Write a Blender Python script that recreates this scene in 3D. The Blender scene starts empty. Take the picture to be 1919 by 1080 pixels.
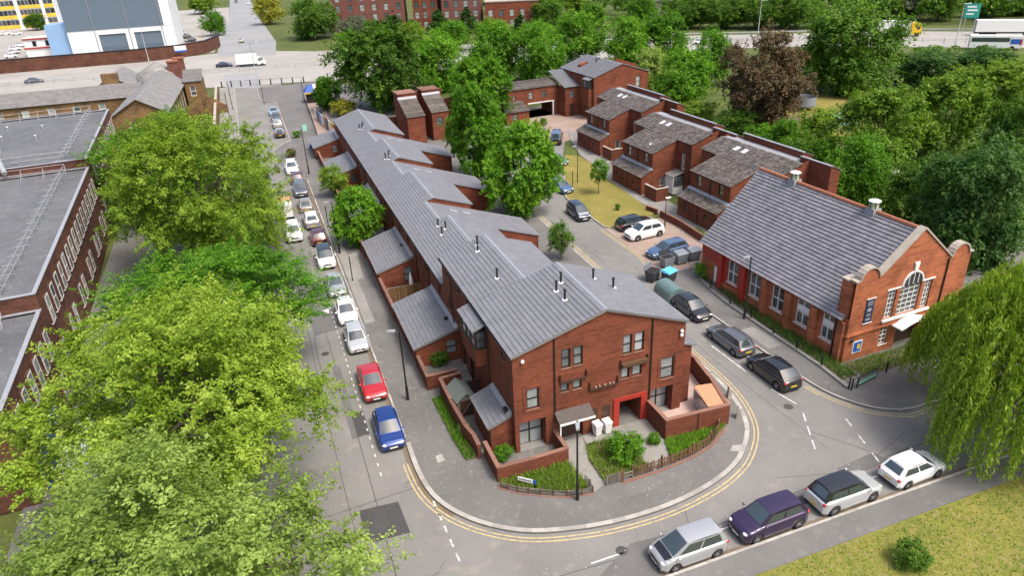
import bpy, math, random
import numpy as np
from mathutils import Vector, Matrix
RAD = math.radians
rnd = random.Random(11)
sc = bpy.context.scene
col = sc.collection

# ------------------------------------------------------------------ camera
# world frame: X across the red terrace, Y along it, origin at its front left corner
PW, PH, FPX = 1919.0, 1080.0, 1333.0
CAM = Vector((-12.02, -35.19, 31.0))
def cam_axes(pitch=26.6, roll=2.7, yaw=-19.2):
    p, r = RAD(pitch), RAD(roll)
    fw = Vector((0, math.cos(p), -math.sin(p))); rt = Vector((1, 0, 0)); dn = fw.cross(rt)
    if dn.z > 0: dn = -dn
    R_ = rt * math.cos(r) + dn * math.sin(r)
    D_ = rt * -math.sin(r) + dn * math.cos(r)
    m = Matrix.Rotation(RAD(yaw), 3, 'Z')
    return m @ R_, m @ D_, m @ fw
AR, AD, AF = cam_axes()
cd = bpy.data.cameras.new('camera'); cam = bpy.data.objects.new('camera', cd); col.objects.link(cam)
cd.sensor_width = 36.0; cd.lens = FPX / PW * 36.0; cd.clip_start = 0.5; cd.clip_end = 3000
mw = Matrix.Identity(4)
for i in range(3):
    mw[i][0] = AR[i]; mw[i][1] = -AD[i]; mw[i][2] = -AF[i]; mw[i][3] = CAM[i]
cam.matrix_world = mw
sc.camera = cam

# ------------------------------------------------------------------ light
SUN_EL, SUN_AZ = 60.0, 150.0          # bright overcast, soft sun high on the right
w = bpy.data.worlds.new('World'); sc.world = w; w.use_nodes = True
nt = w.node_tree; bg = nt.nodes['Background']
sky = nt.nodes.new('ShaderNodeTexSky'); sky.sky_type = 'NISHITA'; sky.sun_disc = False
sky.sun_elevation = RAD(SUN_EL); sky.sun_rotation = RAD(SUN_AZ)
sky.air_density = 1.0; sky.dust_density = 6.0; sky.ozone_density = 0.6
nt.links.new(sky.outputs[0], bg.inputs[0]); bg.inputs[1].default_value = 0.15
sd = bpy.data.lights.new('sun', 'SUN'); sd.energy = 1.5; sd.angle = RAD(16); sd.color = (1.0, 0.96, 0.90)
sun = bpy.data.objects.new('sun', sd); col.objects.link(sun)
az = RAD(SUN_AZ); el = RAD(SUN_EL)
sdir = Vector((math.sin(az) * math.cos(el), math.cos(az) * math.cos(el), math.sin(el)))
sun.rotation_euler = sdir.to_track_quat('Z', 'Y').to_euler()
sc.view_settings.view_transform = 'Standard'; sc.view_settings.look = 'None'
sc.view_settings.exposure = 0.85; sc.view_settings.gamma = 1.0; sc.view_settings.use_curve_mapping = False
sc.cycles.max_bounces = 6; sc.cycles.transmission_bounces = 4; sc.cycles.transparent_max_bounces = 8

# ------------------------------------------------------------------ pixel helpers (a pixel gives a direction only)
def ray(px, py): return AR * (px - PW / 2) + AD * (py - PH / 2) + AF * FPX
def gz(px, py, z=0.0):
    d = ray(px, py); return CAM + d * ((z - CAM.z) / d.z)

# ------------------------------------------------------------------ materials
MATS = {}
def new_mat(name):
    m = bpy.data.materials.new(name); m.use_nodes = True
    t = m.node_tree; return m, t, t.nodes['Principled BSDF']
def N(t, kind, **kw):
    n = t.nodes.new(kind)
    for k, v in kw.items():
        if hasattr(n, k): setattr(n, k, v)
        else: n.inputs[k].default_value = v
    return n
def mixc(t, fac, a, b, blend='MIX'):
    n = t.nodes.new('ShaderNodeMix'); n.data_type = 'RGBA'; n.blend_type = blend
    for s, v in ((0, fac), (6, a), (7, b)):
        if hasattr(v, 'default_value') or hasattr(v, 'links'): t.links.new(v, n.inputs[s])
        else: n.inputs[s].default_value = v if s == 0 else (*v, 1)
    return n.outputs[2]
def math_(t, op, a, b=None):
    n = t.nodes.new('ShaderNodeMath'); n.operation = op
    for i, v in enumerate((a, b)):
        if v is None: continue
        if hasattr(v, 'links'): t.links.new(v, n.inputs[i])
        else: n.inputs[i].default_value = v
    return n.outputs[0]
def ramp(t, fac, stops):
    n = t.nodes.new('ShaderNodeValToRGB'); t.links.new(fac, n.inputs[0])
    e = n.color_ramp.elements
    while len(e) < len(stops): e.new(0.5)
    for el_, (p, c) in zip(e, stops): el_.position = p; el_.color = (*c, 1) if len(c) == 3 else c
    return n.outputs[0]
def noise(t, vec, scale, detail=4, rough=0.55):
    n = N(t, 'ShaderNodeTexNoise'); n.inputs['Scale'].default_value = scale; n.inputs['Detail'].default_value = detail
    n.inputs['Roughness'].default_value = rough
    if vec is not None: t.links.new(vec, n.inputs['Vector'])
    return n.outputs[0]
def bump(t, bsdf, h, strength=0.3, dist=0.02):
    b = N(t, 'ShaderNodeBump'); b.inputs['Strength'].default_value = strength; b.inputs['Distance'].default_value = dist
    t.links.new(h, b.inputs['Height']); t.links.new(b.outputs[0], bsdf.inputs['Normal'])
def geo_pos(t): return N(t, 'ShaderNodeNewGeometry').outputs['Position']
def obj_co(t): return N(t, 'ShaderNodeTexCoord').outputs['Object']
def orand(t): return N(t, 'ShaderNodeObjectInfo').outputs['Random']
def sc_ramp(c, k): return tuple(min(1, x * k) for x in c)

def plain(name, c, rough=0.6, var=0.25, scale=3.0, metal=0.0, coat=0.0, bmp=0.0, ovar=0.0, spec=0.5):
    """paint, metal, concrete, wood: base colour with worn mottling"""
    if name in MATS: return MATS[name]
    m, t, b = new_mat(name)
    p = geo_pos(t)
    n1 = noise(t, p, scale, 5); n2 = noise(t, p, scale * 9, 3)
    f = math_(t, 'ADD', math_(t, 'MULTIPLY', n1, 0.65), math_(t, 'MULTIPLY', n2, 0.35))
    if ovar: f = math_(t, 'ADD', f, math_(t, 'MULTIPLY', math_(t, 'SUBTRACT', orand(t), 0.5), ovar))
    cc = ramp(t, f, [(0.25, sc_ramp(c, 1 - var)), (0.5, c), (0.75, sc_ramp(c, 1 + var))])
    t.links.new(cc, b.inputs['Base Color'])
    b.inputs['Roughness'].default_value = rough; b.inputs['Metallic'].default_value = metal
    b.inputs['Coat Weight'].default_value = coat; b.inputs['Coat Roughness'].default_value = 0.04
    b.inputs['Specular IOR Level'].default_value = spec
    if bmp: bump(t, b, n2, bmp, 0.01)
    MATS[name] = m; return m

def brick(name, c1, c2, mortar, bw=0.225, bh=0.075, dirt=0.35, k=1.0):
    m, t, b = new_mat(name)
    o = obj_co(t)
    s = N(t, 'ShaderNodeSeparateXYZ'); t.links.new(o, s.inputs[0])
    u = math_(t, 'ADD', s.outputs[0], s.outputs[1])
    cmb = N(t, 'ShaderNodeCombineXYZ'); t.links.new(u, cmb.inputs[0]); t.links.new(s.outputs[2], cmb.inputs[1])
    br = N(t, 'ShaderNodeTexBrick'); t.links.new(cmb.outputs[0], br.inputs['Vector'])
    br.inputs['Scale'].default_value = 1.0; br.inputs['Brick Width'].default_value = bw; br.inputs['Row Height'].default_value = bh
    br.inputs['Mortar Size'].default_value = 0.006; br.inputs['Mortar Smooth'].default_value = 0.3; br.inputs['Bias'].default_value = 0.0
    br.inputs['Color1'].default_value = (*c1, 1); br.inputs['Color2'].default_value = (*c2, 1); br.inputs['Mortar'].default_value = (*mortar, 1)
    n1 = noise(t, o, 0.45, 5, 0.6); n2 = noise(t, o, 2.2, 4); n3 = noise(t, o, 14, 3)
    # patchy courses, stretched along the wall: weathering and water marks
    st = N(t, 'ShaderNodeMapping'); st.inputs['Scale'].default_value = (0.32, 0.32, 2.1); t.links.new(o, st.inputs[0])
    n4 = noise(t, st.outputs[0], 1.6, 5, 0.65)
    cc = mixc(t, 1.0, br.outputs[0], ramp(t, n1, [(0.3, (1 - dirt,) * 3), (0.55, (1.0, 1.0, 1.0)), (0.75, (1.12, 1.06, 1.02))]), 'MULTIPLY')
    cc = mixc(t, 1.0, cc, ramp(t, n4, [(0.32, (1 - dirt * 0.9,) * 3), (0.5, (1.0, 1.0, 1.0)), (0.72, (1.1, 1.08, 1.06))]), 'MULTIPLY')
    cc = mixc(t, 0.8, cc, ramp(t, n3, [(0.3, (0.78, 0.78, 0.78)), (0.7, (1.2, 1.2, 1.2))]), 'MULTIPLY')
    t.links.new(cc, b.inputs['Base Color']); b.inputs['Roughness'].default_value = 0.85
    b.inputs['Specular IOR Level'].default_value = 0.25
    bump(t, b, math_(t, 'ADD', math_(t, 'MULTIPLY', br.outputs[1], -1.0), math_(t, 'MULTIPLY', n3, 0.4)), 0.5, 0.012)
    MATS[name] = m; return m

def tile(name, c, c2, rib=0.3, dirt=0.3, ribs=0.25, per=0.6, along='Y', rough=0.6):
    """concrete roof tiles: ribs across the courses, per-tile and per-course tint, lichen"""
    m, t, b = new_mat(name)
    o = obj_co(t); p = geo_pos(t)
    s = N(t, 'ShaderNodeSeparateXYZ'); t.links.new(o, s.inputs[0])
    ax = s.outputs[1] if along == 'Y' else s.outputs[0]
    cell = math_(t, 'FLOOR', math_(t, 'MULTIPLY', math_(t, 'ADD', ax, math_(t, 'MULTIPLY', math_(t, 'FLOOR', math_(t, 'MULTIPLY', orand(t), 7.99)), rib / 2)), 1 / rib))
    wn = N(t, 'ShaderNodeTexWhiteNoise'); wn.noise_dimensions = '2D'
    cv = N(t, 'ShaderNodeCombineXYZ'); t.links.new(cell, cv.inputs[0]); t.links.new(orand(t), cv.inputs[1]); t.links.new(cv.outputs[0], wn.inputs['Vector'])
    f = math_(t, 'ADD', math_(t, 'MULTIPLY', wn.outputs[0], per), math_(t, 'MULTIPLY', noise(t, p, 0.5, 5, 0.6), 1 - per))
    cc = ramp(t, f, [(0.2, c), (0.8, c2)])
    n2 = noise(t, p, 1.1, 5, 0.65); n3 = noise(t, p, 16, 3)
    cc = mixc(t, 1.0, cc, ramp(t, n2, [(0.35, (1 - dirt,) * 3), (0.6, (1.0, 1.0, 1.0))]), 'MULTIPLY')
    cc = mixc(t, 0.5, cc, ramp(t, n3, [(0.3, (0.75, 0.75, 0.75)), (0.7, (1.2, 1.2, 1.2))]), 'MULTIPLY')
    t.links.new(cc, b.inputs['Base Color']); b.inputs['Roughness'].default_value = rough
    fr = math_(t, 'FRACT', math_(t, 'MULTIPLY', ax, 1 / rib))
    prof = math_(t, 'SINE', math_(t, 'MULTIPLY', fr, 6.283))
    bump(t, b, math_(t, 'ADD', prof, n3), ribs, 0.015)
    MATS[name] = m; return m

def ground_mat(name, c_lo, c_hi, c_patch, scale=0.25, fine=30.0, rough=0.9, crack=0.0, patch=(0.55, 0.7), bmp=0.25):
    m, t, b = new_mat(name); p = geo_pos(t)
    n1 = noise(t, p, scale, 6, 0.6); n2 = noise(t, p, scale * 7, 5, 0.65); n3 = noise(t, p, fine, 2)
    cc = ramp(t, n1, [(0.3, c_lo), (0.7, c_hi)])
    cc = mixc(t, ramp(t, n2, [(patch[0], (0, 0, 0)), (patch[1], (0.75, 0.75, 0.75))]), cc, c_patch)
    cc = mixc(t, 1.0, cc, ramp(t, n3, [(0.25, (0.72, 0.72, 0.72)), (0.5, (1, 1, 1)), (0.75, (1.28, 1.28, 1.28))]), 'MULTIPLY')
    if crack:
        vo = N(t, 'ShaderNodeTexVoronoi'); vo.feature = 'DISTANCE_TO_EDGE'; vo.inputs['Scale'].default_value = crack
        wv = N(t, 'ShaderNodeVectorMath'); wv.operation = 'MULTIPLY_ADD'
        nv = N(t, 'ShaderNodeTexNoise'); nv.inputs['Scale'].default_value = 0.9; t.links.new(p, nv.inputs['Vector'])
        t.links.new(nv.outputs[1], wv.inputs[0]); wv.inputs[1].default_value = (2.2, 2.2, 0); t.links.new(p, wv.inputs[2])
        t.links.new(wv.outputs[0], vo.inputs['Vector'])
        ln = math_(t, 'MULTIPLY', ramp(t, vo.outputs[0], [(0.0, (1, 1, 1)), (0.008, (0, 0, 0))]), ramp(t, noise(t, p, 0.35, 3), [(0.45, (0, 0, 0)), (0.6, (0.6, 0.6, 0.6))]))
        cc = mixc(t, ln, cc, sc_ramp(c_lo, 0.5))
    t.links.new(cc, b.inputs['Base Color']); b.inputs['Roughness'].default_value = rough; b.inputs['Specular IOR Level'].default_value = 0.25
    if bmp: bump(t, b, math_(t, 'ADD', n3, n2), bmp, 0.02)
    MATS[name] = m; return m

def leaf_mat(name, cols, trans=0.35):
    m, t, b = new_mat(name)
    a = N(t, 'ShaderNodeAttribute'); a.attribute_name = 'tint'
    f = math_(t, 'ADD', a.outputs['Fac'], math_(t, 'MULTIPLY', math_(t, 'SUBTRACT', orand(t), 0.5), 0.25))
    n = len(cols)
    cc = ramp(t, f, [((i + 0.15) / (n - 0.7), c) for i, c in enumerate(cols)])
    t.links.new(cc, b.inputs['Base Color']); b.inputs['Roughness'].default_value = 0.55; b.inputs['Specular IOR Level'].default_value = 0.3
    tr = N(t, 'ShaderNodeBsdfTranslucent'); t.links.new(mixc(t, 1.0, cc, (1.25, 1.3, 0.7), 'MULTIPLY'), tr.inputs[0])
    mx = N(t, 'ShaderNodeMixShader'); mx.inputs[0].default_value = trans
    t.links.new(b.outputs[0], mx.inputs[1]); t.links.new(tr.outputs[0], mx.inputs[2])
    t.links.new(mx.outputs[0], t.nodes['Material Output'].inputs[0])
    MATS[name] = m; return m

def glass(name, c=(0.03, 0.04, 0.045), rough=0.06, ov=0.0, c2=None):
    m, t, b = new_mat(name)
    if c2:
        p = obj_co(t)
        cc = ramp(t, math_(t, 'ADD', math_(t, 'MULTIPLY', orand(t), 0.75), math_(t, 'MULTIPLY', noise(t, p, 1.4, 2), 0.35)), [(0.3, c), (0.75, c2)])
        t.links.new(cc, b.inputs['Base Color'])
    else: b.inputs['Base Color'].default_value = (*c, 1)
    b.inputs['Roughness'].default_value = rough; b.inputs['Specular IOR Level'].default_value = 0.8
    b.inputs['IOR'].default_value = 1.45 if name == 'pane_dark' else 1.6; b.inputs['Coat Weight'].default_value = 0.0 if name == 'pane_dark' else 0.4; b.inputs['Coat Roughness'].default_value = 0.03
    MATS[name] = m; return m

RED1, RED2, MORT = (0.235, 0.066, 0.032), (0.165, 0.047, 0.025), (0.150, 0.075, 0.052)
brick('brick_red', RED1, RED2, MORT, dirt=0.42)
brick('brick_garden', (0.19, 0.056, 0.030), (0.135, 0.040, 0.022), (0.11, 0.058, 0.040), dirt=0.35)
brick('brick_hall', (0.49, 0.155, 0.066), (0.35, 0.105, 0.046), (0.31, 0.17, 0.11), dirt=0.48)
brick('brick_dark', (0.150, 0.058, 0.036), (0.092, 0.038, 0.026), (0.11, 0.068, 0.050), dirt=0.4)
brick('brick_stock', (0.26, 0.155, 0.065), (0.165, 0.098, 0.045), (0.17, 0.13, 0.08), dirt=0.5)
brick('brick_flats', (0.20, 0.075, 0.055), (0.16, 0.065, 0.055), (0.16, 0.085, 0.07), dirt=0.15)
tile('tile_slate', (0.152, 0.155, 0.172), (0.186, 0.189, 0.205), rib=0.33, dirt=0.15, ribs=0.22, per=0.35)
tile('tile_hall', (0.17, 0.166, 0.188), (0.235, 0.23, 0.252), rib=0.3, dirt=0.25, ribs=0.3, per=0.45)
tile('tile_brown', (0.075, 0.062, 0.052), (0.185, 0.160, 0.140), rib=0.3, dirt=0.4, ribs=0.6, per=0.65)
tile('tile_grey', (0.19, 0.182, 0.175), (0.27, 0.26, 0.25), rib=0.3, dirt=0.3, ribs=0.2, per=0.35)
ground_mat('asphalt', (0.155, 0.150, 0.142), (0.215, 0.210, 0.200), (0.25, 0.235, 0.205), 0.12, 22, crack=0.11)
ground_mat('paving', (0.115, 0.112, 0.108), (0.160, 0.155, 0.148), (0.20, 0.190, 0.175), 0.2, 26, crack=0.2)
ground_mat('concrete', (0.19, 0.185, 0.172), (0.265, 0.255, 0.235), (0.16, 0.155, 0.14), 0.3, 24)
ground_mat('main_road', (0.255, 0.246, 0.225), (0.335, 0.322, 0.296), (0.215, 0.21, 0.2), 0.06, 12)
ground_mat('grey_road', (0.21, 0.22, 0.225), (0.27, 0.275, 0.28), (0.24, 0.24, 0.24), 0.08, 12)
ground_mat('dry_grass', (0.16, 0.15, 0.035), (0.25, 0.20, 0.055), (0.10, 0.13, 0.025), 0.35, 30, bmp=0.8)
ground_mat('lawn', (0.115, 0.135, 0.022), (0.215, 0.20, 0.042), (0.24, 0.19, 0.075), 0.5, 18, bmp=1.0, patch=(0.5, 0.62))
ground_mat('scrub', (0.05, 0.075, 0.018), (0.10, 0.115, 0.03), (0.20, 0.165, 0.085), 0.12, 14, bmp=0.8, patch=(0.58, 0.7))
ground_mat('soil', (0.10, 0.075, 0.05), (0.16, 0.125, 0.085), (0.08, 0.10, 0.03), 0.5, 20, bmp=0.8)
ground_mat('block_paving', (0.24, 0.175, 0.14), (0.32, 0.25, 0.21), (0.20, 0.17, 0.15), 0.3, 12)
ground_mat('felt', (0.085, 0.09, 0.098), (0.135, 0.14, 0.15), (0.165, 0.168, 0.17), 0.15, 9, patch=(0.52, 0.68))
ground_mat('patch_dark', (0.050, 0.050, 0.052), (0.070, 0.070, 0.070), (0.085, 0.083, 0.08), 0.5, 30)
ground_mat('patch_mid', (0.110, 0.108, 0.105), (0.145, 0.142, 0.138), (0.165, 0.16, 0.15), 0.5, 30)
def line_mat(name, c, worn):
    m, t, b = new_mat(name); p = geo_pos(t)
    n = noise(t, p, 3.2, 6, 0.7)
    cc = ramp(t, n, [(0.38, worn), (0.55, c)])
    t.links.new(cc, b.inputs['Base Color']); b.inputs['Roughness'].default_value = 0.8
    MATS[name] = m
line_mat('yellow_line', (0.52, 0.40, 0.17), (0.26, 0.23, 0.17))
line_mat('white_line', (0.66, 0.65, 0.62), (0.28, 0.27, 0.26))
plain('tile_nose_shade', (0.040, 0.041, 0.052), 0.9, 0.3, 3); plain('tile_nose_shade_brown', (0.040, 0.033, 0.028), 0.9, 0.3, 3)  # near-black tile edges: the shadow line of each course, painted in as colour
plain('kerb_stone', (0.33, 0.315, 0.29), 0.85, 0.22, 2.5, ovar=0.5)
plain('coping', (0.195, 0.098, 0.070), 0.85, 0.25, 3, ovar=0.4)
plain('stone', (0.36, 0.32, 0.27), 0.85, 0.25, 2)
plain('black_metal', (0.012, 0.012, 0.013), 0.45, 0.2)
plain('dark_frame', (0.022, 0.018, 0.016), 0.45, 0.2)
plain('dark_door', (0.055, 0.028, 0.018), 0.5, 0.3)
plain('white_paint', (0.72, 0.72, 0.70), 0.5, 0.06)
plain('white_clad', (0.70, 0.72, 0.74), 0.5, 0.04, 0.3)
plain('blue_clad', (0.105, 0.145, 0.19), 0.45, 0.08, 0.4)
plain('light_blue', (0.22, 0.36, 0.56), 0.6, 0.08, 0.4)
plain('yellow_panel', (0.72, 0.47, 0.03), 0.5, 0.12, 1, ovar=0.3)
plain('red_paint', (0.33, 0.028, 0.016), 0.6, 0.15, 2)
plain('galv', (0.48, 0.49, 0.50), 0.4, 0.1, 4, metal=0.55)
plain('lead', (0.26, 0.275, 0.30), 0.55, 0.15, 3)
plain('wood_brown', (0.125, 0.065, 0.026), 0.8, 0.35, 5, ovar=0.7)
plain('wood_grey', (0.16, 0.145, 0.125), 0.85, 0.3, 4, ovar=0.6)
plain('picket', (0.14, 0.070, 0.038), 0.85, 0.35, 5, ovar=0.7)
plain('bin_grey', (0.20, 0.225, 0.25), 0.5, 0.15, 2)
plain('bin_dark', (0.05, 0.06, 0.07), 0.5, 0.15, 2)
plain('cyan_lid', (0.10, 0.42, 0.62), 0.4, 0.08)
plain('store_green', (0.16, 0.24, 0.23), 0.4, 0.12, 2, metal=0.3)
plain('copper_green', (0.36, 0.42, 0.27), 0.6, 0.2, 3)
plain('shed_felt', (0.13, 0.15, 0.135), 0.85, 0.2, 3)
plain('orange_roof', (0.52, 0.27, 0.15), 0.6, 0.15, 2)
plain('pink_patio', (0.43, 0.31, 0.27), 0.85, 0.15, 1.5)
plain('sign_white', (0.75, 0.75, 0.73), 0.5, 0.04)
plain('sign_blue', (0.015, 0.10, 0.42), 0.5, 0.1)
plain('sign_green', (0.02, 0.26, 0.20), 0.5, 0.08)
plain('navy', (0.018, 0.030, 0.085), 0.6, 0.1)
plain('blue_tarp', (0.03, 0.08, 0.33), 0.6, 0.2)
plain('teal', (0.27, 0.55, 0.45), 0.6, 0.12)
plain('rubber', (0.014, 0.014, 0.015), 0.8, 0.15)
plain('alloy', (0.34, 0.35, 0.36), 0.35, 0.1, metal=0.7)
plain('bark', (0.085, 0.068, 0.050), 0.95, 0.35, 6, bmp=0.6)
plain('bark_dark', (0.040, 0.034, 0.028), 0.95, 0.35, 6, bmp=0.6)
plain('dark_void', (0.012, 0.010, 0.010), 0.9, 0.1)
plain('plate_white', (0.70, 0.70, 0.66), 0.4, 0.03)
plain('plate_yellow', (0.70, 0.50, 0.04), 0.4, 0.03)
plain('skin', (0.35, 0.20, 0.14), 0.6, 0.1); plain('cloth_dark', (0.02, 0.022, 0.03), 0.9, 0.2)
plain('truck_yellow', (0.80, 0.48, 0.01), 0.35, 0.05, coat=0.6)
plain('terracotta', (0.27, 0.10, 0.05), 0.8, 0.25, 3)
plain('head_lamp', (0.62, 0.64, 0.66), 0.12, 0.05, coat=1.0)
plain('tail_lamp', (0.42, 0.012, 0.012), 0.15, 0.1, coat=1.0)
glass('car_glass', (0.035, 0.05, 0.058), 0.03)
glass('pane', (0.07, 0.085, 0.09), 0.07, c2=(0.36, 0.39, 0.39))
glass('pane_dark', (0.02, 0.024, 0.028), 0.06, c2=(0.09, 0.10, 0.105))
glass('skylight', (0.55, 0.58, 0.60), 0.15)
leaf_mat('leaf_lime', [(0.082, 0.160, 0.009), (0.170, 0.275, 0.018), (0.285, 0.40, 0.040), (0.43, 0.52, 0.105)], 0.4)
leaf_mat('leaf_pale', [(0.13, 0.20, 0.030), (0.24, 0.34, 0.065), (0.36, 0.47, 0.12), (0.50, 0.58, 0.22)], 0.4)
leaf_mat('leaf_bright', [(0.034, 0.110, 0.004), (0.080, 0.215, 0.009), (0.140, 0.315, 0.014), (0.225, 0.41, 0.028)], 0.4)
leaf_mat('leaf_mid', [(0.036, 0.090, 0.009), (0.072, 0.165, 0.014), (0.120, 0.235, 0.022), (0.19, 0.31, 0.042)], 0.42)
leaf_mat('leaf_yellowish', [(0.070, 0.145, 0.010), (0.135, 0.245, 0.018), (0.215, 0.335, 0.030), (0.32, 0.42, 0.06)], 0.4)
leaf_mat('leaf_dark', [(0.020, 0.062, 0.013), (0.042, 0.110, 0.020), (0.070, 0.160, 0.030), (0.11, 0.21, 0.048)], 0.4)
leaf_mat('leaf_greyish', [(0.07, 0.10, 0.055), (0.12, 0.155, 0.09), (0.17, 0.20, 0.125), (0.22, 0.25, 0.17)], 0.3)
leaf_mat('leaf_purple', [(0.055, 0.038, 0.020), (0.10, 0.068, 0.034), (0.165, 0.112, 0.056), (0.25, 0.175, 0.095)], 0.25)
leaf_mat('leaf_yellow', [(0.15, 0.17, 0.014), (0.25, 0.26, 0.02), (0.35, 0.345, 0.04), (0.45, 0.43, 0.09)], 0.38)
leaf_mat('leaf_red', [(0.04, 0.10, 0.015), (0.10, 0.13, 0.03), (0.20, 0.09, 0.05), (0.10, 0.19, 0.03)], 0.3)
leaf_mat('leaf_willow', [(0.095, 0.185, 0.012), (0.18, 0.295, 0.022), (0.28, 0.39, 0.040), (0.40, 0.49, 0.09)], 0.45)
M = MATS

# ------------------------------------------------------------------ mesh helpers
class MB:
    def __init__(s): s.v = []; s.f = []; s.m = []; s.sm = []
    def add(s, vs, fs, m=0, smooth=False):
        o = len(s.v); s.v += [tuple(v) for v in vs]
        for f in fs: s.f.append(tuple(i + o for i in f)); s.m.append(m); s.sm.append(smooth)
        return s
    def box(s, x0, x1, y0, y1, z0, z1, m=0):
        vs = [(x, y, z) for z in (z0, z1) for y in (y0, y1) for x in (x0, x1)]
        return s.add(vs, [(0, 2, 3, 1), (4, 5, 7, 6), (0, 1, 5, 4), (2, 6, 7, 3), (0, 4, 6, 2), (1, 3, 7, 5)], m)
    def ext(s, pts, vec, m=0):
        """closed prism: polygon pts swept by vec"""
        n = len(pts); vec = Vector(vec)
        a = [Vector(p) for p in pts]; b = [p + vec for p in a]
        nn = Vector((0, 0, 0))
        for i in range(n): nn += a[i].cross(a[(i + 1) % n])
        if nn.dot(vec) > 0: a.reverse(); b.reverse()
        fs = [tuple(range(n)), tuple(range(2 * n - 1, n - 1, -1))] + [(i, i + n, (i + 1) % n + n, (i + 1) % n) for i in range(n)]
        return s.add(a + b, fs, m)
    def hexa(s, b, t, m=0):
        """box from four bottom and four top corners (counter-clockwise seen from above)"""
        return s.add(list(b) + list(t), [(3, 2, 1, 0), (4, 5, 6, 7)] + [(i, (i + 1) % 4, (i + 1) % 4 + 4, i + 4) for i in range(4)], m)
    def tube(s, p0, p1, r0, r1=None, n=8, m=0, smooth=True, caps=True):
        p0, p1 = Vector(p0), Vector(p1); r1 = r0 if r1 is None else r1
        d = (p1 - p0).normalized(); a = d.orthogonal().normalized(); b = d.cross(a)
        vs = []
        for p, r in ((p0, r0), (p1, r1)):
            for i in range(n):
                t = 2 * math.pi * i / n; vs.append(p + (a * math.cos(t) + b * math.sin(t)) * r)
        s.add(vs, [(i, (i + 1) % n, (i + 1) % n + n, i + n) for i in range(n)], m, smooth)
        if caps: s.add(vs, [tuple(range(n - 1, -1, -1)), tuple(range(n, 2 * n))], m)
        return s
    def lathe(s, prof, c=(0, 0, 0), n=14, m=0, smooth=True):
        vs = [(c[0] + r * math.cos(2 * math.pi * i / n), c[1] + r * math.sin(2 * math.pi * i / n), c[2] + z) for r, z in prof for i in range(n)]
        fs = [(k * n + i, k * n + (i + 1) % n, (k + 1) * n + (i + 1) % n, (k + 1) * n + i) for k in range(len(prof) - 1) for i in range(n)]
        return s.add(vs, fs, m, smooth)
    def blob(s, c, rx, ry, rz, m=0, n=8, k=5):
        prof = [(math.sin(math.pi * i / k), -math.cos(math.pi * i / k)) for i in range(k + 1)]
        vs = [(c[0] + rx * r * math.cos(2 * math.pi * j / n), c[1] + ry * r * math.sin(2 * math.pi * j / n), c[2] + rz * z) for r, z in prof for j in range(n)]
        fs = [(q * n + j, q * n + (j + 1) % n, (q + 1) * n + (j + 1) % n, (q + 1) * n + j) for q in range(k) for j in range(n)]
        return s.add(vs, fs, m, True)
    def grid(s, P, m=0, smooth=True):
        """P[i][j] grid of points"""
        a, b = len(P), len(P[0]); vs = [p for r in P for p in r]
        return s.add(vs, [(i * b + j, (i + 1) * b + j, (i + 1) * b + j + 1, i * b + j + 1) for i in range(a - 1) for j in range(b - 1)], m, smooth)
    def mesh(s, name, mats):
        me = bpy.data.meshes.new(name); me.from_pydata(s.v, [], s.f)
        for m in mats: me.materials.append(m if not isinstance(m, str) else M[m])
        me.polygons.foreach_set('material_index', s.m); me.polygons.foreach_set('use_smooth', s.sm)
        me.update(); return me
    def obj(s, name, mats, parent=None, loc=None):
        if not isinstance(mats, (list, tuple)): mats = [mats]
        return place(name, s.mesh(name, mats), parent, loc)
def place(name, me, parent=None, loc=None, rz=None, scale=None):
    o = bpy.data.objects.new(name, me); col.objects.link(o)
    if parent is not None: o.parent = parent
    if loc is not None: o.location = loc
    if rz is not None: o.rotation_euler = (0, 0, rz)
    if scale is not None: o.scale = scale
    return o
def thing(name, label, cat, loc=(0, 0, 0), rz=0.0, group=None):
    o = bpy.data.objects.new(name, None); col.objects.link(o); o.empty_display_size = 0.2
    o.location = loc; o.rotation_euler = (0, 0, rz); tag(o, label, cat, group); return o
def tag(o, label, cat, group=None):
    o['label'] = label; o['category'] = cat
    if group: o['group'] = group
    return o
def struct(o): o['kind'] = 'structure'; return o
def V2(a, b): return Vector((a, b, 0))

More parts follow.
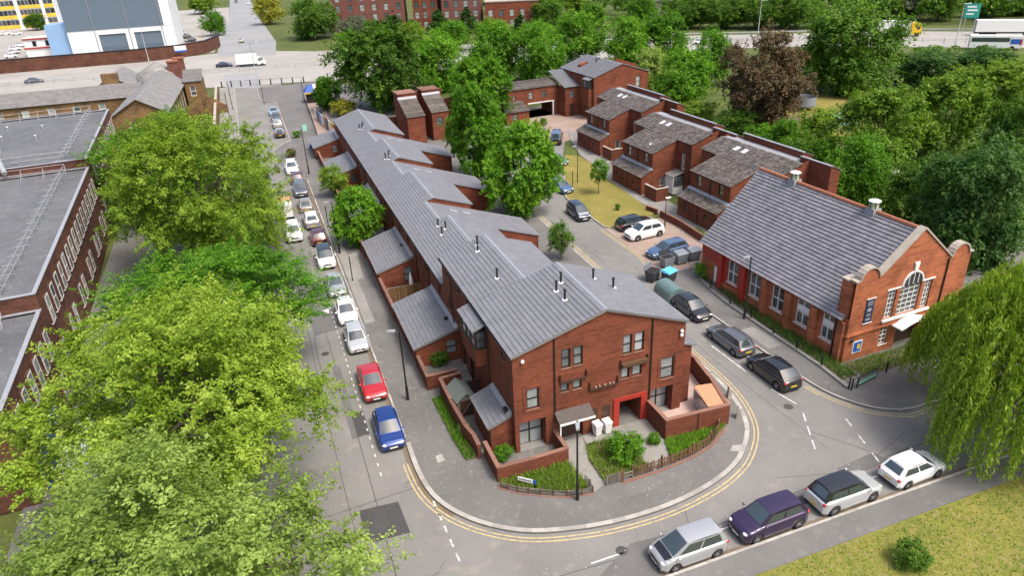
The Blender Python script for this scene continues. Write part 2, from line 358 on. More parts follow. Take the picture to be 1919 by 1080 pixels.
# wall face with real openings -------------------------------------------------
def wall_face(mb, p0, p1, z0, top, openings=(), depth=0.14, m=0, mr=0):
    """face from p0 to p1 (outside on the right hand); top = z or [(s,z)..]; openings (s0,s1,z0,z1)"""
    p0, p1 = V2(*p0), V2(*p1); L = (p1 - p0).length; d = (p1 - p0) / L; n = Vector((d.y, -d.x, 0))
    if not isinstance(top, (list, tuple)): top = [(0, top), (L, top)]
    def zt(s):
        for (a, za), (b, zb) in zip(top, top[1:]):
            if a - 1e-6 <= s <= b + 1e-6: return za + (zb - za) * (s - a) / max(b - a, 1e-9)
        return top[-1][1]
    cuts = sorted({round(x, 4) for x in [0, L] + [a for a, _ in top] + [v for o in openings for v in o[:2]] if -1e-6 <= x <= L + 1e-6})
    def P(s, z, q=0.0): return p0 + d * s - n * q + Vector((0, 0, z))
    for a, b in zip(cuts, cuts[1:]):
        if b - a < 1e-4: continue
        mid = (a + b) / 2
        zs = sorted((o[2], o[3]) for o in openings if o[0] - 1e-6 <= mid <= o[1] + 1e-6)
        z = z0
        for lo, hi in zs:
            if lo > z + 1e-4: mb.add([P(a, z), P(b, z), P(b, lo), P(a, lo)], [(0, 1, 2, 3)], m)
            z = hi
        mb.add([P(a, z), P(b, z), P(b, zt(b)), P(a, zt(a))], [(0, 1, 2, 3)], m)
    for o in openings:
        a, b, lo, hi = o[:4]; q = o[4] if len(o) > 4 else depth
        c = [P(a, lo), P(b, lo), P(b, hi), P(a, hi)]; e = [P(a, lo, q), P(b, lo, q), P(b, hi, q), P(a, hi, q)]
        mb.add(c + e, [(0, 4, 5, 1), (1, 5, 6, 2), (2, 6, 7, 3), (3, 7, 4, 0)], mr)
    return P
def fbox(mb, P, s0, s1, z0, z1, q0, q1, m=0):
    """box in a wall frame; q is the depth behind the face"""
    b = [P(s0, z0, q0), P(s1, z0, q0), P(s1, z0, q1), P(s0, z0, q1)]
    t = [P(s0, z1, q0), P(s1, z1, q0), P(s1, z1, q1), P(s0, z1, q1)]
    mb.hexa(b, t, m)
def window(parent, P, s0, s1, z0, z1, frame='dark_frame', pane='pane', q=0.14, rail=True, mull=0, sill=None, fw=0.06, cross=0):
    f = MB(); qa, qb = q - 0.05, q + 0.02
    fbox(f, P, s0, s1, z0, z0 + fw, qa, qb); fbox(f, P, s0, s1, z1 - fw, z1, qa, qb)
    fbox(f, P, s0, s0 + fw, z0 + fw, z1 - fw, qa, qb); fbox(f, P, s1 - fw, s1, z0 + fw, z1 - fw, qa, qb)
    if rail:
        zm = (z0 + z1) / 2; fbox(f, P, s0 + fw, s1 - fw, zm - fw / 2, zm + fw / 2, qa - 0.004, qb)
    for k in range(mull):
        sm = s0 + (s1 - s0) * (k + 1) / (mull + 1); fbox(f, P, sm - fw / 2, sm + fw / 2, z0 + fw, z1 - fw, qa - 0.007, qb)
    for k in range(cross):
        zm = z0 + (z1 - z0) * (k + 1) / (cross + 1); fbox(f, P, s0 + fw, s1 - fw, zm - fw / 3, zm + fw / 3, qa - 0.003, qb)
    o = f.obj('window', frame, parent)
    p = MB(); fbox(p, P, s0 + 0.02, s1 - 0.02, z0 + 0.02, z1 - 0.02, q - 0.012, q + 0.015); p.obj('pane', pane, o)
    if sill:
        k = MB(); fbox(k, P, s0 - 0.05, s1 + 0.05, z0 - 0.07, z0 - 0.001, -0.06, q - 0.02); k.obj('sill', sill, o)
    return o
def courses(parent, name, e0, e1, r0, r1, mat, step=0.34, th=0.05, lift=0.05, over=0.0):
    """a rectangular roof slope: a slab plus its lapped tile courses, each course a piece of its own"""
    e0, e1, r0, r1 = map(Vector, (e0, e1, r0, r1))
    up = r0 - e0; L = up.length; un = up / L; al = e1 - e0; n = al.cross(up).normalized()
    if n.z < 0: n = -n
    b = MB(); b.hexa([e0 - n * th, e1 - n * th, r1 - n * th, r0 - n * th] if (al.cross(up)).z > 0 else [e1 - n * th, e0 - n * th, r0 - n * th, r1 - n * th],
                     [e0, e1, r1, r0] if (al.cross(up)).z > 0 else [e1, e0, r0, r1])
    o = b.obj(name, mat, parent)
    k = max(1, round(L / step)); st = L / k
    mb = MB(); zero = Vector((0, 0, 0)) - un * 0.03; lap = un * (st + 0.03); al = al + zero
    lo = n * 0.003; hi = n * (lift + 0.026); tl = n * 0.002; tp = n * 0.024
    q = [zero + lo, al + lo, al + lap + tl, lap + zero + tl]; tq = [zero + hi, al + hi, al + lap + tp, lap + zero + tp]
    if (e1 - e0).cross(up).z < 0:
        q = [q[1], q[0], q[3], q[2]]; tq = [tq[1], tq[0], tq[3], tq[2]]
    mb.hexa(q, tq); mb.m[2] = 1; me = mb.mesh('tile_course', [M[mat], M['tile_nose_shade_brown' if mat == 'tile_brown' else 'tile_nose_shade']])  # lower face of the course takes the painted shadow-line colour
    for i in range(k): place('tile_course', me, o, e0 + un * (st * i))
    return o
def strip(name, pts, wd, z, mat, off=0.0, dash=None, parent=None):
    """painted line or flat band along a polyline, offset to the left"""
    P = [V2(*p[:2]) for p in pts]; mb = MB()
    nrm = []
    for i in range(len(P)):
        a = P[max(i - 1, 0)]; b = P[min(i + 1, len(P) - 1)]; d = (b - a).normalized(); nrm.append(Vector((-d.y, d.x, 0)))
    Z = Vector((0, 0, z))
    if dash is None:
        l = [p + n * (off - wd / 2) + Z for p, n in zip(P, nrm)]; r = [p + n * (off + wd / 2) + Z for p, n in zip(P, nrm)]
        for i in range(len(P) - 1): mb.add([l[i], l[i + 1], r[i + 1], r[i]], [(0, 1, 2, 3)])
    else:
        on, gap = dash; s = 0.0
        for i in range(len(P) - 1):
            L = (P[i + 1] - P[i]).length; d = (P[i + 1] - P[i]) / L; n = Vector((-d.y, d.x, 0))
            while s + on <= L:
                a = P[i] + d * s + n * off + Z; b = a + d * on
                mb.add([a - n * wd / 2, b - n * wd / 2, b + n * wd / 2, a + n * wd / 2], [(0, 1, 2, 3)]); s += on + gap
            s = max(0.0, s - L)
    o = mb.obj(name, mat, parent); return o
def smooth_poly(pts, k=4, closed=False):
    """Catmull-Rom through 2D points"""
    n = len(pts); out = []
    for i in range(n - 1 if not closed else n):
        p = [pts[max(0, min(n - 1, j))] if not closed else pts[j % n] for j in (i - 1, i, i + 1, i + 2)]
        for q in range(k):
            t = q / k
            out.append(tuple(0.5 * (2 * p[1][c] + (p[2][c] - p[0][c]) * t + (2 * p[0][c] - 5 * p[1][c] + 4 * p[2][c] - p[3][c]) * t * t + (3 * p[1][c] - p[0][c] - 3 * p[2][c] + p[3][c]) * t ** 3) for c in (0, 1)))
    if not closed: out.append(tuple(pts[-1][:2]))
    return out
def slab(name, poly, z0, z1, mat, parent=None):
    mb = MB(); mb.ext([(x, y, z0) for x, y in poly], (0, 0, z1 - z0)); return mb.obj(name, mat, parent)
def sheet(name, poly, z, mat):
    mb = MB(); vs = [(x, y, z) for x, y in poly]
    a = sum(poly[i][0] * poly[(i + 1) % len(poly)][1] - poly[(i + 1) % len(poly)][0] * poly[i][1] for i in range(len(poly)))
    mb.add(vs, [tuple(range(len(vs)))] if a > 0 else [tuple(range(len(vs) - 1, -1, -1))]); return mb.obj(name, mat)
KERB = None
def kerbs(parent, pts, side=1, wd=0.16, h=0.135, step=0.92, z=0.0):
    """kerb stones one by one along a polyline; side = +1 stones lie to the left"""
    global KERB
    if KERB is None:
        KERB = MB().box(0, 1, 0, 1, 0, 1).mesh('kerb_stone', [M['kerb_stone']])
    P = [V2(*p) for p in pts]; carry = 0.0; n = 0
    acc = [0.0]
    for a, b in zip(P, P[1:]): acc.append(acc[-1] + (b - a).length)
    def at(s):
        for i in range(len(P) - 1):
            if s <= acc[i + 1] + 1e-9: return P[i].lerp(P[i + 1], (s - acc[i]) / max(acc[i + 1] - acc[i], 1e-9))
        return P[-1]
    k = int(acc[-1] / step)
    for i in range(k):
        a, b = at(i * step), at((i + 1) * step); d = b - a
        o = place('kerb_stone', KERB, parent, (a.x, a.y, z - 0.02), math.atan2(d.y, d.x), (d.length - 0.012, wd * side, h + 0.02 + rnd.uniform(-0.006, 0.006)))

# ================================================================== SETTING: ground, roads, pavements
g = MB().add([(-900, -500, -0.06), (1200, -500, -0.06), (1200, 1500, -0.06), (-900, 1500, -0.06)], [(0, 1, 2, 3)]).obj('ground', 'scrub'); struct(g)
struct(sheet('road', [(-15.0, -60), (-6.0, -60), (-6.0, -12.3), (70, -12.3), (70, -6.0), (30, -6.0), (30, 60), (46, 92), (36, 92), (16.5, 62), (16.5, 20), (-4, 20), (-4, 158), (-15.0, 158)], 0.0, 'asphalt'))
KL = [(-6.55, 69), (-6.55, 40), (-6.55, 15), (-6.55, 4)]
KC = smooth_poly([(-6.55, 4), (-6.6, 1.3), (-6.35, -1.2), (-5.6, -3.15), (-4.15, -5.05), (-2.1, -6.6), (0.2, -7.45), (3.0, -8.0), (6.5, -8.1), (9.8, -7.58), (12.15, -6.74), (13.75, -5.7), (15.4, -4.0), (16.4, -2.0), (17.0, 0.4), (17.2, 3)], 4)
KR = [(17.2, 3), (17.25, 10), (17.45, 20), (17.65, 31), (17.85, 40), (18.6, 48), (21.0, 57), (25.5, 67), (31, 76), (34.5, 86.5)]
KFL = [(-10.0, 150), (-10.0, 134), (-9.4, 131), (-7.2, 129.5), (-6.9, 127), (-6.9, 93.5), (-8.2, 92), (-10.1, 88), (-10.0, 78.3), (-8.6, 72.5), (-6.55, 69)]
outer = KFL[:-1] + KL[:-1] + KC[:-1] + KR
pav = struct(slab('pavement', outer + [(34.5, 100), (5, 150)], -0.05, 0.115, 'paving'))
kerbs(pav, KFL, 1); kerbs(pav, KL, 1); kerbs(pav, KC, 1, wd=0.3, step=0.8); kerbs(pav, KR[:7], 1)
# right block with the hall
K2 = smooth_poly([(60, -6.7), (40, -6.6), (28, -6.5), (26.2, -6.3), (24.4, -5.0), (23.1, -2.4), (22.7, 1.2)], 4) + [(22.4, 9.9), (22.1, 16.2), (22.0, 19.6)]
pav2 = struct(slab('pavement', K2 + [(60, 19.6)], -0.05, 0.115, 'paving')); kerbs(pav2, K2[4:], -1)
struct(sheet('parking_bay', [(22.9, 19.62), (30.8, 19.62), (31.2, 33.2), (23.4, 33.0)], 0.012, 'block_paving'))
# dry grass island in the close
GI = [(23.4, 33.4), (23.45, 37.4), (23.55, 44.2), (24.6, 47.5), (26.3, 50.9), (28.2, 55.5), (29.9, 60.4), (31.6, 62.2), (33.2, 60.8), (33.3, 57), (32.0, 49.5), (31.3, 40), (30.9, 34.6), (29.6, 34.1), (25.2, 32.9), (24.0, 32.8)]
gi = struct(slab('grass_verge', GI, -0.05, 0.10, 'dry_grass')); kerbs(gi, GI[::-1][:-1], 1, wd=0.13) if False else kerbs(gi, [GI[-1]] + GI[:8], -1, wd=0.13)
pw = struct(slab('path', [(31.0, 24), (34.6, 24), (34.5, 44), (36.5, 56), (39.5, 72), (38.2, 76), (36, 70), (33.5, 61), (33.3, 57), (32.0, 49.5), (31.3, 40)], -0.05, 0.08, 'concrete'))
struct(slab('forecourt', [(31, 68), (40, 72), (46, 84), (46, 96), (36, 96), (33, 84), (28, 73)], -0.05, 0.02, 'block_paving'))
struct(slab('grass_verge', [(30.9, 24.5), (32.4, 23.0), (32.7, 28.2), (31.3, 29.3)], 0.05, 0.16, 'lawn'))
# south side of the front street
K4 = [(70, -12.4), (-6.0, -12.4)]
pav4 = struct(slab('pavement', [(70, -12.4), (70, -14.15), (-6.0, -14.15), (-6.0, -12.4)], -0.05, 0.115, 'paving')); kerbs(pav4, [(45, -12.4), (2, -12.4)], 1)
struct(slab('lawn', [(70, -14.16), (70, -70), (4, -70), (4, -14.16)], -0.05, 0.10, 'lawn'))
# west side of the left street
pav5 = struct(slab('pavement', [(-15.0, -50), (-15.0, 155), (-18.4, 155), (-18.4, -50)], -0.05, 0.115, 'concrete')); kerbs(pav5, [(-15.0, 152), (-15.0, 96)], -1)
struct(slab('verge', [(-18.41, -50), (-18.41, 97), (-30.5, 97), (-30.0, -50)], -0.05, 0.06, 'paving'))
# dual carriageway at the back
near = [(-220, 196), (-120, 178), (-60, 166), (-18, 157), (3, 151.5), (60, 143), (100, 138), (125, 130), (148, 112), (171, 93), (215, 52), (300, -40)]
far = [(-220, 248), (-120, 227.5), (-60, 218.5), (-30, 220), (-12, 224), (10, 206), (60, 188), (119, 163), (171, 133), (195, 112), (245, 66), (330, -30)]
mb = MB(); q = [(x, y, 0.004) for x, y in near]; r = [(x, y, 0.004) for x, y in far]
for i in range(len(q) - 1): mb.add([q[i], q[i + 1], r[i + 1], r[i]], [(0, 1, 2, 3)])
struct(mb.obj('main_road', 'main_road'))
midl = [((a[0] + b[0]) / 2, (a[1] + b[1]) / 2) for a, b in zip(near, far)]
for o_, dsh in ((-10, (4, 6)), (10, (4, 6))):
    struct(strip('lane_marking', midl, 0.15, 0.012, 'white_line', o_, dsh))
struct(sheet('side_road', [(-19, 216), (-2, 205), (0.5, 240), (-0.5, 330), (0, 480), (8, 800), (-30, 800), (-12, 480), (-14, 330), (-18.5, 258)], 0.008, 'grey_road'))
struct(sheet('bus_lane', [(-17.2, 152), (-6.0, 150), (-5.8, 183), (-17.6, 186)], 0.010, 'grey_road')) if False else None
bl = [gz(424, 166), gz(488, 163), gz(484, 138), gz(421, 140)]
struct(sheet('road_patch', [(p.x, p.y) for p in bl], 0.010, 'grey_road'))
struct(sheet('car_park', [(-160, 232), (-70, 219), (-41, 218.5), (-20, 226), (-18, 258), (-14, 330), (-13, 420), (-170, 430)], -0.02, 'main_road'))
# patches and covers in the near carriageway
def px_sheet(name, pts, z, mat): return struct(sheet(name, [tuple(gz(*p)[:2]) for p in pts], z, mat))
px_sheet('road_patch', [(673, 958), (746, 941), (769, 999), (687, 1021)], 0.005, 'patch_dark')
px_sheet('road_patch', [(657, 775), (680, 770), (693, 814), (670, 820)], 0.005, 'patch_dark')
px_sheet('road_patch', [(555, 530), (612, 522), (617, 575), (560, 585)], 0.004, 'patch_mid')
px_sheet('road_patch', [(1180, 1020), (1260, 1000), (1240, 1080), (1120, 1085)], 0.004, 'patch_mid')
px_sheet('road_patch', [(1170, 520), (1230, 560), (1215, 575), (1150, 535)], 0.004, 'patch_mid')
px_sheet('pavement_patch', [(688, 520), (700, 517), (712, 560), (699, 566)], 0.120, 'patch_mid')
px_sheet('pavement_patch', [(652, 480), (668, 475), (682, 523), (664, 528)], 0.120, 'concrete')
px_sheet('pavement_patch', [(545, 255), (563, 252), (567, 268), (548, 271)], 0.120, 'patch_mid')
px_sheet('pavement_slab', [(816, 858), (828, 854), (834, 866), (821, 871)], 0.120, 'kerb_stone')
px_sheet('pavement_slab', [(1372, 838), (1392, 836), (1388, 850), (1368, 848)], 0.120, 'kerb_stone')
# tar seams, trench repairs and gutter dirt
plain('tar', (0.055, 0.053, 0.05), 0.7, 0.3, 3); plain('gutter_dirt', (0.15, 0.118, 0.082), 0.95, 0.4, 1.2)
for pts_, wd_ in (([(-9.6, -12), (-9.5, 6), (-9.8, 30), (-9.7, 60)], 0.05), ([(-11.0, -12), (-11.2, 10), (-11.0, 40)], 0.04), ([(-15, -1.0), (-6.9, -0.4)], 0.05), ([(-11.5, 12.2), (-8.0, 12.9)], 0.04), ([(-10.8, 14), (-10.6, 22), (-8.3, 22.3)], 0.05), ([(-6, -9.9), (6, -10.4), (20, -9.6), (36, -9.2)], 0.05), ([(18.9, -7.5), (18.5, 4), (18.8, 20), (19.4, 36)], 0.04), ([(6, -12.2), (7.5, -8.3)], 0.04), ([(22.5, -12.2), (21, -8.6), (19, -5.5)], 0.05), ([(14, -8.4), (19, -9.6), (24.5, -8.2)], 0.035)):
    struct(strip('tar_seam', smooth_poly(pts_, 6) if len(pts_) > 2 else pts_, wd_, 0.0035, 'tar'))
struct(strip('gutter_dirt', KL + KC[1:14], 0.34, 0.003, 'gutter_dirt', -0.17)); struct(strip('gutter_dirt', [(45, -12.4), (2, -12.4)], 0.3, 0.003, 'gutter_dirt', -0.15))
struct(sheet('road_patch', [(-10.7, 21.9), (-8.5, 22.2), (-8.6, 29.6), (-10.9, 29.2)], 0.0042, 'patch_mid')); struct(sheet('road_patch', [(-9.9, 6.0), (-9.3, 6.0), (-9.35, 16), (-9.95, 16)], 0.0046, 'patch_mid'))
struct(sheet('road_patch', [(18.2, -10.2), (21.6, -9.9), (21.2, -8.9), (18.0, -9.2)], 0.0046, 'patch_mid')); struct(sheet('pavement_patch', [(-6.2, 22), (-5.3, 22), (-5.3, 44), (-6.2, 44)], 0.118, 'concrete'))
struct(sheet('pavement_patch', [(4.2, -7.4), (8.2, -7.5), (8.1, -6.5), (4.1, -6.4)], 0.118, 'patch_mid')); struct(sheet('pavement_patch', [(23.2, 4), (24.5, 4), (24.4, 7.4), (23.1, 7.4)], 0.118, 'concrete'))
for x_, y_ in ((-8.9, -3.2), (2.5, -9.9), (19.6, -2.8), (-10.2, 18.4), (14.2, -10.6)):
    dk = MB().lathe([(0.0, 0.006), (0.3, 0.006), (0.34, 0.004)], (x_, y_, 0.0), 16).obj('manhole_cover', 'tar'); struct(dk)
# painted lines
for o_ in (0.32, 0.58):
    struct(strip('yellow_line', KC[3:], 0.09, 0.006, 'yellow_line', -o_))
    struct(strip('yellow_line', KR[:7], 0.09, 0.006, 'yellow_line', -o_))
    struct(strip('yellow_line', smooth_poly([(40, -6.6), (28, -6.5), (26.2, -6.3), (24.4, -5.0), (23.1, -2.4), (22.9, -1.2)], 4), 0.09, 0.006, 'yellow_line', o_))
    struct(strip('yellow_line', [(22.15, 16.3), (22.3, 19.5), (23.3, 24), (23.2, 33)], 0.09, 0.022, 'yellow_line', o_ - 0.1))
struct(strip('white_line', [gz(812, 940)[:2], gz(870, 1072)[:2]], 0.11, 0.006, 'white_line', 0, (0.62, 0.5)))
struct(strip('white_line', [(-8.75, 1.5), (-8.7, 45)], 0.08, 0.006, 'white_line', 0, (0.35, 0.65)))
struct(strip('white_line', [(19.4, 16), (19.45, 9.5)], 0.10, 0.006, 'white_line', 0, (3.0, 1.2)))
struct(strip('white_line', [(19.5, 6.4), (19.7, 1.4)], 0.10, 0.006, 'white_line', 0, (4.3, 0.9)))
struct(strip('white_line', [(19.9, -0.6), (20.7, -4.5)], 0.10, 0.006, 'white_line', 0, (2.2, 0.6)))
struct(strip('white_line', [gz(1505, 775)[:2], gz(1530, 850)[:2]], 0.09, 0.006, 'white_line', 0, (0.9, 0.6)))
struct(strip('white_line', [gz(1585, 785)[:2], gz(1650, 870)[:2]], 0.10, 0.006, 'white_line', 0, (0.9, 0.9)))
struct(strip('white_line', [(4.0, -10.7), (26, -10.7)], 0.10, 0.006, 'white_line', 0, (1.4, 2.2)))
struct(strip('white_line', [gz(1108, 1057)[:2], gz(1168, 1037)[:2]], 0.09, 0.006, 'white_line'))
px_sheet('white_marking', [(604, 583), (617, 578), (616, 588)], 0.007, 'white_line')
# a few wind-blown leaves and litter flecks on the asphalt are one mass
mb = MB()
for i in range(900):
    a = rnd.random()
    if a < 0.45: x, y, z = rnd.uniform(-6.3, 16), rnd.uniform(-7.8, 3), 0.119
    elif a < 0.75: x, y, z = rnd.uniform(-6.4, -3.9), rnd.uniform(0, 60), 0.119
    else: x, y, z = rnd.uniform(-10, 25), rnd.uniform(-12.2, -8.3), 0.008
    if z > 0.1 and (y < -7.9 + ((x - 5) / 9) ** 2 * 3.2 or (x > -1.9 and y > -1.5)): continue
    if z < 0.1 and y > -9 and x < 10: y = rnd.uniform(-12.2, -9)
    s, t = rnd.uniform(0.02, 0.055), rnd.uniform(0, 6.28)
    c, d = math.cos(t) * s, math.sin(t) * s
    mb.add([(x - c, y - d, z), (x + d, y - c, z), (x + c, y + d, z + 0.004), (x - d, y + c, z)], [(0, 1, 2, 3)])
lit = mb.obj('leaf_litter', 'kerb_stone'); lit['kind'] = 'stuff'; tag(lit, 'pale flecks of leaf litter scattered over the pavement', 'litter')

# ================================================================== THE RED BRICK TERRACE
T = thing('brick_terrace', 'long red brick terrace with stepped grey tiled roofs, three storeys at the near gable', 'terrace')
BR = 'brick_red'
# ---- near block E (three storeys), gable at y=0
EZ, AZ_, RZ = 7.6, 9.5, 7.28
wins = [(3.32, 3.95, 5.85, 7.3), (4.16, 4.82, 5.85, 7.3), (3.25, 3.83, 4.05, 4.83), (4.1, 4.74, 4.05, 4.83), (7.72, 8.38, 5.78, 7.25), (8.57, 9.28, 5.78, 7.25),
        (7.64, 8.26, 3.88, 4.7), (8.48, 9.2, 3.88, 4.7), (10.68, 11.72, 3.02, 4.7), (0.86, 1.72, 3.35, 4.92)]
big = [(0.3, 2.15, 0.02, 2.44, 0.75), (3.1, 4.85, 0.02, 2.1, 0.35), (7.55, 9.22, 0.02, 2.12, 1.8), (10.0, 11.75, 0.02, 2.35, 0.75)]
mb = MB()
P = wall_face(mb, (0, 0), (12.45, 0), 0, [(0, EZ), (6.4, AZ_), (12.45, RZ)], wins + big)
W0 = mb.obj('gable_wall', BR, T)
for i, q in enumerate(wins): window(T, P, *q, sill='coping', rail=(q[3] - q[2] > 1), pane='pane', fw=0.085)
for x0, x1, za, zb in ((0.62, 1.96, 3.12, 5.15), (10.45, 11.95, 2.8, 4.95)):       # raised brick surrounds
    mb = MB()
    for a in ((x0, x0 + 0.16, za, zb), (x1 - 0.16, x1, za, zb), (x0 + 0.16, x1 - 0.16, zb - 0.16, zb), (x0 + 0.16, x1 - 0.16, za, za + 0.12)): fbox(mb, P, a[0], a[1], a[2], a[3], -0.035, 0.0)
    mb.obj('window_surround', BR, T)
window(T, P, 0.3, 2.15, 0.05, 2.42, q=0.75, rail=True, mull=1, fw=0.09); window(T, P, 10.0, 11.75, 0.05, 2.33, q=0.75, mull=1, fw=0.09)
for a, b in ((0.3, 2.15), (10.0, 11.75)):
    mb = MB(); fbox(mb, P, a, b, 0.0, 0.14, 0, 0.74); mb.obj('door_step', 'concrete', T)
# brown panelled door under its canopy
mb = MB(); fbox(mb, P, 3.1, 4.85, 0.02, 2.1, 0.33, 0.4); d_ = mb.obj('door', 'dark_door', T)
mb = MB()
for k in range(5): fbox(mb, P, 3.18, 3.5, 0.2 + k * 0.36, 0.46 + k * 0.36, 0.30, 0.33)
fbox(mb, P, 3.75, 4.7, 1.5, 1.75, 0.30, 0.33); fbox(mb, P, 3.75, 4.7, 1.1, 1.35, 0.30, 0.33); mb.obj('door_glazing', 'pane_dark', d_)
mb = MB(); mb.hexa([(2.75, -0.95, 2.16), (5.3, -0.95, 2.16), (5.3, 0, 2.55), (2.75, 0, 2.55)], [(2.75, -0.95, 2.26), (5.3, -0.95, 2.26), (5.3, 0, 2.66), (2.75, 0, 2.66)]); cn = mb.obj('canopy', plain('canopy_tile', (0.085, 0.072, 0.064), 0.9, 0.4, 6), T)
mb = MB().box(2.75, 5.3, -0.99, -0.95, 2.12, 2.27).box(2.78, 2.86, -0.93, -0.87, 1.35, 2.16); mb.obj('fascia', 'white_paint', cn)
# red painted entrance, projecting frame
mb = MB()
for a in ((7.12, 7.55, 0, 2.4), (9.22, 9.66, 0, 2.4), (7.55, 9.22, 2.12, 2.4)): fbox(mb, P, a[0], a[1], a[2], a[3], -0.10, 0.0)
en = mb.obj('red_entrance', 'red_paint', T)
mb = MB(); fbox(mb, P, 7.55, 9.22, 0.0, 0.10, -0.1, 1.8); mb.obj('door_step', 'red_paint', en)
mb = MB(); fbox(mb, P, 7.55, 9.22, 0.1, 2.12, 1.78, 1.84); dd = mb.obj('door', 'dark_door', en)
mb = MB(); fbox(mb, P, 8.0, 8.3, 1.2, 1.8, 1.75, 1.78); mb.obj('door_glazing', 'pane', dd)
for x in (5.35, 6.25):                                                            # meter cupboards
    mb = MB(); fbox(mb, P, x, x + 0.62, 1.05, 2.1, -0.02, 0.0); mb.obj('meter_panel', 'dark_door', T)
mb = MB(); fbox(mb, P, 5.3, 7.05, 0.0, 0.16, -0.9, 0.0); mb.obj('door_step', 'concrete', T)
for x, za, zb in ((2.82, 2.7, 8.35), (9.86, 0.15, 8.1)):
    mb = MB().tube((x, -0.07, za), (x, -0.07, zb), 0.05); mb.obj('drainpipe', 'dark_frame', T)
for x, z in ((0.65, 7.15), (12.1, 6.6), (12.1, 6.3)):
    MB().blob((x, -0.1, z), 0.13, 0.12, 0.15).obj('security_light', 'white_paint', T)
# stained patches where window boxes hang
for x0, x1, z, wide in ((3.2, 5.05, 5.15, 0.5), (7.55, 9.55, 5.15, 0.45), (5.3, 7.35, 4.0, 0.75)):
    mb = MB()
    for x in (x0, x1): mb.box(x - 0.03, x + 0.03, -0.16, 0, z - 0.35, z + 0.3)
    mb.box(x0, x1, -0.17, -0.03, z - 0.34, z - 0.22); mb.obj('bracket', 'dark_door', T)
    if wide > 0.6:
        for k in range(5):
            x = x0 + 0.35 + (x1 - x0 - 0.6) * k / 4 + rnd.uniform(-0.1, 0.1)
            MB().tube((x, -0.10, z - 0.22), (x, -0.10, z - 0.10), 0.045, 0.06, 7).obj('flower_pot', 'stone', T)
    elif wide < 0.48: MB().box(x0 + 0.05, x1 - 0.05, -0.3, -0.05, z - 0.2, z + 0.05).obj('planter_box', 'wood_brown', T)
# ---- other walls
mb = MB()
sideW = [(16.5 - 15.28, 16.5 - 14.6, 6.6, 7.38), (16.5 - 12.0, 16.5 - 11.25, 6.6, 7.35), (16.5 - 15.1, 16.5 - 14.3, 3.7, 4.75), (16.5 - 12.1, 16.5 - 11.1, 3.75, 4.75), (16.5 - 2.1, 16.5 - 1.5, 6.4, 7.3), (16.5 - 9.6, 16.5 - 8.95, 0.05, 2.1), (16.5 - 11.9, 16.5 - 10.9, 0.05, 2.1)]
P2 = wall_face(mb, (0, 16.5), (0, 0), 0, EZ, sideW)
mb.obj('side_wall', BR, T)
for q in sideW: window(T, P2, *q, rail=True, pane='pane' if q[2] > 1 else 'pane_dark', sill='coping' if q[2] > 1 else None)
mb = MB(); wall_face(mb, (12.45, 0), (12.45, 7.6), 0, RZ); wall_face(mb, (12.45, 7.6), (0, 7.6), 5, [(0, RZ), (6.05, AZ_), (12.45, EZ)]); mb.obj('side_wall', BR, T)
mb = MB(); wall_face(mb, (7.7, 7.6), (7.7, 16.5), 0, 7.4); wall_face(mb, (7.7, 16.5), (0, 16.5), 0, [(0, 7.4), (3.8, 8.7), (7.7, EZ)]); mb.obj('side_wall', BR, T)
sl = (AZ_ - EZ) / 6.4
def main_roof(y0, y1, ze, ur, zr, ue, zre, ov=0.12, rs=0.34):
    """ridged roof: left eave z at x=-ov, ridge (ur,zr), right eave (ue,zre)"""
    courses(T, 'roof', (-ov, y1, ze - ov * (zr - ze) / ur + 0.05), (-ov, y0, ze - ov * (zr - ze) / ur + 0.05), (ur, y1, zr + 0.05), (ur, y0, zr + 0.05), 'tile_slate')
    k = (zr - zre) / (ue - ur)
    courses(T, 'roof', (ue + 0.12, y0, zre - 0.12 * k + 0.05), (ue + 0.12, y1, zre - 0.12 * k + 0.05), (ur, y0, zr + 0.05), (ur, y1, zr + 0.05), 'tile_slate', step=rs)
    MB().hexa([(ur - 0.15, y0, zr + 0.04), (ur + 0.15, y0, zr + 0.04), (ur + 0.15, y1, zr + 0.04), (ur - 0.15, y1, zr + 0.04)], [(ur - 0.05, y0, zr + 0.13), (ur + 0.05, y0, zr + 0.13), (ur + 0.05, y1, zr + 0.13), (ur - 0.05, y1, zr + 0.13)]).obj('ridge_capping', 'lead', T)
    MB().box(-ov - 0.09, -ov + 0.0, y0, y1, ze - 0.14, ze - 0.05).obj('gutter', 'dark_frame', T)
main_roof(-0.14, 7.72, EZ, 6.4, AZ_, 12.45, RZ)
main_roof(7.73, 16.7, EZ, 3.9, EZ + 3.9 * sl, 7.75, 7.42)
for s, (xa, za, xb, zb) in enumerate(((-0.12, EZ - 0.02, 6.4, AZ_ + 0.01), (6.4, AZ_ + 0.01, 12.57, RZ - 0.03))):       # pale verge under the roof edge
    mb = MB().ext([(xa, -0.15, za - 0.09), (xb, -0.15, zb - 0.09), (xb, -0.15, zb - 0.005), (xa, -0.15, za - 0.005)], (0, 0.15, 0)); mb.obj('verge_board', 'wood_grey', T)
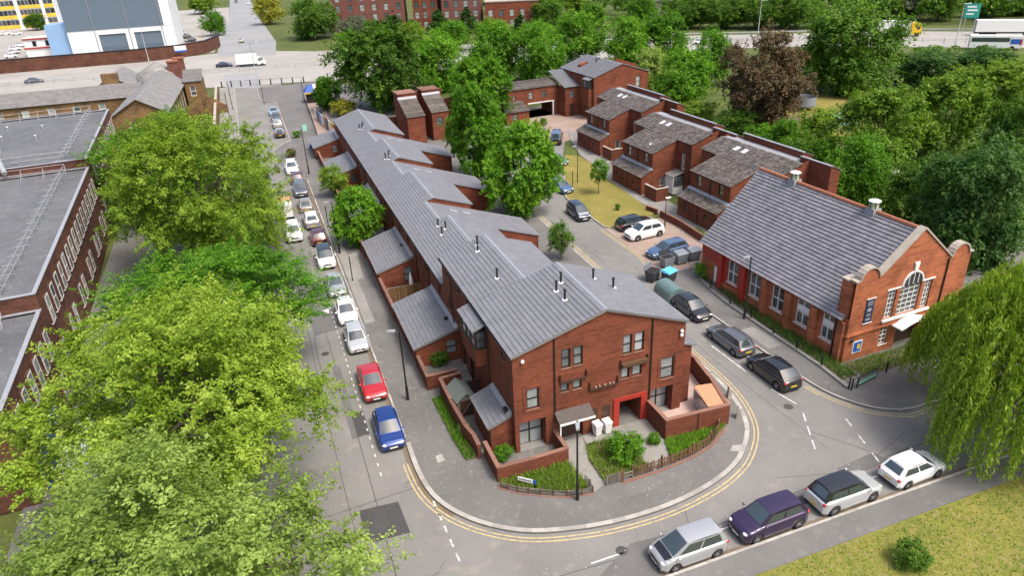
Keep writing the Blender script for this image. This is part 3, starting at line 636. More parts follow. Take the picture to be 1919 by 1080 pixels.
# oriel bay on the left flank
mb = MB().box(-0.85, 0, 5.1, 8.5, 4.1, 5.4); mb.obj('bay', BR, T)
mb = MB()
PB = wall_face(mb, (-0.85, 8.5), (-0.85, 5.1), 5.4, 6.9, [(0.15, 1.15, 5.5, 6.8), (1.3, 2.1, 5.5, 6.8), (2.25, 3.25, 5.5, 6.8)], 0.08)
PBn = wall_face(mb, (-0.85, 5.1), (0, 5.1), 5.4, 6.9, [(0.1, 0.75, 5.5, 6.8)], 0.08); wall_face(mb, (0, 8.5), (-0.85, 8.5), 5.4, 6.9)
bay = mb.obj('bay', 'dark_frame', T)
for q in ((0.15, 1.15, 5.5, 6.8), (1.3, 2.1, 5.5, 6.8), (2.25, 3.25, 5.5, 6.8)): window(T, PB, *q, q=0.08, fw=0.05, pane='pane')
window(T, PBn, 0.1, 0.75, 5.5, 6.8, q=0.08, fw=0.05)
courses(T, 'bay_roof', (-1.0, 8.6, 6.92), (-1.0, 5.0, 6.92), (-0.02, 8.6, 7.3), (-0.02, 5.0, 7.3), 'tile_slate')
for x, y in ((-0.12, 4.7), (-0.12, 9.2), (-0.12, 13.6)): MB().tube((x, y, 0.1), (x, y, 7.4 if y < 12 else 7.5), 0.05).obj('drainpipe', 'dark_frame', T)
# ---- low lean-to wing on the right flank (stair and yard)
mb = MB(); wall_face(mb, (12.45, 0.55), (13.45, 0.55), 0, [(0, 5.2), (1.0, 4.85)]); wall_face(mb, (13.45, 0.55), (13.45, 7.6), 0, 4.85); mb.obj('side_wall', BR, T)
courses(T, 'roof', (13.65, 0.4, 4.82), (13.65, 7.7, 4.82), (12.46, 0.4, 5.25), (12.46, 7.7, 5.25), 'tile_slate')
# ---- the lower two-storey houses behind: mains and cross wings
ZL, S2 = 5.1, 0.31
def low_main(y0, y1):
    ur = 4.0; zr = ZL + ur * S2; ue = 8.1; zre = zr - (ue - ur) * 0.34
    main_roof(y0, y1, ZL, ur, zr, ue, zre)
    mb = MB()
    for a, b in (((8.0, y0 + 0.1), (8.0, y1 - 0.05)),): wall_face(mb, a, b, 0, zre - 0.02)
    wall_face(mb, (0, y0 + 0.1), (8.0, y0 + 0.1), 0, [(0, ZL), (4.0, zr), (8.0, zre)]); wall_face(mb, (8.0, y1 - 0.05), (0, y1 - 0.05), 0, [(0, zre), (4.0, zr), (8.0, ZL)])
    mb.obj('house_wall', BR, T)
def low_wing(y0, y1):
    ur = 3.1; zr = ZL + ur * S2; ue = 13.55; zre = 2.45
    main_roof(y0, y1, ZL, ur, zr, ue, zre)
    mb = MB(); wall_face(mb, (13.45, y0 + 0.1), (13.45, y1 - 0.1), 0, zre - 0.02)
    k = (zr - zre) / (ue - ur); zx = zr - (8.0 - ur) * k
    wall_face(mb, (8.0, y0 + 0.1), (13.45, y0 + 0.1), 0, [(0, zx), (5.45, zre)]); wall_face(mb, (13.45, y1 - 0.1), (8.0, y1 - 0.1), 0, [(0, zre), (5.45, zx)])
    mb.obj('wing_wall', BR, T)
    for xx in (5.1, 6.5):                                                          # pale rooflights
        z = zr - (xx - ur) * k + 0.06
        MB().hexa([(xx, y0 + 3.6, z), (xx + 0.9, y0 + 3.6, z - 0.9 * k), (xx + 0.9, y0 + 4.2, z - 0.9 * k), (xx, y0 + 4.2, z)], [(xx, y0 + 3.6, z + 0.12), (xx + 0.9, y0 + 3.6, z + 0.1 - 0.9 * k), (xx + 0.9, y0 + 4.2, z + 0.1 - 0.9 * k), (xx, y0 + 4.2, z + 0.12)]).obj('rooflight', 'lead', T)
lows = [('m', 16.72, 28.75), ('w', 28.76, 34.55), ('m', 34.56, 44.85), ('w', 44.86, 51.3), ('m', 51.31, 61.5), ('w', 61.51, 67.85), ('m', 67.86, 82.5)]
for k_, a, b in lows: (low_main if k_ == 'm' else low_wing)(a, b)
mb = MB(); L_ = 82.4 - 16.5
lw = []
for y in (18.1, 22.9, 25.1, 30.1, 33.8, 39.0, 41.5, 46.5, 50.0, 55.5, 58.0, 63, 66.5, 72, 76, 79): lw.append((82.4 - y - 0.38, 82.4 - y + 0.38, 3.6, 4.5))
PL = wall_face(mb, (0, 82.4), (0, 16.5), 0, ZL, lw); mb.obj('house_wall', BR, T)
for q in lw: window(T, PL, *q, fw=0.05, pane='pane_dark')
for y in (21.6, 26.4, 37.6, 43.2, 53.7, 60): MB().tube((-0.1, y, 0.1), (-0.1, y, 5.0), 0.05).obj('drainpipe', 'dark_frame', T)
# flue pipes standing in the roofs
def flue(x, y, zbase, h=0.75):
    mb = MB().tube((x, y, zbase - 0.1), (x, y, zbase + h), 0.075, n=10).lathe([(0.11, 0), (0.12, 0.06), (0.06, 0.12), (0, 0.13)], (x, y, zbase + h), 10); o = mb.obj('flue', 'black_metal', T)
    MB().hexa([(x - 0.2, y - 0.2, zbase - 0.05), (x + 0.2, y - 0.2, zbase - 0.05), (x + 0.2, y + 0.2, zbase - 0.05), (x - 0.2, y + 0.2, zbase - 0.05)], [(x - 0.18, y - 0.18, zbase + 0.07), (x + 0.18, y - 0.18, zbase + 0.09), (x + 0.18, y + 0.18, zbase + 0.09), (x - 0.18, y + 0.18, zbase + 0.07)]).obj('flashing', 'white_paint', o)
zE = lambda x: EZ + sl * x + 0.05
for x, y in ((4.9, 2.9), (4.9, 4.3), (5.55, 5.0), (2.4, 9.4), (2.9, 15.6), (2.6, 14.6)): flue(x, y, zE(x))
flue(8.2, 5.4, AZ_ - 1.8 * 0.36); flue(9.1, 4.1, AZ_ - 2.7 * 0.36)
zL_ = lambda x: ZL + S2 * x + 0.05
for x, y in ((2.6, 27.5), (3.0, 26.2), (2.4, 25.4), (2.6, 53.0), (2.9, 52.3), (3.2, 53.6), (2.3, 71), (2.6, 70.2), (2.9, 71.4)): flue(x, y, zL_(x), 0.7)
# ---- single-storey lean-to annexes on the street side
def annex(y0, y1, u, zl, zh, win=None, door=True):
    mb = MB(); ops = [((y1 - y0) * 0.5, (y1 - y0) * 0.5 + 0.9, 0.02, 1.85)] if door else []
    Pa = wall_face(mb, (u, y1), (u, y0), 0, zl, ops, 0.1)
    near_ops = [win] if win else []
    Pb = wall_face(mb, (u, y0), (0, y0), 0, [(0, zl), (-u, zh)], near_ops, 0.1); wall_face(mb, (0, y1), (u, y1), 0, [(0, zh), (-u, zl)])
    mb.obj('annex_wall', BR, T)
    if win: window(T, Pb, *win, q=0.1, fw=0.07, pane='pane')
    for q in ops:
        m2 = MB(); fbox(m2, Pa, *q, 0.08, 0.12); m2.obj('door', 'dark_door', T)
    k = (zh - zl) / -u
    courses(T, 'annex_roof', (u - 0.2, y1 + 0.05, zl - 0.2 * k + 0.03), (u - 0.2, y0 - 0.12, zl - 0.2 * k + 0.03), (-0.02, y1 + 0.05, zh + 0.03), (-0.02, y0 - 0.12, zh + 0.03), 'tile_slate')
    MB().hexa([(-0.28, y0 - 0.1, zh - 0.02), (-0.003, y0 - 0.1, zh + 0.05), (-0.003, y1, zh + 0.05), (-0.28, y1, zh - 0.02)], [(-0.28, y0 - 0.1, zh + 0.04), (-0.003, y0 - 0.1, zh + 0.24), (-0.003, y1, zh + 0.24), (-0.28, y1, zh + 0.04)]).obj('flashing', 'lead', T)
    MB().tube((u - 0.06, y0 + 0.06, 0.1), (u - 0.06, y0 + 0.06, zl), 0.045).obj('drainpipe', 'dark_frame', T)
    MB().ext([(u - 0.2, y0 - 0.13, zl - 0.2 * k - 0.1), (0, y0 - 0.13, zh - 0.1), (0, y0 - 0.13, zh - 0.02), (u - 0.2, y0 - 0.13, zl - 0.2 * k - 0.02)], (0, 0.1, 0)).obj('verge_board', 'wood_grey', T)
annex(0.62, 4.36, -1.5, 2.3, 2.85, None, False)
annex(12.85, 21.1, -3.55, 1.95, 2.95, (2.45, 3.3, 0.8, 2.05))
annex(28.25, 36.7, -3.55, 1.95, 2.95, (2.45, 3.3, 0.5, 2.0))
annex(45.0, 53.3, -3.55, 1.95, 2.95, (2.45, 3.3, 0.8, 2.0))
annex(61.8, 70.0, -3.55, 1.95, 2.95, (2.45, 3.3, 0.8, 2.0))
annex(78.9, 85.5, -4.0, 1.95, 2.95, (2.7, 3.5, 0.8, 2.0))
MB().box(-0.6, -0.3, 14.6, 14.9, 2.8, 3.1).box(-0.55, -0.3, 31.5, 31.8, 2.75, 3.05).box(-0.35, -0.1, 0.9, 1.3, 2.8, 3.12).obj('boiler_flue', 'black_metal', T)

# ================================================================== GARDEN WALLS AND FRONT GARDEN
def garden_wall(label, pts, h, t=0.22, posts=True, mat='brick_garden', cop='coping'):
    """free-standing brick wall along points, coping pieces one per run, pilasters at the joints"""
    o = thing('garden_wall', label, 'wall', (pts[0][0], pts[0][1], 0.1))
    b = Vector((pts[0][0], pts[0][1], 0))
    hs = h if isinstance(h, (list, tuple)) else [h] * (len(pts) - 1)
    for (p, q), hh in zip(zip(pts, pts[1:]), hs):
        p, q = V2(*p) - b, V2(*q) - b; d = (q - p).normalized(); n = Vector((-d.y, d.x, 0)) * t / 2
        e = d * (t / 2 - 0.003)
        c = [p - e - n, q + e - n, q + e + n, p - e + n]
        MB().hexa([v + Vector((0, 0, -0.1)) for v in c], [v + Vector((0, 0, hh)) for v in c]).obj('wall', mat, o)
        n2 = n * 1.25; c = [p - e * 1.2 - n2, q + e * 1.2 - n2, q + e * 1.2 + n2, p - e * 1.2 + n2]
        MB().hexa([v + Vector((0, 0, hh + 0.001)) for v in c], [v + Vector((0, 0, hh + 0.065 + rnd.uniform(0, .004))) for v in c]).obj('coping', cop, o)
        L = (q - p).length
        if posts and L > 3:
            for k in range(1, int(L / 1.7)):
                m = p + d * (L * k / int(L / 1.7)); c = [m - d * 0.05 - n * 1.12, m + d * 0.05 - n * 1.12, m + d * 0.05 + n * 1.12, m - d * 0.05 + n * 1.12]
                MB().hexa([v + Vector((0, 0, -0.1)) for v in c], [v + Vector((0, 0, hh - 0.01)) for v in c]).obj('joint_cover', 'dark_frame', o)
    return o
garden_wall('red brick wall enclosing the patio at the terrace corner by the street sign', [(-1.95, 0.5), (-1.95, -2.05), (0.4, -2.1), (2.7, -2.05), (2.72, -0.25)], [1.15, 1.1, 1.1, 1.15], posts=True)
garden_wall('stepped red brick wall beside the shed along the left pavement', [(-2.75, 8.6), (-2.75, 5.9), (-2.65, 3.0), (-2.4, 1.6), (-2.4, 0.55)], [1.35, 1.25, 1.15, 1.15], posts=False)
garden_wall('short red brick wall closing the shed yard on its far side', [(-2.6, 8.75), (-1.2, 8.9)], 1.3, posts=False)
garden_wall('red brick yard wall below the annex with the shrub pot', [(-3.5, 12.6), (-3.5, 9.6), (-1.35, 9.6)], [1.2, 1.2], posts=False)
garden_wall('red brick yard wall between the two middle annexes, timber fence on top behind', [(-3.55, 28.1), (-3.55, 21.3)], 1.25, posts=False)
garden_wall('red brick yard wall behind the round leafy street tree', [(-3.55, 44.8), (-3.55, 36.9)], 1.25, posts=False)
garden_wall('red brick yard wall beyond the round leafy tree', [(-3.55, 61.6), (-3.55, 53.5)], 1.25, posts=False)
garden_wall('red brick yard wall at the far end annexes', [(-3.55, 78.7), (-3.55, 70.2)], 1.25, posts=False)
garden_wall('tall red brick wall round the pink patio on the right corner', [(9.75, -0.3), (9.75, -2.55), (14.4, -2.75), (15.3, 0.6), (15.75, 3.2), (15.9, 7.5)], [1.55, 1.55, 1.5, 1.45, 1.5])
struct(slab('patio', [(9.9, -2.4), (14.3, -2.6), (15.15, 0.6), (15.6, 3.2), (15.7, 7.5), (13.5, 7.5), (13.5, 0.5), (12.5, 0.5), (12.5, 0.02), (9.9, 0.02)], 0.1, 0.17, 'pink_patio'))
o = thing('patio_shelter', 'small lean-to shelter with an orange corrugated roof on the pink patio', 'shelter', (13.2, -1.3, 0.17))
b_ = MB().hexa([(-0.2, -1.15, 1.5), (1.55, -1.2, 1.3), (2.05, 1.25, 1.3), (0.3, 1.3, 1.5)], [(-0.2, -1.15, 1.56), (1.55, -1.2, 1.36), (2.05, 1.25, 1.36), (0.3, 1.3, 1.56)]); rf = b_.obj('roof', 'orange_roof', o)
for k in range(9):
    t = (k + 0.5) / 9; x = -0.2 + 1.75 * t; z = 1.563 - 0.2 * t
    MB().hexa([(x - 0.03, -1.15 - .05 * t, z - .002), (x + 0.03, -1.15 - .05 * t, z - .002), (x + 0.53, 1.3 - .05 * t, z - .002), (x + 0.47, 1.3 - .05 * t, z - .002)], [(x - 0.01, -1.15 - .05 * t, z + .03), (x + 0.01, -1.15 - .05 * t, z + .03), (x + 0.51, 1.3 - .05 * t, z + .03), (x + 0.49, 1.3 - .05 * t, z + .03)]).obj('rib', 'orange_roof', rf)
for x, y in ((-0.15, -1.1), (0.3, 1.2), (1.5, -1.1), (2.0, 1.2)): MB().box(x - 0.04, x + 0.04, y - 0.04, y + 0.04, 0, 1.33).obj('post', 'white_paint', o)
MB().hexa([(-0.12, -1.0, 0.02), (-0.08, -1.0, 0.02), (0.32, 1.1, 0.02), (0.28, 1.1, 0.02)], [(-0.12, -1.0, 1.3), (-0.08, -1.0, 1.3), (0.32, 1.1, 1.3), (0.28, 1.1, 1.3)]).obj('side_panel', 'pane', o)
# paths, beds
struct(slab('path', [(2.85, -0.1), (4.7, -0.1), (4.5, -1.2), (4.0, -2.6), (3.95, -4.9), (3.1, -5.3), (2.95, -3.5), (2.85, -2.0)], 0.1, 0.135, 'concrete'))
struct(slab('path', [(4.71, -0.1), (9.6, -0.1), (9.55, -2.6), (8.7, -4.9), (7.4, -5.0), (7.3, -3.6), (7.25, -1.1), (4.71, -0.95)], 0.1, 0.133, 'concrete'))
def grass_patch(name, poly, z, n, h, mat, label, bed=True):
    """lawn blades on a bed: uncountable, one object"""
    if bed: struct(slab('planting_bed', poly, z - 0.12, z, 'soil'))
    xs = [p[0] for p in poly]; ys = [p[1] for p in poly]; mb = MB()
    def inside(x, y):
        c = False; j = len(poly) - 1
        for i in range(len(poly)):
            xi, yi = poly[i]; xj, yj = poly[j]
            if (yi > y) != (yj > y) and x < (xj - xi) * (y - yi) / (yj - yi) + xi: c = not c
            j = i
        return c
    k = 0; tint = []
    while k < n:
        x, y = rnd.uniform(min(xs), max(xs)), rnd.uniform(min(ys), max(ys))
        if not inside(x, y): continue
        k += 1; a = rnd.uniform(0, 6.28); hh = h * rnd.uniform(0.4, 1.2); l = rnd.uniform(0.2, 0.9) * hh; wd = rnd.uniform(0.015, 0.035)
        c, s = math.cos(a), math.sin(a)
        mb.add([(x - s * wd, y + c * wd, z), (x + s * wd, y - c * wd, z), (x + c * l, y + s * l, z + hh)], [(0, 1, 2)]); tint.append(rnd.random())
    me = mb.mesh(name, [M[mat]]); at = me.attributes.new('tint', 'FLOAT', 'FACE'); at.data.foreach_set('value', tint)
    ob = place(name, me); ob['kind'] = 'stuff'; tag(ob, label, 'grass'); return ob
grass_patch('garden_grass', [(-1.9, -2.25), (2.75, -2.2), (2.85, -3.4), (2.95, -4.9), (1.4, -4.75), (-0.1, -4.0), (-1.3, -3.2), (-2.05, -2.6)], 0.17, 2600, 0.42, 'leaf_yellowish', 'long straw-green grass below the patio wall by the street sign')
grass_patch('garden_grass', [(4.55, -1.05), (7.2, -1.15), (7.25, -3.6), (7.3, -4.7), (5.6, -4.8), (4.1, -4.7), (4.1, -2.6)], 0.16, 2600, 0.32, 'leaf_yellowish', 'rough grass in the bed between the two front paths')
grass_patch('garden_grass', [(9.6, -2.75), (14.3, -2.95), (13.4, -3.4), (12.2, -4.2), (10.4, -4.6), (8.85, -4.85)], 0.17, 3000, 0.3, 'leaf_bright', 'green grass strip between the right patio wall and the picket fence')
grass_patch('garden_grass', [(-3.6, 8.2), (-2.9, 8.2), (-2.8, 3.0), (-2.6, 0.6), (-3.3, 0.6), (-3.5, 3)], 0.17, 1800, 0.3, 'leaf_bright', 'bright green weeds along the wall by the left pavement')
grass_patch('lawn_grass', [(7, -14.3), (34, -14.3), (34, -24), (7, -24)], 0.1, 12000, 0.17, 'leaf_yellowish', 'dry yellow-green lawn grass at the bottom right', False)
grass_patch('bay_grass', [(25.3, -1.8), (26.7, -1.8), (26.7, 17), (25.9, 17), (25.3, 8)], 0.16, 4200, 0.45, 'leaf_mid', 'dark weedy strip between the hall wall and its railing')
grass_patch('bay_grass', [(27.0, -2.1), (38, -1.9), (38, -0.2), (27.0, -0.2)], 0.16, 2200, 0.4, 'leaf_mid', 'weeds along the front of the brick hall')
grass_patch('verge_grass', [(31.0, 24.7), (32.3, 23.2), (32.5, 28), (31.4, 29)], 0.2, 700, 0.25, 'leaf_bright', 'small green verge beside the hall and the parking bay')
# picket fence on the curve, pickets one by one
fence_line = smooth_poly([(5.85, -5.05), (8.0, -5.0), (10.5, -4.7), (12.2, -4.15), (13.4, -3.3), (13.85, -2.75)], 5)
fo = thing('picket_fence', 'brown wooden picket fence curving along the front garden', 'fence', (5.85, -5.05, 0.115)); fb = V2(5.85, -5.05)
pk = MB().ext([(-0.04, -0.012, 0.05), (0.04, -0.012, 0.05), (0.04, -0.012, 0.8), (0, -0.012, 0.88), (-0.04, -0.012, 0.8)], (0, 0.024, 0)).mesh('picket', [M['picket']])
acc = 0.0; step = 0.155; nx = 0.0
for a, b in zip(fence_line, fence_line[1:]):
    A, B = V2(*a), V2(*b); L = (B - A).length; ang = math.atan2(B.y - A.y, B.x - A.x)
    while nx < L:
        p = A + (B - A) * (nx / L) - fb
        if rnd.random() > 0.04: 
            oo = place('picket', pk, fo, (p.x, p.y, rnd.uniform(-0.03, 0.02)), ang); oo.rotation_euler = (rnd.uniform(-.06, .06), rnd.uniform(-.07, .07), ang)
        nx += step
    nx -= L
    d = (B - A).normalized(); n = Vector((-d.y, d.x, 0))
    for z in (0.25, 0.62):
        m_ = [A - fb + n * 0.015, B - fb + n * 0.015, B - fb + n * 0.055, A - fb + n * 0.055]
        MB().hexa([v + Vector((0, 0, z)) for v in m_], [v + Vector((0, 0, z + 0.07)) for v in m_]).obj('rail', 'picket', fo)
for i in (0, 5, 10, 15, 20, 25):
    if i < len(fence_line):
        p = V2(*fence_line[i]) - fb; MB().box(p.x - 0.05, p.x + 0.05, p.y + 0.02, p.y + 0.12, -0.1, 0.98).obj('post', 'picket', fo)
gt = thing('garden_gate', 'small pale slatted wooden garden gate by the front path', 'gate', (4.0, -5.1, 0.115))
for k in range(7): MB().box(0.05 + k * 0.14, 0.12 + k * 0.14, -0.02, 0.02, 0.08, 0.82).obj('slat', 'wood_grey', gt)
for z in (0.22, 0.66): MB().box(0.0, 1.0, 0.021, 0.05, z, z + 0.07).obj('rail', 'wood_grey', gt)
MB().box(1.0, 1.1, -0.04, 0.06, -0.1, 0.95).obj('post', 'picket', gt)
rf_ = thing('rail_fence', 'low broken post and rail fence joining the gate to the picket fence', 'fence', (5.12, -5.12, 0.115))
for z in (0.3, 0.55): MB().box(0, 0.72, -0.02, 0.02, z, z + 0.09).obj('rail', 'wood_grey', rf_)
MB().box(-0.02, 0.06, -0.05, 0.03, -0.1, 0.8).obj('post', 'picket', rf_)
rf_ = thing('rail_fence', 'low grey timber rail fence round the corner bed by the lamp post', 'fence', (-2.0, -2.7, 0.115)); rb = V2(-2.0, -2.7)
rl = smooth_poly([(-2.0, -2.7), (-1.2, -3.45), (0.0, -4.2), (1.4, -4.95), (3.0, -5.25), (3.02, -4.1)], 2)
for a, b in zip(rl, rl[1:]):
    A, B = V2(*a) - rb, V2(*b) - rb; d = (B - A).normalized(); n = Vector((-d.y, d.x, 0)) * 0.02
    for z in (0.12, 0.34):
        c = [A - n, B - n, B + n, A + n]; MB().hexa([v + Vector((0, 0, z)) for v in c], [v + Vector((0, 0, z + 0.10)) for v in c]).obj('rail', 'wood_grey', rf_)
    MB().box(A.x - 0.04, A.x + 0.04, A.y - 0.04, A.y + 0.04, -0.1, 0.52).obj('post', 'picket', rf_)
# brick edging round the front garden
ed = struct(slab('garden_edging', [(-2.3, -2.6), (-1.3, -3.6), (0.0, -4.4), (1.4, -5.1), (3.0, -5.45), (3.0, -5.3), (1.45, -4.98), (0.0, -4.27), (-1.25, -3.5), (-2.15, -2.55)], 0.1, 0.15, 'coping'))
ed = struct(slab('garden_edging', [(5.1, -5.35), (8.0, -5.28), (10.6, -4.95), (12.4, -4.4), (13.7, -3.5), (14.3, -2.9), (14.15, -2.85), (13.55, -3.35), (12.3, -4.25), (10.55, -4.8), (8.0, -5.1), (5.1, -5.15)], 0.1, 0.15, 'coping'))
# concrete barrier blocks at the right corner
for k, (x, y, a) in enumerate(((16.35, -0.35, 1.2), (15.55, -2.55, 0.9))):
    o = MB().hexa([(-0.26, -0.15, -0.05), (0.26, -0.15, -0.05), (0.26, 0.15, -0.05), (-0.26, 0.15, -0.05)], [(-0.2, -0.1, 0.85), (0.2, -0.1, 0.85), (0.2, 0.1, 0.85), (-0.2, 0.1, 0.85)]).hexa([(-0.2, -0.1, 0.851), (0.2, -0.1, 0.851), (0.2, 0.1, 0.851), (-0.2, 0.1, 0.851)], [(-0.14, -0.05, 0.95), (0.14, -0.05, 0.95), (0.14, 0.05, 0.95), (-0.14, 0.05, 0.95)]).obj('concrete_bollard', 'stone', None, (x, y, 0.115)); o.rotation_euler = (0, 0, a)
    tag(o, 'pale concrete bollard at the kerb %s' % ('beside the far end of the patio wall' if k == 0 else 'nearest the front right corner'), 'bollard', 'concrete bollards on the corner')
# shed
sh = thing('garden_shed', 'small timber shed with a grey-green felt roof in the side yard', 'shed', (-2.45, 5.15, 0.1), RAD(4))
MB().box(0, 1.35, 0, 2.1, 0, 1.45).ext([(0, 0, 1.45), (1.35, 0, 1.45), (0.67, 0, 1.95)], (0, 2.1, 0)).obj('wall', 'wood_grey', sh)
MB().hexa([(-0.12, -0.12, 1.38), (0.67, -0.12, 1.97), (0.67, 2.2, 1.97), (-0.12, 2.2, 1.38)], [(-0.12, -0.12, 1.42), (0.67, -0.12, 2.02), (0.67, 2.2, 2.02), (-0.12, 2.2, 1.42)]).obj('roof', 'shed_felt', sh)
MB().hexa([(0.675, -0.12, 1.97), (1.47, -0.12, 1.38), (1.47, 2.2, 1.38), (0.675, 2.2, 1.97)], [(0.675, -0.12, 2.02), (1.47, -0.12, 1.42), (1.47, 2.2, 1.42), (0.675, 2.2, 2.02)]).obj('roof', 'shed_felt', sh)
mb = MB().box(0.2, 1.15, -0.04, -0.005, 0.1, 1.4); d_ = mb.obj('door', 'dark_door', sh); MB().hexa([(0.22, -0.06, 0.3), (0.3, -0.06, 0.3), (0.3, -0.045, 0.3), (0.22, -0.045, 0.3)], [(1.05, -0.06, 1.3), (1.13, -0.06, 1.3), (1.13, -0.045, 1.3), (1.05, -0.045, 1.3)]).obj('brace', 'wood_grey', d_)
# timber fence in the yard between the annexes, board by board
tf = thing('timber_fence', 'orange-brown board fence across the yard between the annexes', 'fence', (-3.4, 24.6, 0.1))
bd = MB().box(0, 0.142, -0.012, 0.012, 0, 1.7).mesh('board', [M['wood_brown']])
for k in range(22): place('board', bd, tf, (k * 0.15, 0.0, rnd.uniform(-0.02, 0.02)))
for z in (0.4, 1.3): MB().box(0, 3.3, 0.014, 0.05, z, z + 0.08).obj('rail', 'wood_brown', tf)
df = thing('decking_fence', 'weathered dark timber gate and decking in the shed yard', 'decking', (-1.15, 9.15, 0.1))
for k in range(9): MB().box(-0.1, 1.1, 0.3 * k * 0.5, 0.3 * k * 0.5 + 0.13, 0.0, 0.1).obj('board', 'wood_grey', df)
gt2 = thing('yard_gate', 'dark slatted timber gate across the shed yard', 'gate', (-1.2, 7.6, 0.1))
for k in range(7): MB().box(0, 1.15, -0.02, 0.02, 0.1 + k * 0.17, 0.23 + k * 0.17).obj('slat', 'dark_door', gt2)
o = MB().tube((-0.7, 27.2, 0.1), (-0.7, 27.2, 0.6), 0.03).lathe([(0.22, 0.0), (0.2, 0.5), (0.07, 1.25), (0.02, 1.4)], (-0.7, 27.2, 0.5), 10).obj('folded_parasol', 'white_paint'); tag(o, 'folded white parasol standing behind the board fence', 'parasol')
# two white wheelie bins by the cupboards
def wheelie(x, y, rz, mat, label, lid=None):
    o = thing('wheelie_bin', label, 'bin', (x, y, 0.135), rz)
    MB().hexa([(-0.2, -0.22, 0.08), (0.2, -0.22, 0.08), (0.2, 0.22, 0.08), (-0.2, 0.22, 0.08)], [(-0.27, -0.3, 0.95), (0.27, -0.3, 0.95), (0.27, 0.3, 0.95), (-0.27, 0.3, 0.95)]).obj('body', mat, o)
    MB().hexa([(-0.29, -0.33, 0.951), (0.29, -0.33, 0.951), (0.29, 0.33, 0.951), (-0.29, 0.33, 0.951)], [(-0.26, -0.28, 1.02), (0.26, -0.28, 1.02), (0.26, 0.28, 1.05), (-0.26, 0.28, 1.05)]).obj('lid', lid or mat, o)
    for sx in (-1, 1): MB().tube((sx * 0.2, 0.24, 0.09), (sx * 0.26, 0.24, 0.09), 0.09, n=10).obj('wheel', 'rubber', o)
wheelie(5.72, -0.4, 0.1, 'white_paint', 'white wheelie bin next to the brown front door'); wheelie(6.45, -0.42, 0.05, 'white_paint', 'white wheelie bin next to the red entrance')
# street name sign
o = thing('street_name_sign', 'white street name plate with a blue end panel on two short posts', 'sign', (-1.0, -2.95, 0.115), RAD(-42))
MB().box(-0.0, 1.0, -0.02, 0.02, 0.5, 0.78).obj('plate', 'sign_white', o); MB().box(1.0, 1.2, -0.02, 0.02, 0.5, 0.78).obj('blue_plate', 'sign_blue', o)
for x in (0.1, 1.1): MB().box(x - 0.04, x + 0.04, 0.022, 0.09, -0.1, 0.75).obj('post', 'black_metal', o)
for k in range(7): MB().box(0.1 + k * 0.115, 0.18 + k * 0.115, -0.024, -0.02, 0.6, 0.68).obj('letter_mark', 'black_metal', o)

# ================================================================== THE BRICK HALL
HA = RAD(3.0)
Hh = thing('brick_hall', 'orange brick hall with a steep dark tiled roof, shaped parapet gable and roof vents', 'hall', (26.83, -0.03, 0.0), HA)
HB = 'brick_hall'; HW, HL = 12.0, 17.7
mb = MB()
hw = [(HL - b, HL - a, 1.25, 3.42) for a, b in ((12.45, 13.85), (9.5, 10.9), (6.68, 8.1), (3.85, 5.25), (1.3, 2.5))]
dr = (HL - 15.75, HL - 15.1, 0.02, 2.05)
PH_ = wall_face(mb, (0, HL), (0, 0), 0, 3.95, hw + [dr], 0.16); mb.obj('side_wall', HB, Hh)
for i, q in enumerate(hw):
    window(Hh, PH_, *q, frame='white_paint', pane='pane_dark', q=0.16, rail=True, mull=1, sill='white_paint', fw=0.085)
    if i >= 3:
        k = MB(); fbox(k, PH_, q[0] + 0.05, q[1] - 0.05, 2.45, 2.95, 0.09, 0.15); k.obj('window_panel', 'white_paint', Hh)
k = MB(); fbox(k, PH_, *dr, 0.05, 0.1); k.obj('door', 'white_paint', Hh)
k = MB(); fbox(k, PH_, dr[0] - 0.2, dr[1] + 0.2, 0.0, 0.14, -0.5, 0); k.obj('door_step', 'concrete', Hh)
for y in (14.7, 11.6, 8.8, 5.95, 3.15, 0.5):
    m_ = HB
    MB().box(-0.3, 0, y - 0.28, y + 0.28, 0, 3.55).hexa([(-0.3, y - 0.28, 3.551), (-0.001, y - 0.28, 3.551), (-0.001, y + 0.28, 3.551), (-0.3, y + 0.28, 3.551)], [(-0.02, y - 0.28, 3.85), (-0.001, y - 0.28, 3.85), (-0.001, y + 0.28, 3.85), (-0.02, y + 0.28, 3.85)]).obj('buttress', HB if y < 11 else 'red_hall', Hh) if False else MB().box(-0.3, 0, y - 0.28, y + 0.28, 0, 3.62).obj('buttress', HB if y < 11 else 'red_paint', Hh)
# red painted skin round the first bays
k = MB(); wall_face(k, (-0.012, 15.0), (-0.012, 11.2), 0.9, 3.9, [(15.0 - 13.85, 15.0 - 12.45, 1.25, 3.42)], 0.01); k.obj('red_painted_band', 'red_paint', Hh)
k = MB(); wall_face(k, (-0.012, 17.65), (-0.012, 15.02), 2.4, 3.9); k.obj('red_painted_band', 'red_paint', Hh)
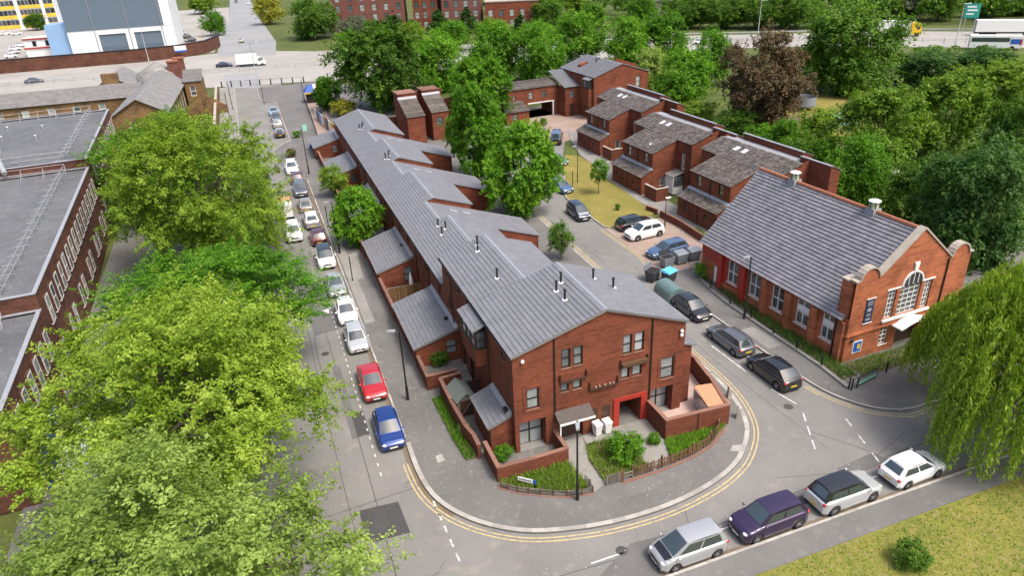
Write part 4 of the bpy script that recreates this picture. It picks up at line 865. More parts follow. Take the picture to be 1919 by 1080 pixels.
# front gable
sx = 6.0
def arc(cx, cz, r, a0, a1, n=10): return [(cx + r * math.cos(RAD(a0 + (a1 - a0) * i / n)), cz + r * math.sin(RAD(a0 + (a1 - a0) * i / n))) for i in range(n + 1)]
arcL = arc(1.28, 7.05, 0.9, 180, 0); arcR = arc(10.72, 7.05, 0.9, 180, 0)
prof = [(0, 7.05)] + arcL + [(2.35, 7.1), (6.0, 10.15), (9.65, 7.1)] + arcR + [(12.0, 7.05)]
gw = [(3.55, 4.5, 3.05, 5.55), (4.85, 7.05, 3.05, 5.6), (7.4, 8.25, 3.05, 5.55), (3.6, 4.5, 0.75, 2.25), (5.3, 7.9, 0.02, 2.1, 0.5)]
mb = MB(); PG = wall_face(mb, (0, 0), (12, 0), 0, [(0, 7.05), (12, 7.05)], gw, 0.2)
up = [(x, 0, z) for x, z in prof]
mb.add([(0, 0, 7.05), (2.35, 0, 7.05), (9.65, 0, 7.05), (12, 0, 7.05)], [], 0)
def fan(mb, pts):  # front face above the straight part
    n = len(pts); mb.add([(x, 0, z) for x, z in pts], [tuple(range(n))])
fan(mb, [(2.35, 7.05), (9.65, 7.05), (9.65, 7.1), (6.0, 10.15), (2.35, 7.1)]); fan(mb, [(2.18, 7.05)] + arcL[::-1][1:-1] + [(0.38, 7.05)]); fan(mb, [(11.62, 7.05)] + arcR[::-1][1:-1] + [(9.82, 7.05)])
mb.obj('front_gable', HB, Hh)
mb = MB()      # body of the parapet behind the face, and the corner piers' returns
mb.ext([(x, 0.26, z) for x, z in [(0.002, 4.0), (0.002, 7.05)] + arcL + [(2.35, 7.1), (6, 10.15), (9.65, 7.1)] + arcR + [(11.998, 7.05), (11.998, 4.0)]], (0, 0.14, 0))
mb.obj('parapet', HB, Hh)
for x0, x1 in ((-0.02, 0.9), (11.1, 12.02)): MB().box(x0, x1, 0.401, 1.25, 0, 6.9).obj('corner_pier', HB, Hh)
cp = [(-0.12, 7.05), (0.38, 7.05)] + arcL + [(2.35, 7.1), (6.0, 10.15), (9.65, 7.1)] + arcR + [(11.62, 7.05), (12.12, 7.05)]
for a, b in zip(cp, cp[1:]):
    if abs(a[0] - b[0]) + abs(a[1] - b[1]) < 0.02: continue
    L_ = math.hypot(b[0] - a[0], b[1] - a[1]); nx_, nz_ = -(b[1] - a[1]) / L_ * 0.13, (b[0] - a[0]) / L_ * 0.13
    MB().ext([(a[0], -0.1, a[1]), (b[0], -0.1, b[1]), (b[0] + nx_, -0.1, b[1] + nz_), (a[0] + nx_, -0.1, a[1] + nz_)], (0, 0.62, 0)).obj('coping', 'stone', Hh)
for x0, x1 in ((-0.1, 0.98), (11.02, 12.1)): MB().box(x0, x1, 0.522, 1.33, 6.901, 7.04).obj('coping', 'stone', Hh)
# windows of the gable: three lights under an arch
for q in gw[:3]: window(Hh, PG, *q, frame='white_paint', pane='pane_dark', q=0.2, rail=False, mull=2 if q[1] - q[0] < 1.5 else 3, cross=5, fw=0.06, sill=None)
a_ = arc(5.95, 5.62, 1.0, 0, 180, 12)
k = MB().ext([(x, -0.05, z) for x, z in a_], (0, 0.04, 0)); wd = k.obj('arched_window', 'pane_dark', Hh)
for p, q in zip(a_, a_[1:]):
    MB().ext([(p[0], -0.1, p[1]), (q[0], -0.1, q[1]), (5.95 + (q[0] - 5.95) * 1.13, -0.1, 5.62 + (q[1] - 5.62) * 1.13), (5.95 + (p[0] - 5.95) * 1.13, -0.1, 5.62 + (p[1] - 5.62) * 1.13)], (0, 0.1, 0)).obj('arch_piece', 'white_paint', wd)
for x in (5.45, 5.95, 6.45): MB().box(x - 0.03, x + 0.03, -0.08, -0.052, 5.63, 6.45 if abs(x - 5.95) > 0.2 else 6.58).obj('glazing_bar', 'white_paint', wd)
k = MB(); fbox(k, PG, 3.4, 8.4, 2.86, 3.04, -0.16, 0.1); k.obj('sill', 'white_paint', Hh)
k = MB(); fbox(k, PG, 3.4, 4.86, 5.57, 5.68, -0.07, 0.0); k.obj('lintel', 'white_paint', Hh)
k = MB(); fbox(k, PG, 7.04, 8.4, 5.57, 5.68, -0.07, 0.0); k.obj('lintel', 'white_paint', Hh)
MB().ext([(5.82, -0.12, 6.66), (6.1, -0.12, 6.66), (6.2, -0.12, 7.45), (5.72, -0.12, 7.45)], (0, 0.12, 0)).obj('keystone', 'white_paint', Hh)
window(Hh, PG, *gw[3], frame='white_paint', pane='pane_dark', q=0.2, sill='white_paint', mull=1, cross=3)
k = MB(); fbox(k, PG, 5.3, 7.9, 0.02, 2.1, 0.45, 0.52); k.obj('door', 'dark_door', Hh)
for x0, x1, z in ((-0.06, 9.4, 2.55), (9.52, 12.06, 2.55)):
    k = MB(); fbox(k, PG, x0, x1, z - 0.14, z - 0.03, -0.11, 0); fbox(k, PG, x0, x1, z - 0.029, z + 0.07, -0.06, 0); k.obj('string_course', HB, Hh)
MB().box(-0.11, -0.021, 0, 1.3, 2.41, 2.52).obj('string_course', HB, Hh)
# curved white door hood
hd = [(4.6 + 3.5 * i / 12, 2.25 + 0.42 * math.sin(math.pi * i / 12) ** 1.5) for i in range(13)]
for p, q in zip(hd, hd[1:]): MB().ext([(p[0], -1.0, p[1]), (q[0], -1.0, q[1]), (q[0], -1.0, q[1] + 0.12), (p[0], -1.0, p[1] + 0.12)], (0, 1.0, 0)).obj('door_hood', 'white_paint', Hh)
MB().tube((9.46, -0.08, 0.1), (9.46, -0.08, 7.0), 0.06).obj('drainpipe', 'dark_frame', Hh); MB().tube((-0.12, 1.05, 0.1), (-0.12, 1.05, 3.8), 0.06).obj('drainpipe', 'dark_frame', Hh)
# banner and posters (flat prints)
k = MB(); fbox(k, PG, 1.42, 2.2, 3.3, 5.35, -0.06, -0.03); bn = k.obj('banner', 'navy', Hh)
for z, h_, a, b in ((4.75, 0.4, 1.55, 2.07), (4.25, 0.28, 1.62, 2.0), (3.82, 0.24, 1.6, 2.02), (3.5, 0.14, 1.58, 2.04)):
    k = MB(); fbox(k, PG, a, b, z, z + h_, -0.064, -0.06); k.obj('print_mark', 'pane', bn)
for z in (3.24, 5.36): MB().tube((1.35, -0.06, z), (2.28, -0.06, z), 0.035).obj('banner_rod', 'white_paint', bn)
k = MB(); fbox(k, PG, 0.85, 1.8, 0.75, 1.8, -0.04, 0); ps = k.obj('poster_frame', 'white_paint', Hh)
k = MB(); fbox(k, PG, 0.93, 1.72, 0.83, 1.72, -0.045, -0.041); k.obj('poster', 'sign_blue', ps)
k = MB(); fbox(k, PG, 1.32, 1.6, 1.05, 1.5, -0.048, -0.0455); k.obj('print_mark', 'yellow_panel', ps)
MB().blob((0.6, -0.14, 2.05), 0.16, 0.12, 0.12).obj('flood_light', 'black_metal', Hh)
# roof
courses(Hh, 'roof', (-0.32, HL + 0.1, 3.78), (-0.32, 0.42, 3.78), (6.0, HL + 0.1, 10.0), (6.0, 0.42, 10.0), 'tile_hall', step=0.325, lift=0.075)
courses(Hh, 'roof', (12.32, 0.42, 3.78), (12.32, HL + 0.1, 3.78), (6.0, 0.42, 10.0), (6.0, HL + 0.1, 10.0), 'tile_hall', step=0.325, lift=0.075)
mb = MB(); wall_face(mb, (12, HL), (0, HL), 0, [(0, 3.9), (6, 9.9), (12, 3.9)]); wall_face(mb, (12, 0), (12, HL), 0, 3.9); mb.obj('rear_wall', HB, Hh)
rtm = MB().ext([(-0.2, 0, -0.06), (0.2, 0, -0.06), (0.12, 0, 0.1), (-0.12, 0, 0.1)], (0, 0.44, 0)).mesh('ridge_tile', [M['terracotta']])
for k in range(38): place('ridge_tile', rtm, Hh, (6.0, 0.6 + k * 0.452, 10.05 + rnd.uniform(-0.008, 0.008)))
for y in (4.7, 13.3):
    v = MB().hexa([(5.55, y - 0.45, 9.4), (6.45, y - 0.45, 9.4), (6.45, y + 0.45, 9.4), (5.55, y + 0.45, 9.4)], [(5.6, y - 0.4, 10.25), (6.4, y - 0.4, 10.25), (6.4, y + 0.4, 10.25), (5.6, y + 0.4, 10.25)]).obj('roof_vent', 'lead', Hh)
    MB().lathe([(0.38, 0.0), (0.36, 0.5), (0.36, 0.52), (0.0, 0.52)], (6.0, y, 10.251), 14).obj('vent_drum', 'copper_green', v)
    MB().lathe([(0.42, 0.0), (0.5, 0.05), (0.46, 0.1), (0.2, 0.2), (0.0, 0.22)], (6.0, y, 10.775), 14).obj('vent_cap', 'white_paint', v)
    for a in range(6): MB().box(6.0 + 0.37 * math.cos(a * 1.047) - 0.03, 6.0 + 0.37 * math.cos(a * 1.047) + 0.03, y + 0.37 * math.sin(a * 1.047) - 0.03, y + 0.37 * math.sin(a * 1.047) + 0.03, 10.26, 10.774).obj('vent_rib', 'dark_frame', v)
# railings along the hall
def railing(label, pts, h=1.0, rails=(0.95, 0.5), step=2.9, low=None, post=0.04):
    o = thing('railing', label, 'railing', (pts[0][0], pts[0][1], 0.115)); b = V2(*pts[0])
    for p, q in zip(pts, pts[1:]):
        A, B = V2(*p) - b, V2(*q) - b; L = (B - A).length; k = max(1, round(L / step))
        for z in rails: MB().tube(A + Vector((0, 0, z)), B + Vector((0, 0, z)), 0.022, n=6).obj('rail', 'black_metal', o)
        for i in range(k + (q == pts[-1])):
            c = A.lerp(B, i / k); MB().box(c.x - post, c.x + post, c.y - post, c.y + post, -0.1, h).obj('post', 'black_metal', o)
    return o
railing('thin black post and rail fence along the hall side pavement', [(25.55, 17.0), (25.05, 14.7), (24.85, 11.4), (24.95, 5.6), (25.1, 0.2), (24.85, -2.9)], 1.0)
struct(slab('plinth', [(25.7, 17.1), (25.2, 14.7), (25.0, 11.4), (25.1, 5.6), (25.25, 0.2), (25.0, -2.8), (24.72, -2.8), (24.95, 0.2), (24.8, 5.6), (24.7, 11.4), (24.9, 14.7), (25.4, 17.1)], 0.1, 0.26, 'concrete'))
railing('black rail beside the notice board in front of the hall', [(24.9, -3.1), (28.9, -2.35), (33, -1.9)], 1.0, (0.95,), 4)
nb = thing('notice_board', 'long dark notice board on the railing at the hall corner', 'notice board', (25.35, -3.1, 0.115), RAD(11))
MB().box(0, 2.3, -0.05, 0.0, 0.25, 0.95).obj('board', 'black_metal', nb)
for x0, x1, z0, z1, m_ in ((0.12, 2.18, 0.62, 0.86, 'pane'), (0.12, 2.18, 0.34, 0.58, 'teal')): MB().box(x0, x1, -0.056, -0.051, z0, z1).obj('print_mark', m_, nb)
for x in (0.1, 2.2): MB().box(x - 0.03, x + 0.03, 0.001, 0.06, -0.1, 0.9).obj('post', 'black_metal', nb)
# bins and the bicycle store
bs = thing('bicycle_store', 'green-grey ribbed metal bicycle store with a rounded roof on the roadside', 'bicycle store', (20.9, 15.6, 0.0), RAD(90))
bp = arc(0, 0.45, 0.95, 0, 180, 14); bp = [(0.95, 0.0)] + [(x, z * 1.0) for x, z in bp] + [(-0.95, 0.0)]
for k in range(14):
    p, q = bp[k + 1], bp[k + 2]
    MB().hexa([(-1.25, -p[0], p[1]), (1.25, -p[0], p[1]), (1.25, -q[0] * 0.985, q[1] - 0.01), (-1.25, -q[0] * 0.985, q[1] - 0.01)], [(-1.25, -p[0] * 1.03, p[1] * 1.02 + .01), (1.25, -p[0] * 1.03, p[1] * 1.02 + .01), (1.25, -q[0] * 1.0, q[1] * 1.0 + .015), (-1.25, -q[0] * 1.0, q[1] * 1.0 + .015)]).obj('slat', 'store_green', bs)
for x in (-1.29, 1.25): MB().ext([(x, -a, b) for a, b in bp], (0.04, 0, 0)).obj('end_panel', 'store_green', bs)
MB().box(-1.25, 1.25, -0.93, 0.93, 0.0, 0.45).obj('base', 'store_green', bs)
bs.location = (21.0, 15.2, 0.0)
def eurobin(x, y, rz, mat, lid, label, open_=False):
    o = thing('wheeled_bin', label, 'bin', (x, y, 0.02), rz, 'communal bins by the hall')
    MB().hexa([(-0.5, -0.4, 0.18), (0.5, -0.4, 0.18), (0.5, 0.4, 0.18), (-0.5, 0.4, 0.18)], [(-0.66, -0.5, 1.15), (0.66, -0.5, 1.15), (0.66, 0.5, 1.15), (-0.66, 0.5, 1.15)]).obj('body', mat, o)
    if open_: MB().box(-0.6, 0.6, -0.44, 0.44, 1.151, 1.16).obj('inside', 'dark_void', o); MB().box(-0.68, 0.68, 0.5, 0.56, 1.1, 1.75).obj('lid', lid, o)
    else: MB().hexa([(-0.69, -0.54, 1.151), (0.69, -0.54, 1.151), (0.69, 0.54, 1.151), (-0.69, 0.54, 1.151)], [(-0.62, -0.42, 1.25), (0.62, -0.42, 1.25), (0.62, 0.45, 1.36), (-0.62, 0.45, 1.36)]).obj('lid', lid, o)
    for k in range(5): MB().box(-0.5 + k * 0.25 - 0.02, -0.5 + k * 0.25 + 0.02, -0.5, -0.44, 0.4, 1.1).obj('rib', mat, o)
    for sx_ in (-0.42, 0.42):
        for sy in (-0.3, 0.3): MB().tube((sx_ - 0.04, sy, 0.1), (sx_ + 0.04, sy, 0.1), 0.1, n=10).obj('wheel', 'rubber', o)
eurobin(24.2, 21.0, 0.1, 'bin_grey', 'bin_dark', 'grey steel wheeled bin, open topped, leftmost of the row by the hall', True)
eurobin(25.9, 21.2, 0.05, 'bin_grey', 'bin_grey', 'grey steel wheeled bin in the middle of the row by the hall')
eurobin(27.5, 21.3, 0.0, 'bin_grey', 'bin_grey', 'grey steel wheeled bin nearest the hall wall')
eurobin(21.3, 18.9, 0.5, 'bin_dark', 'bin_grey', 'black wheeled bin with a grey lid behind the bicycle store', True)
eurobin(22.6, 18.0, 0.35, 'bin_dark', 'cyan_lid', 'black wheeled bin with a bright blue lid by the bicycle store')
o = thing('site_sign', 'small white sign frame on legs in front of the bins', 'sign', (26.3, 19.4, 0.02)); MB().box(-0.4, 0.4, -0.02, 0.02, 0.55, 0.85).obj('board', 'sign_white', o)
for x in (-0.35, 0.35): MB().box(x - 0.025, x + 0.025, -0.025, 0.025, -0.02, 0.549).obj('leg', 'wood_grey', o)

# ================================================================== HOUSES ON THE RIGHT OF THE CLOSE
GA = RAD(3.0); GC, GS = math.cos(GA), math.sin(GA)
def gfr(x, y): return (32.63 + x * GC - y * GS, 41.01 + x * GS + y * GC)
S3 = 0.338
def stepped_house(x, y, label, wins_front, extra_door=True):
    X, Y = gfr(x, y); o = thing('stepped_house', label, 'house', (X, Y, 0.0), GA, 'stepped red houses round the close')
    zr = lambda q: 5.3 + (q - 1.4) * S3
    # porch lean-to
    mb = MB(); Pp = wall_face(mb, (0, 7.2), (0, 0), 0, 2.5, [(1.3, 1.75, 1.0, 1.75), (4.9, 5.35, 1.0, 1.75)], 0.1); wall_face(mb, (0, 0), (1.5, 0), 0, [(0, 2.5), (1.5, 3.1)]); wall_face(mb, (1.5, 7.2), (0, 7.2), 0, [(0, 3.1), (1.5, 2.5)]); mb.obj('porch_wall', BR, o)
    for q in ((1.3, 1.75, 1.0, 1.75), (4.9, 5.35, 1.0, 1.75)): window(o, Pp, *q, q=0.1, fw=0.05, pane='pane_dark', rail=False)
    for q in (3.4,): k = MB().tube((-0.06, q, 0.05), (-0.06, q, 2.4), 0.045); k.obj('drainpipe', 'dark_frame', o)
    courses(o, 'porch_roof', (-0.25, 7.35, 2.45), (-0.25, -0.15, 2.45), (1.52, 7.35, 3.2), (1.52, -0.15, 3.2), 'tile_brown', step=0.3)
    MB().hexa([(1.25, -0.1, 3.1), (1.545, -0.1, 3.22), (1.545, 7.3, 3.22), (1.25, 7.3, 3.1)], [(1.25, -0.1, 3.15), (1.545, -0.1, 3.4), (1.545, 7.3, 3.4), (1.25, 7.3, 3.15)]).obj('flashing', 'lead', o)
    # front volume
    mb = MB(); ops = [(1.0, 1.75, 3.75, 5.0), (4.9, 5.65, 3.75, 5.0)]
    Pf = wall_face(mb, (1.55, 6.9), (1.55, 0), 0, zr(1.55), ops, 0.12); nd = [(1.15, 1.95, 0.8, 2.0)]
    Pn = wall_face(mb, (1.55, 0), (5.15, 0), 0, [(0, zr(1.55)), (3.6, zr(5.15))], nd, 0.12); wall_face(mb, (5.15, 6.9), (1.55, 6.9), 0, [(0, zr(5.15)), (3.6, zr(1.55))])
    mb.obj('front_wall', BR, o)
    for q in ops: window(o, Pf, *q, fw=0.06, pane='pane', sill='coping')
    window(o, Pn, *nd[0], frame='white_paint', pane='pane_dark', rail=False, q=0.12)
    # middle volume, wider
    mb = MB(); op2 = [(1.1, 1.8, 3.0, 5.1)]
    k = MB(); wall_face(k, (5.15, 10.1), (5.15, 6.9), 0, zr(5.15)); k.obj('middle_wall', BR, o); Pm = wall_face(mb, (5.15, 0), (5.15, -3.0), 0, zr(5.15), op2, 0.12)
    wall_face(mb, (5.15, -3.0), (9.2, -3.0), 0, [(0, zr(5.15)), (4.05, zr(9.2))]); mb.obj('middle_wall', BR, o); k = MB(); wall_face(k, (9.2, 10.1), (5.15, 10.1), 0, [(0, zr(9.2)), (4.05, zr(5.15))]); k.obj('middle_wall', BR, o)
    window(o, Pm, *op2[0], frame='white_paint', pane='pane', q=0.12)
    # roofs
    courses(o, 'roof', (1.3, 7.05, zr(1.3) + .04), (1.3, -0.15, zr(1.3) + .04), (5.14, 7.05, zr(5.14) + .04), (5.14, -0.15, zr(5.14) + .04), 'tile_brown', step=0.3)
    courses(o, 'roof', (5.0, 10.25, zr(5.0) + .075), (5.0, -3.15, zr(5.0) + .075), (8.2, 10.25, zr(8.2) + .075), (8.2, -3.15, zr(8.2) + .075), 'tile_brown', step=0.3)
    MB().box(8.19, 9.49, -1.69, 10.2, 7.2, zr(8.2) + 0.02).obj('valley_gutter', 'lead', o)
    for yy in (4.3, 5.7):
        k = MB().hexa([(6.5, yy, zr(6.5) + .1), (7.3, yy, zr(7.3) + .1), (7.3, yy + 0.62, zr(7.3) + .1), (6.5, yy + 0.62, zr(6.5) + .1)], [(6.5, yy, zr(6.5) + .2), (7.3, yy, zr(7.3) + .2), (7.3, yy + 0.62, zr(7.3) + .2), (6.5, yy + 0.62, zr(6.5) + .2)]); k.obj('rooflight', 'skylight', o)
    # rear volume with a higher parapet
    for xa, ya, yb, zt_ in ((9.5, -1.7, 8.0, 8.3), (9.2, -6.0, -1.72, 7.9)):
        mb = MB(); wall_face(mb, (xa, yb), (xa, ya), 0, zt_); wall_face(mb, (xa, ya), (xa + 1.3, ya), 0, [(0, zt_), (1.3, zt_ - 0.5)]); wall_face(mb, (xa + 1.3, ya), (xa + 1.3, yb), 0, zt_ - 0.5); wall_face(mb, (xa + 1.3, yb), (xa, yb), 0, [(0, zt_ - 0.5), (1.3, zt_)]); mb.obj('rear_wall', BR, o)
        courses(o, 'roof', (xa + 1.45, ya - 0.08, zt_ - 0.52), (xa + 1.45, yb + 0.08, zt_ - 0.52), (xa + 0.22, ya - 0.08, zt_ - 0.03), (xa + 0.22, yb + 0.08, zt_ - 0.03), 'tile_brown', step=0.3)
        MB().box(xa - 0.08, xa + 0.22, ya - 0.08, yb + 0.08, zt_ + 0.002, zt_ + 0.09).obj('coping', 'lead', o)
    for xx, yy, zz in ((1.48, 3.4, 5.1), (5.08, -2.9, 6.3), (5.2, -0.12, 6.2)): MB().tube((xx, yy, 0.1), (xx, yy, zz), 0.045).obj('drainpipe', 'dark_frame', o)
    # side yard wall and porch screen
    MB().box(0.1, 0.32, -3.2, -0.6, 0, 1.7).box(0.32, 1.9, -3.2, -2.98, 0, 1.7).obj('yard_wall', 'brick_garden', o)
    MB().box(0.05, 0.37, -3.25, -0.55, 1.701, 1.78).box(0.371, 1.95, -3.25, -2.93, 1.701, 1.78).obj('coping', 'stone', o)
    if extra_door:
        k = MB().hexa([(3.4, -1.9, 2.35), (5.1, -1.9, 2.75), (5.1, -0.05, 2.75), (3.4, -0.05, 2.35)], [(3.4, -1.9, 2.42), (5.1, -1.9, 2.82), (5.1, -0.05, 2.82), (3.4, -0.05, 2.42)]); cp_ = k.obj('canopy', 'tile_grey', o)
        MB().box(3.5, 3.58, -1.85, -0.1, 0.1, 2.34).obj('screen', 'white_paint', cp_); MB().box(3.6, 5.0, -1.86, -1.8, 0.1, 1.0).obj('screen', 'white_paint', cp_)
        MB().box(3.6, 5.0, -1.85, -1.81, 1.0, 2.33).obj('screen_glass', 'pane', cp_)
    return o
stepped_house(0, 0, 'middle of three stepped red houses, satellite dish and brown tiled roofs', 2)
stepped_house(0.0, -15.05, 'near stepped red house with brown roofs partly behind the brick hall', 2)
stepped_house(4.3, 18.1, 'far stepped red house next to the three storey block', 2, False)
o = thing('satellite_dish', 'pale satellite dish on the middle stepped house roof', 'dish', (*gfr(2.7, 2.0), 5.85)); MB().lathe([(0.0, 0.0), (0.2, 0.03), (0.38, 0.12)], (0, 0, 0), 12).obj('dish', 'white_paint', o).rotation_euler = (RAD(75), 0, RAD(-60)); MB().tube((0, 0, -0.15), (0, 0, 0.1), 0.03).obj('mast', 'galv', o)
garden_wall('short low brick wall at the near end of the dry grass', [(31.0, 34.4), (30.6, 36.0)], 0.5, posts=False)
garden_wall('low wall behind the parked cars next to the verge', [(30.9, 33.3), (31.2, 29.6), (31.0, 24.6)], 0.7, posts=False)

# three-storey block K with gatehouse
kx, ky = gfr(14.6, 38.4); K = thing('corner_block', 'three storey red brick block with grey roof at the back of the close', 'apartment block', (kx, ky, 0), GA)
ko = [(8.6, 9.5, 5.0, 6.9)]
mb = MB(); Pk = wall_face(mb, (0, 0), (11.2, 0), 0, [(0, 7.5), (5.6, 9.3), (11.2, 7.5)], ko); wall_face(mb, (11.2, 0), (11.2, 13), 0, 7.5)
so = [(9.2, 10.0, 4.3, 5.6), (9.2, 10.0, 1.4, 2.6), (11.2, 11.8, 6.2, 7.2), (2.2, 3.2, 3.2, 4.4)]
Pk2 = wall_face(mb, (0, 13), (0, 0), 0, 7.5, so); wall_face(mb, (11.2, 13), (0, 13), 0, [(0, 7.5), (5.6, 9.3), (11.2, 7.5)]); mb.obj('wall', BR, K)
window(K, Pk, *ko[0]); [window(K, Pk2, *q) for q in so]
courses(K, 'roof', (-0.12, 13.1, 7.5), (-0.12, -0.14, 7.5), (5.6, 13.1, 9.35), (5.6, -0.14, 9.35), 'tile_slate'); courses(K, 'roof', (11.32, -0.14, 7.5), (11.32, 13.1, 7.5), (5.6, -0.14, 9.35), (5.6, 13.1, 9.35), 'tile_slate')
mb = MB(); Pb_ = wall_face(mb, (-0.8, 2.6), (-0.8, 0.5), 5.5, 7.0, [(0.1, 1.0, 5.6, 6.9), (1.1, 2.0, 5.6, 6.9)], 0.07); wall_face(mb, (-0.8, 0.5), (0, 0.5), 5.5, 7.0); wall_face(mb, (0, 2.6), (-0.8, 2.6), 5.5, 7.0); mb.obj('bay', 'dark_frame', K)
for q in ((0.1, 1.0, 5.6, 6.9), (1.1, 2.0, 5.6, 6.9)): window(K, Pb_, *q, q=0.07, fw=0.05)
MB().box(-0.8, 0, 0.5, 2.6, 2.4, 5.5).obj('bay', BR, K); MB().hexa([(-0.95, 0.4, 7.0), (0, 0.4, 7.25), (0, 2.7, 7.25), (-0.95, 2.7, 7.0)], [(-0.95, 0.4, 7.06), (0, 0.4, 7.4), (0, 2.7, 7.4), (-0.95, 2.7, 7.06)]).obj('bay_roof', 'tile_slate', K)
for x, y in ((4.0, 6.5), (4.4, 6.9), (4.8, 7.1), (5.2, 7.3)): MB().tube((x, y, 8.5), (x, y, 9.6), 0.07).obj('flue', 'black_metal', K)
MB().hexa([(1.6, 8.0, 7.9), (3.2, 8.0, 8.4), (3.2, 8.9, 8.4), (1.6, 8.9, 7.9)], [(1.6, 8.0, 8.5), (3.2, 8.0, 8.9), (3.2, 8.9, 8.9), (1.6, 8.9, 8.5)]).obj('dormer', BR, K)
# right hand cheek wall seen past the gable
MB().ext([(7.6, 6.5, 8.0), (13.0, 6.5, 6.2), (13.0, 6.5, 7.6), (8.4, 6.5, 9.2)], (0, 0.25, 0)).obj('parapet', BR, K)
gx, gy = gfr(-0.6, 46.6); GH = thing('gatehouse', 'red brick gatehouse with an archway for cars under its upper floor', 'gatehouse', (gx, gy, 0), GA)
go = [(6.2, 7.1, 3.4, 4.7), (8.9, 9.8, 3.4, 4.7), (1.8, 2.35, 3.6, 4.4), (3.0, 3.55, 3.6, 4.4)]
mb = MB(); Pg_ = wall_face(mb, (0, 0), (12.2, 0), 0, 5.4, go + [(6.0, 11.4, 0.02, 2.7, 5.5)], 0.12); wall_face(mb, (12.2, 5.6), (0, 5.6), 0, 5.4, [(0.8, 6.2, 0.02, 2.7, 0.1)], 0.1); wall_face(mb, (0, 5.6), (0, 0), 0, 5.4); mb.obj('wall', BR, GH)
for q in go: window(GH, Pg_, *q, fw=0.07)
courses(GH, 'roof', (-0.1, -0.2, 5.4), (12.3, -0.2, 5.4), (-0.1, 3.0, 6.3), (12.3, 3.0, 6.3), 'tile_brown', step=0.3); courses(GH, 'roof', (12.3, 5.8, 5.4), (-0.1, 5.8, 5.4), (12.3, 3.0, 6.3), (-0.1, 3.0, 6.3), 'tile_brown', step=0.3)
MB().box(11.05, 11.3, -0.06, 0.2, 0, 2.7).obj('arch_post', 'white_paint', GH); MB().box(6.0, 11.4, -0.05, -0.005, 2.55, 2.75).obj('arch_beam', 'white_paint', GH)
mb = MB(); wall_face(mb, (0.3, -3.6), (4.6, -3.6), 0, 2.3, [(1.0, 2.0, 0.8, 1.9)], 0.1); Pq = wall_face(MB(), (0.3, -3.6), (4.6, -3.6), 0, 2.3); wall_face(mb, (4.6, -3.6), (4.6, 0), 0, [(0, 2.3), (3.6, 3.3)]); wall_face(mb, (0.3, 0), (0.3, -3.6), 0, [(0, 3.3), (3.6, 2.3)]); mb.obj('porch_wall', BR, GH)
window(GH, Pq, 1.0, 2.0, 0.8, 1.9, q=0.1)
courses(GH, 'porch_roof', (0.1, -3.8, 2.3), (4.8, -3.8, 2.3), (0.1, -0.02, 3.4), (4.8, -0.02, 3.4), 'tile_brown', step=0.3)
# link block between gatehouse and corner block
lx, ly = gfr(11.7, 43.8); LK = thing('link_block', 'lower red brick link with grey roof between gatehouse and corner block', 'house', (lx, ly, 0), GA)
lo_ = [(0.9, 1.8, 3.3, 4.6), (0.9, 1.9, 0.05, 2.2)]
mb = MB(); Pl = wall_face(mb, (0, 0), (3.6, 0), 0, 5.3, lo_); wall_face(mb, (0, 5.5), (0, 0), 0, 5.3); wall_face(mb, (3.6, 0), (3.6, 5.5), 0, 5.3); mb.obj('wall', BR, LK); window(LK, Pl, *lo_[0]); k = MB(); fbox(k, Pl, *lo_[1], 0.1, 0.14); k.obj('door', 'dark_door', LK)
courses(LK, 'roof', (-0.3, -0.25, 5.3), (3.7, -0.25, 5.3), (-0.3, 6.5, 7.4), (3.7, 6.5, 7.4), 'tile_slate')
# houses M beyond the terrace
def court_house(x, y, w_, label, h=4.6):
    o = thing('court_house', label, 'house', (x, y, 0), RAD(3))
    mb = MB(); wn = [(w_ * 0.25, w_ * 0.25 + 1.1, 2.6, 3.9)] if w_ < 3 else []
    Pm_ = wall_face(mb, (0, 0), (w_, 0), 0, h, wn); wall_face(mb, (0, 7.5), (0, 0), 0, [(0, 7.2), (2.6, 6.9), (7.5, h)]); wall_face(mb, (w_, 0), (w_, 7.5), 0, [(0, h), (4.9, 6.9), (7.5, 7.2)]); wall_face(mb, (w_, 7.5), (0, 7.5), 0, 7.2); wall_face(mb, (0, 4.6), (w_, 4.6), 5.5, 7.6); mb.obj('wall', BR, o)
    for q in wn: window(o, Pm_, *q)
    courses(o, 'roof', (-0.1, -0.15, h), (w_ + 0.1, -0.15, h), (-0.1, 4.58, h + 2.1), (w_ + 0.1, 4.58, h + 2.1), 'tile_brown', step=0.3)
    MB().hexa([(-0.12, 4.3, h + 2.05), (w_ + .12, 4.3, h + 2.05), (w_ + .12, 4.6, h + 2.2), (-0.12, 4.6, h + 2.2)], [(-0.12, 4.3, h + 2.12), (w_ + .12, 4.3, h + 2.12), (w_ + .12, 4.6, h + 2.45), (-0.12, 4.6, h + 2.45)]).obj('flashing', 'lead', o)
    MB().box(-0.1, w_ + 0.1, 4.45, 7.6, 7.6, 7.75).obj('parapet_coping', 'coping', o); MB().box(0, w_, 4.61, 7.5, 7.0, 7.599).obj('upper_wall', BR, o)
    return o
court_house(11.3, 79.6, 3.0, 'red brick court house with blank near wall and brown lean-to roof', 4.7)
court_house(15.7, 80.6, 2.9, 'red brick court house with a window, right of the blank walled one', 4.8)
garden_wall('tall red brick wall joining the court houses', [(8.0, 87.6), (11.2, 87.4), (19.2, 87.2), (30, 87.5)], [3.2, 7.2, 5.4], posts=False)
hoard = thing('painted_hoarding', 'mural-painted hoarding along the ramp behind the terrace end', 'hoarding', (1.6, 86.0, 0.1), RAD(96))
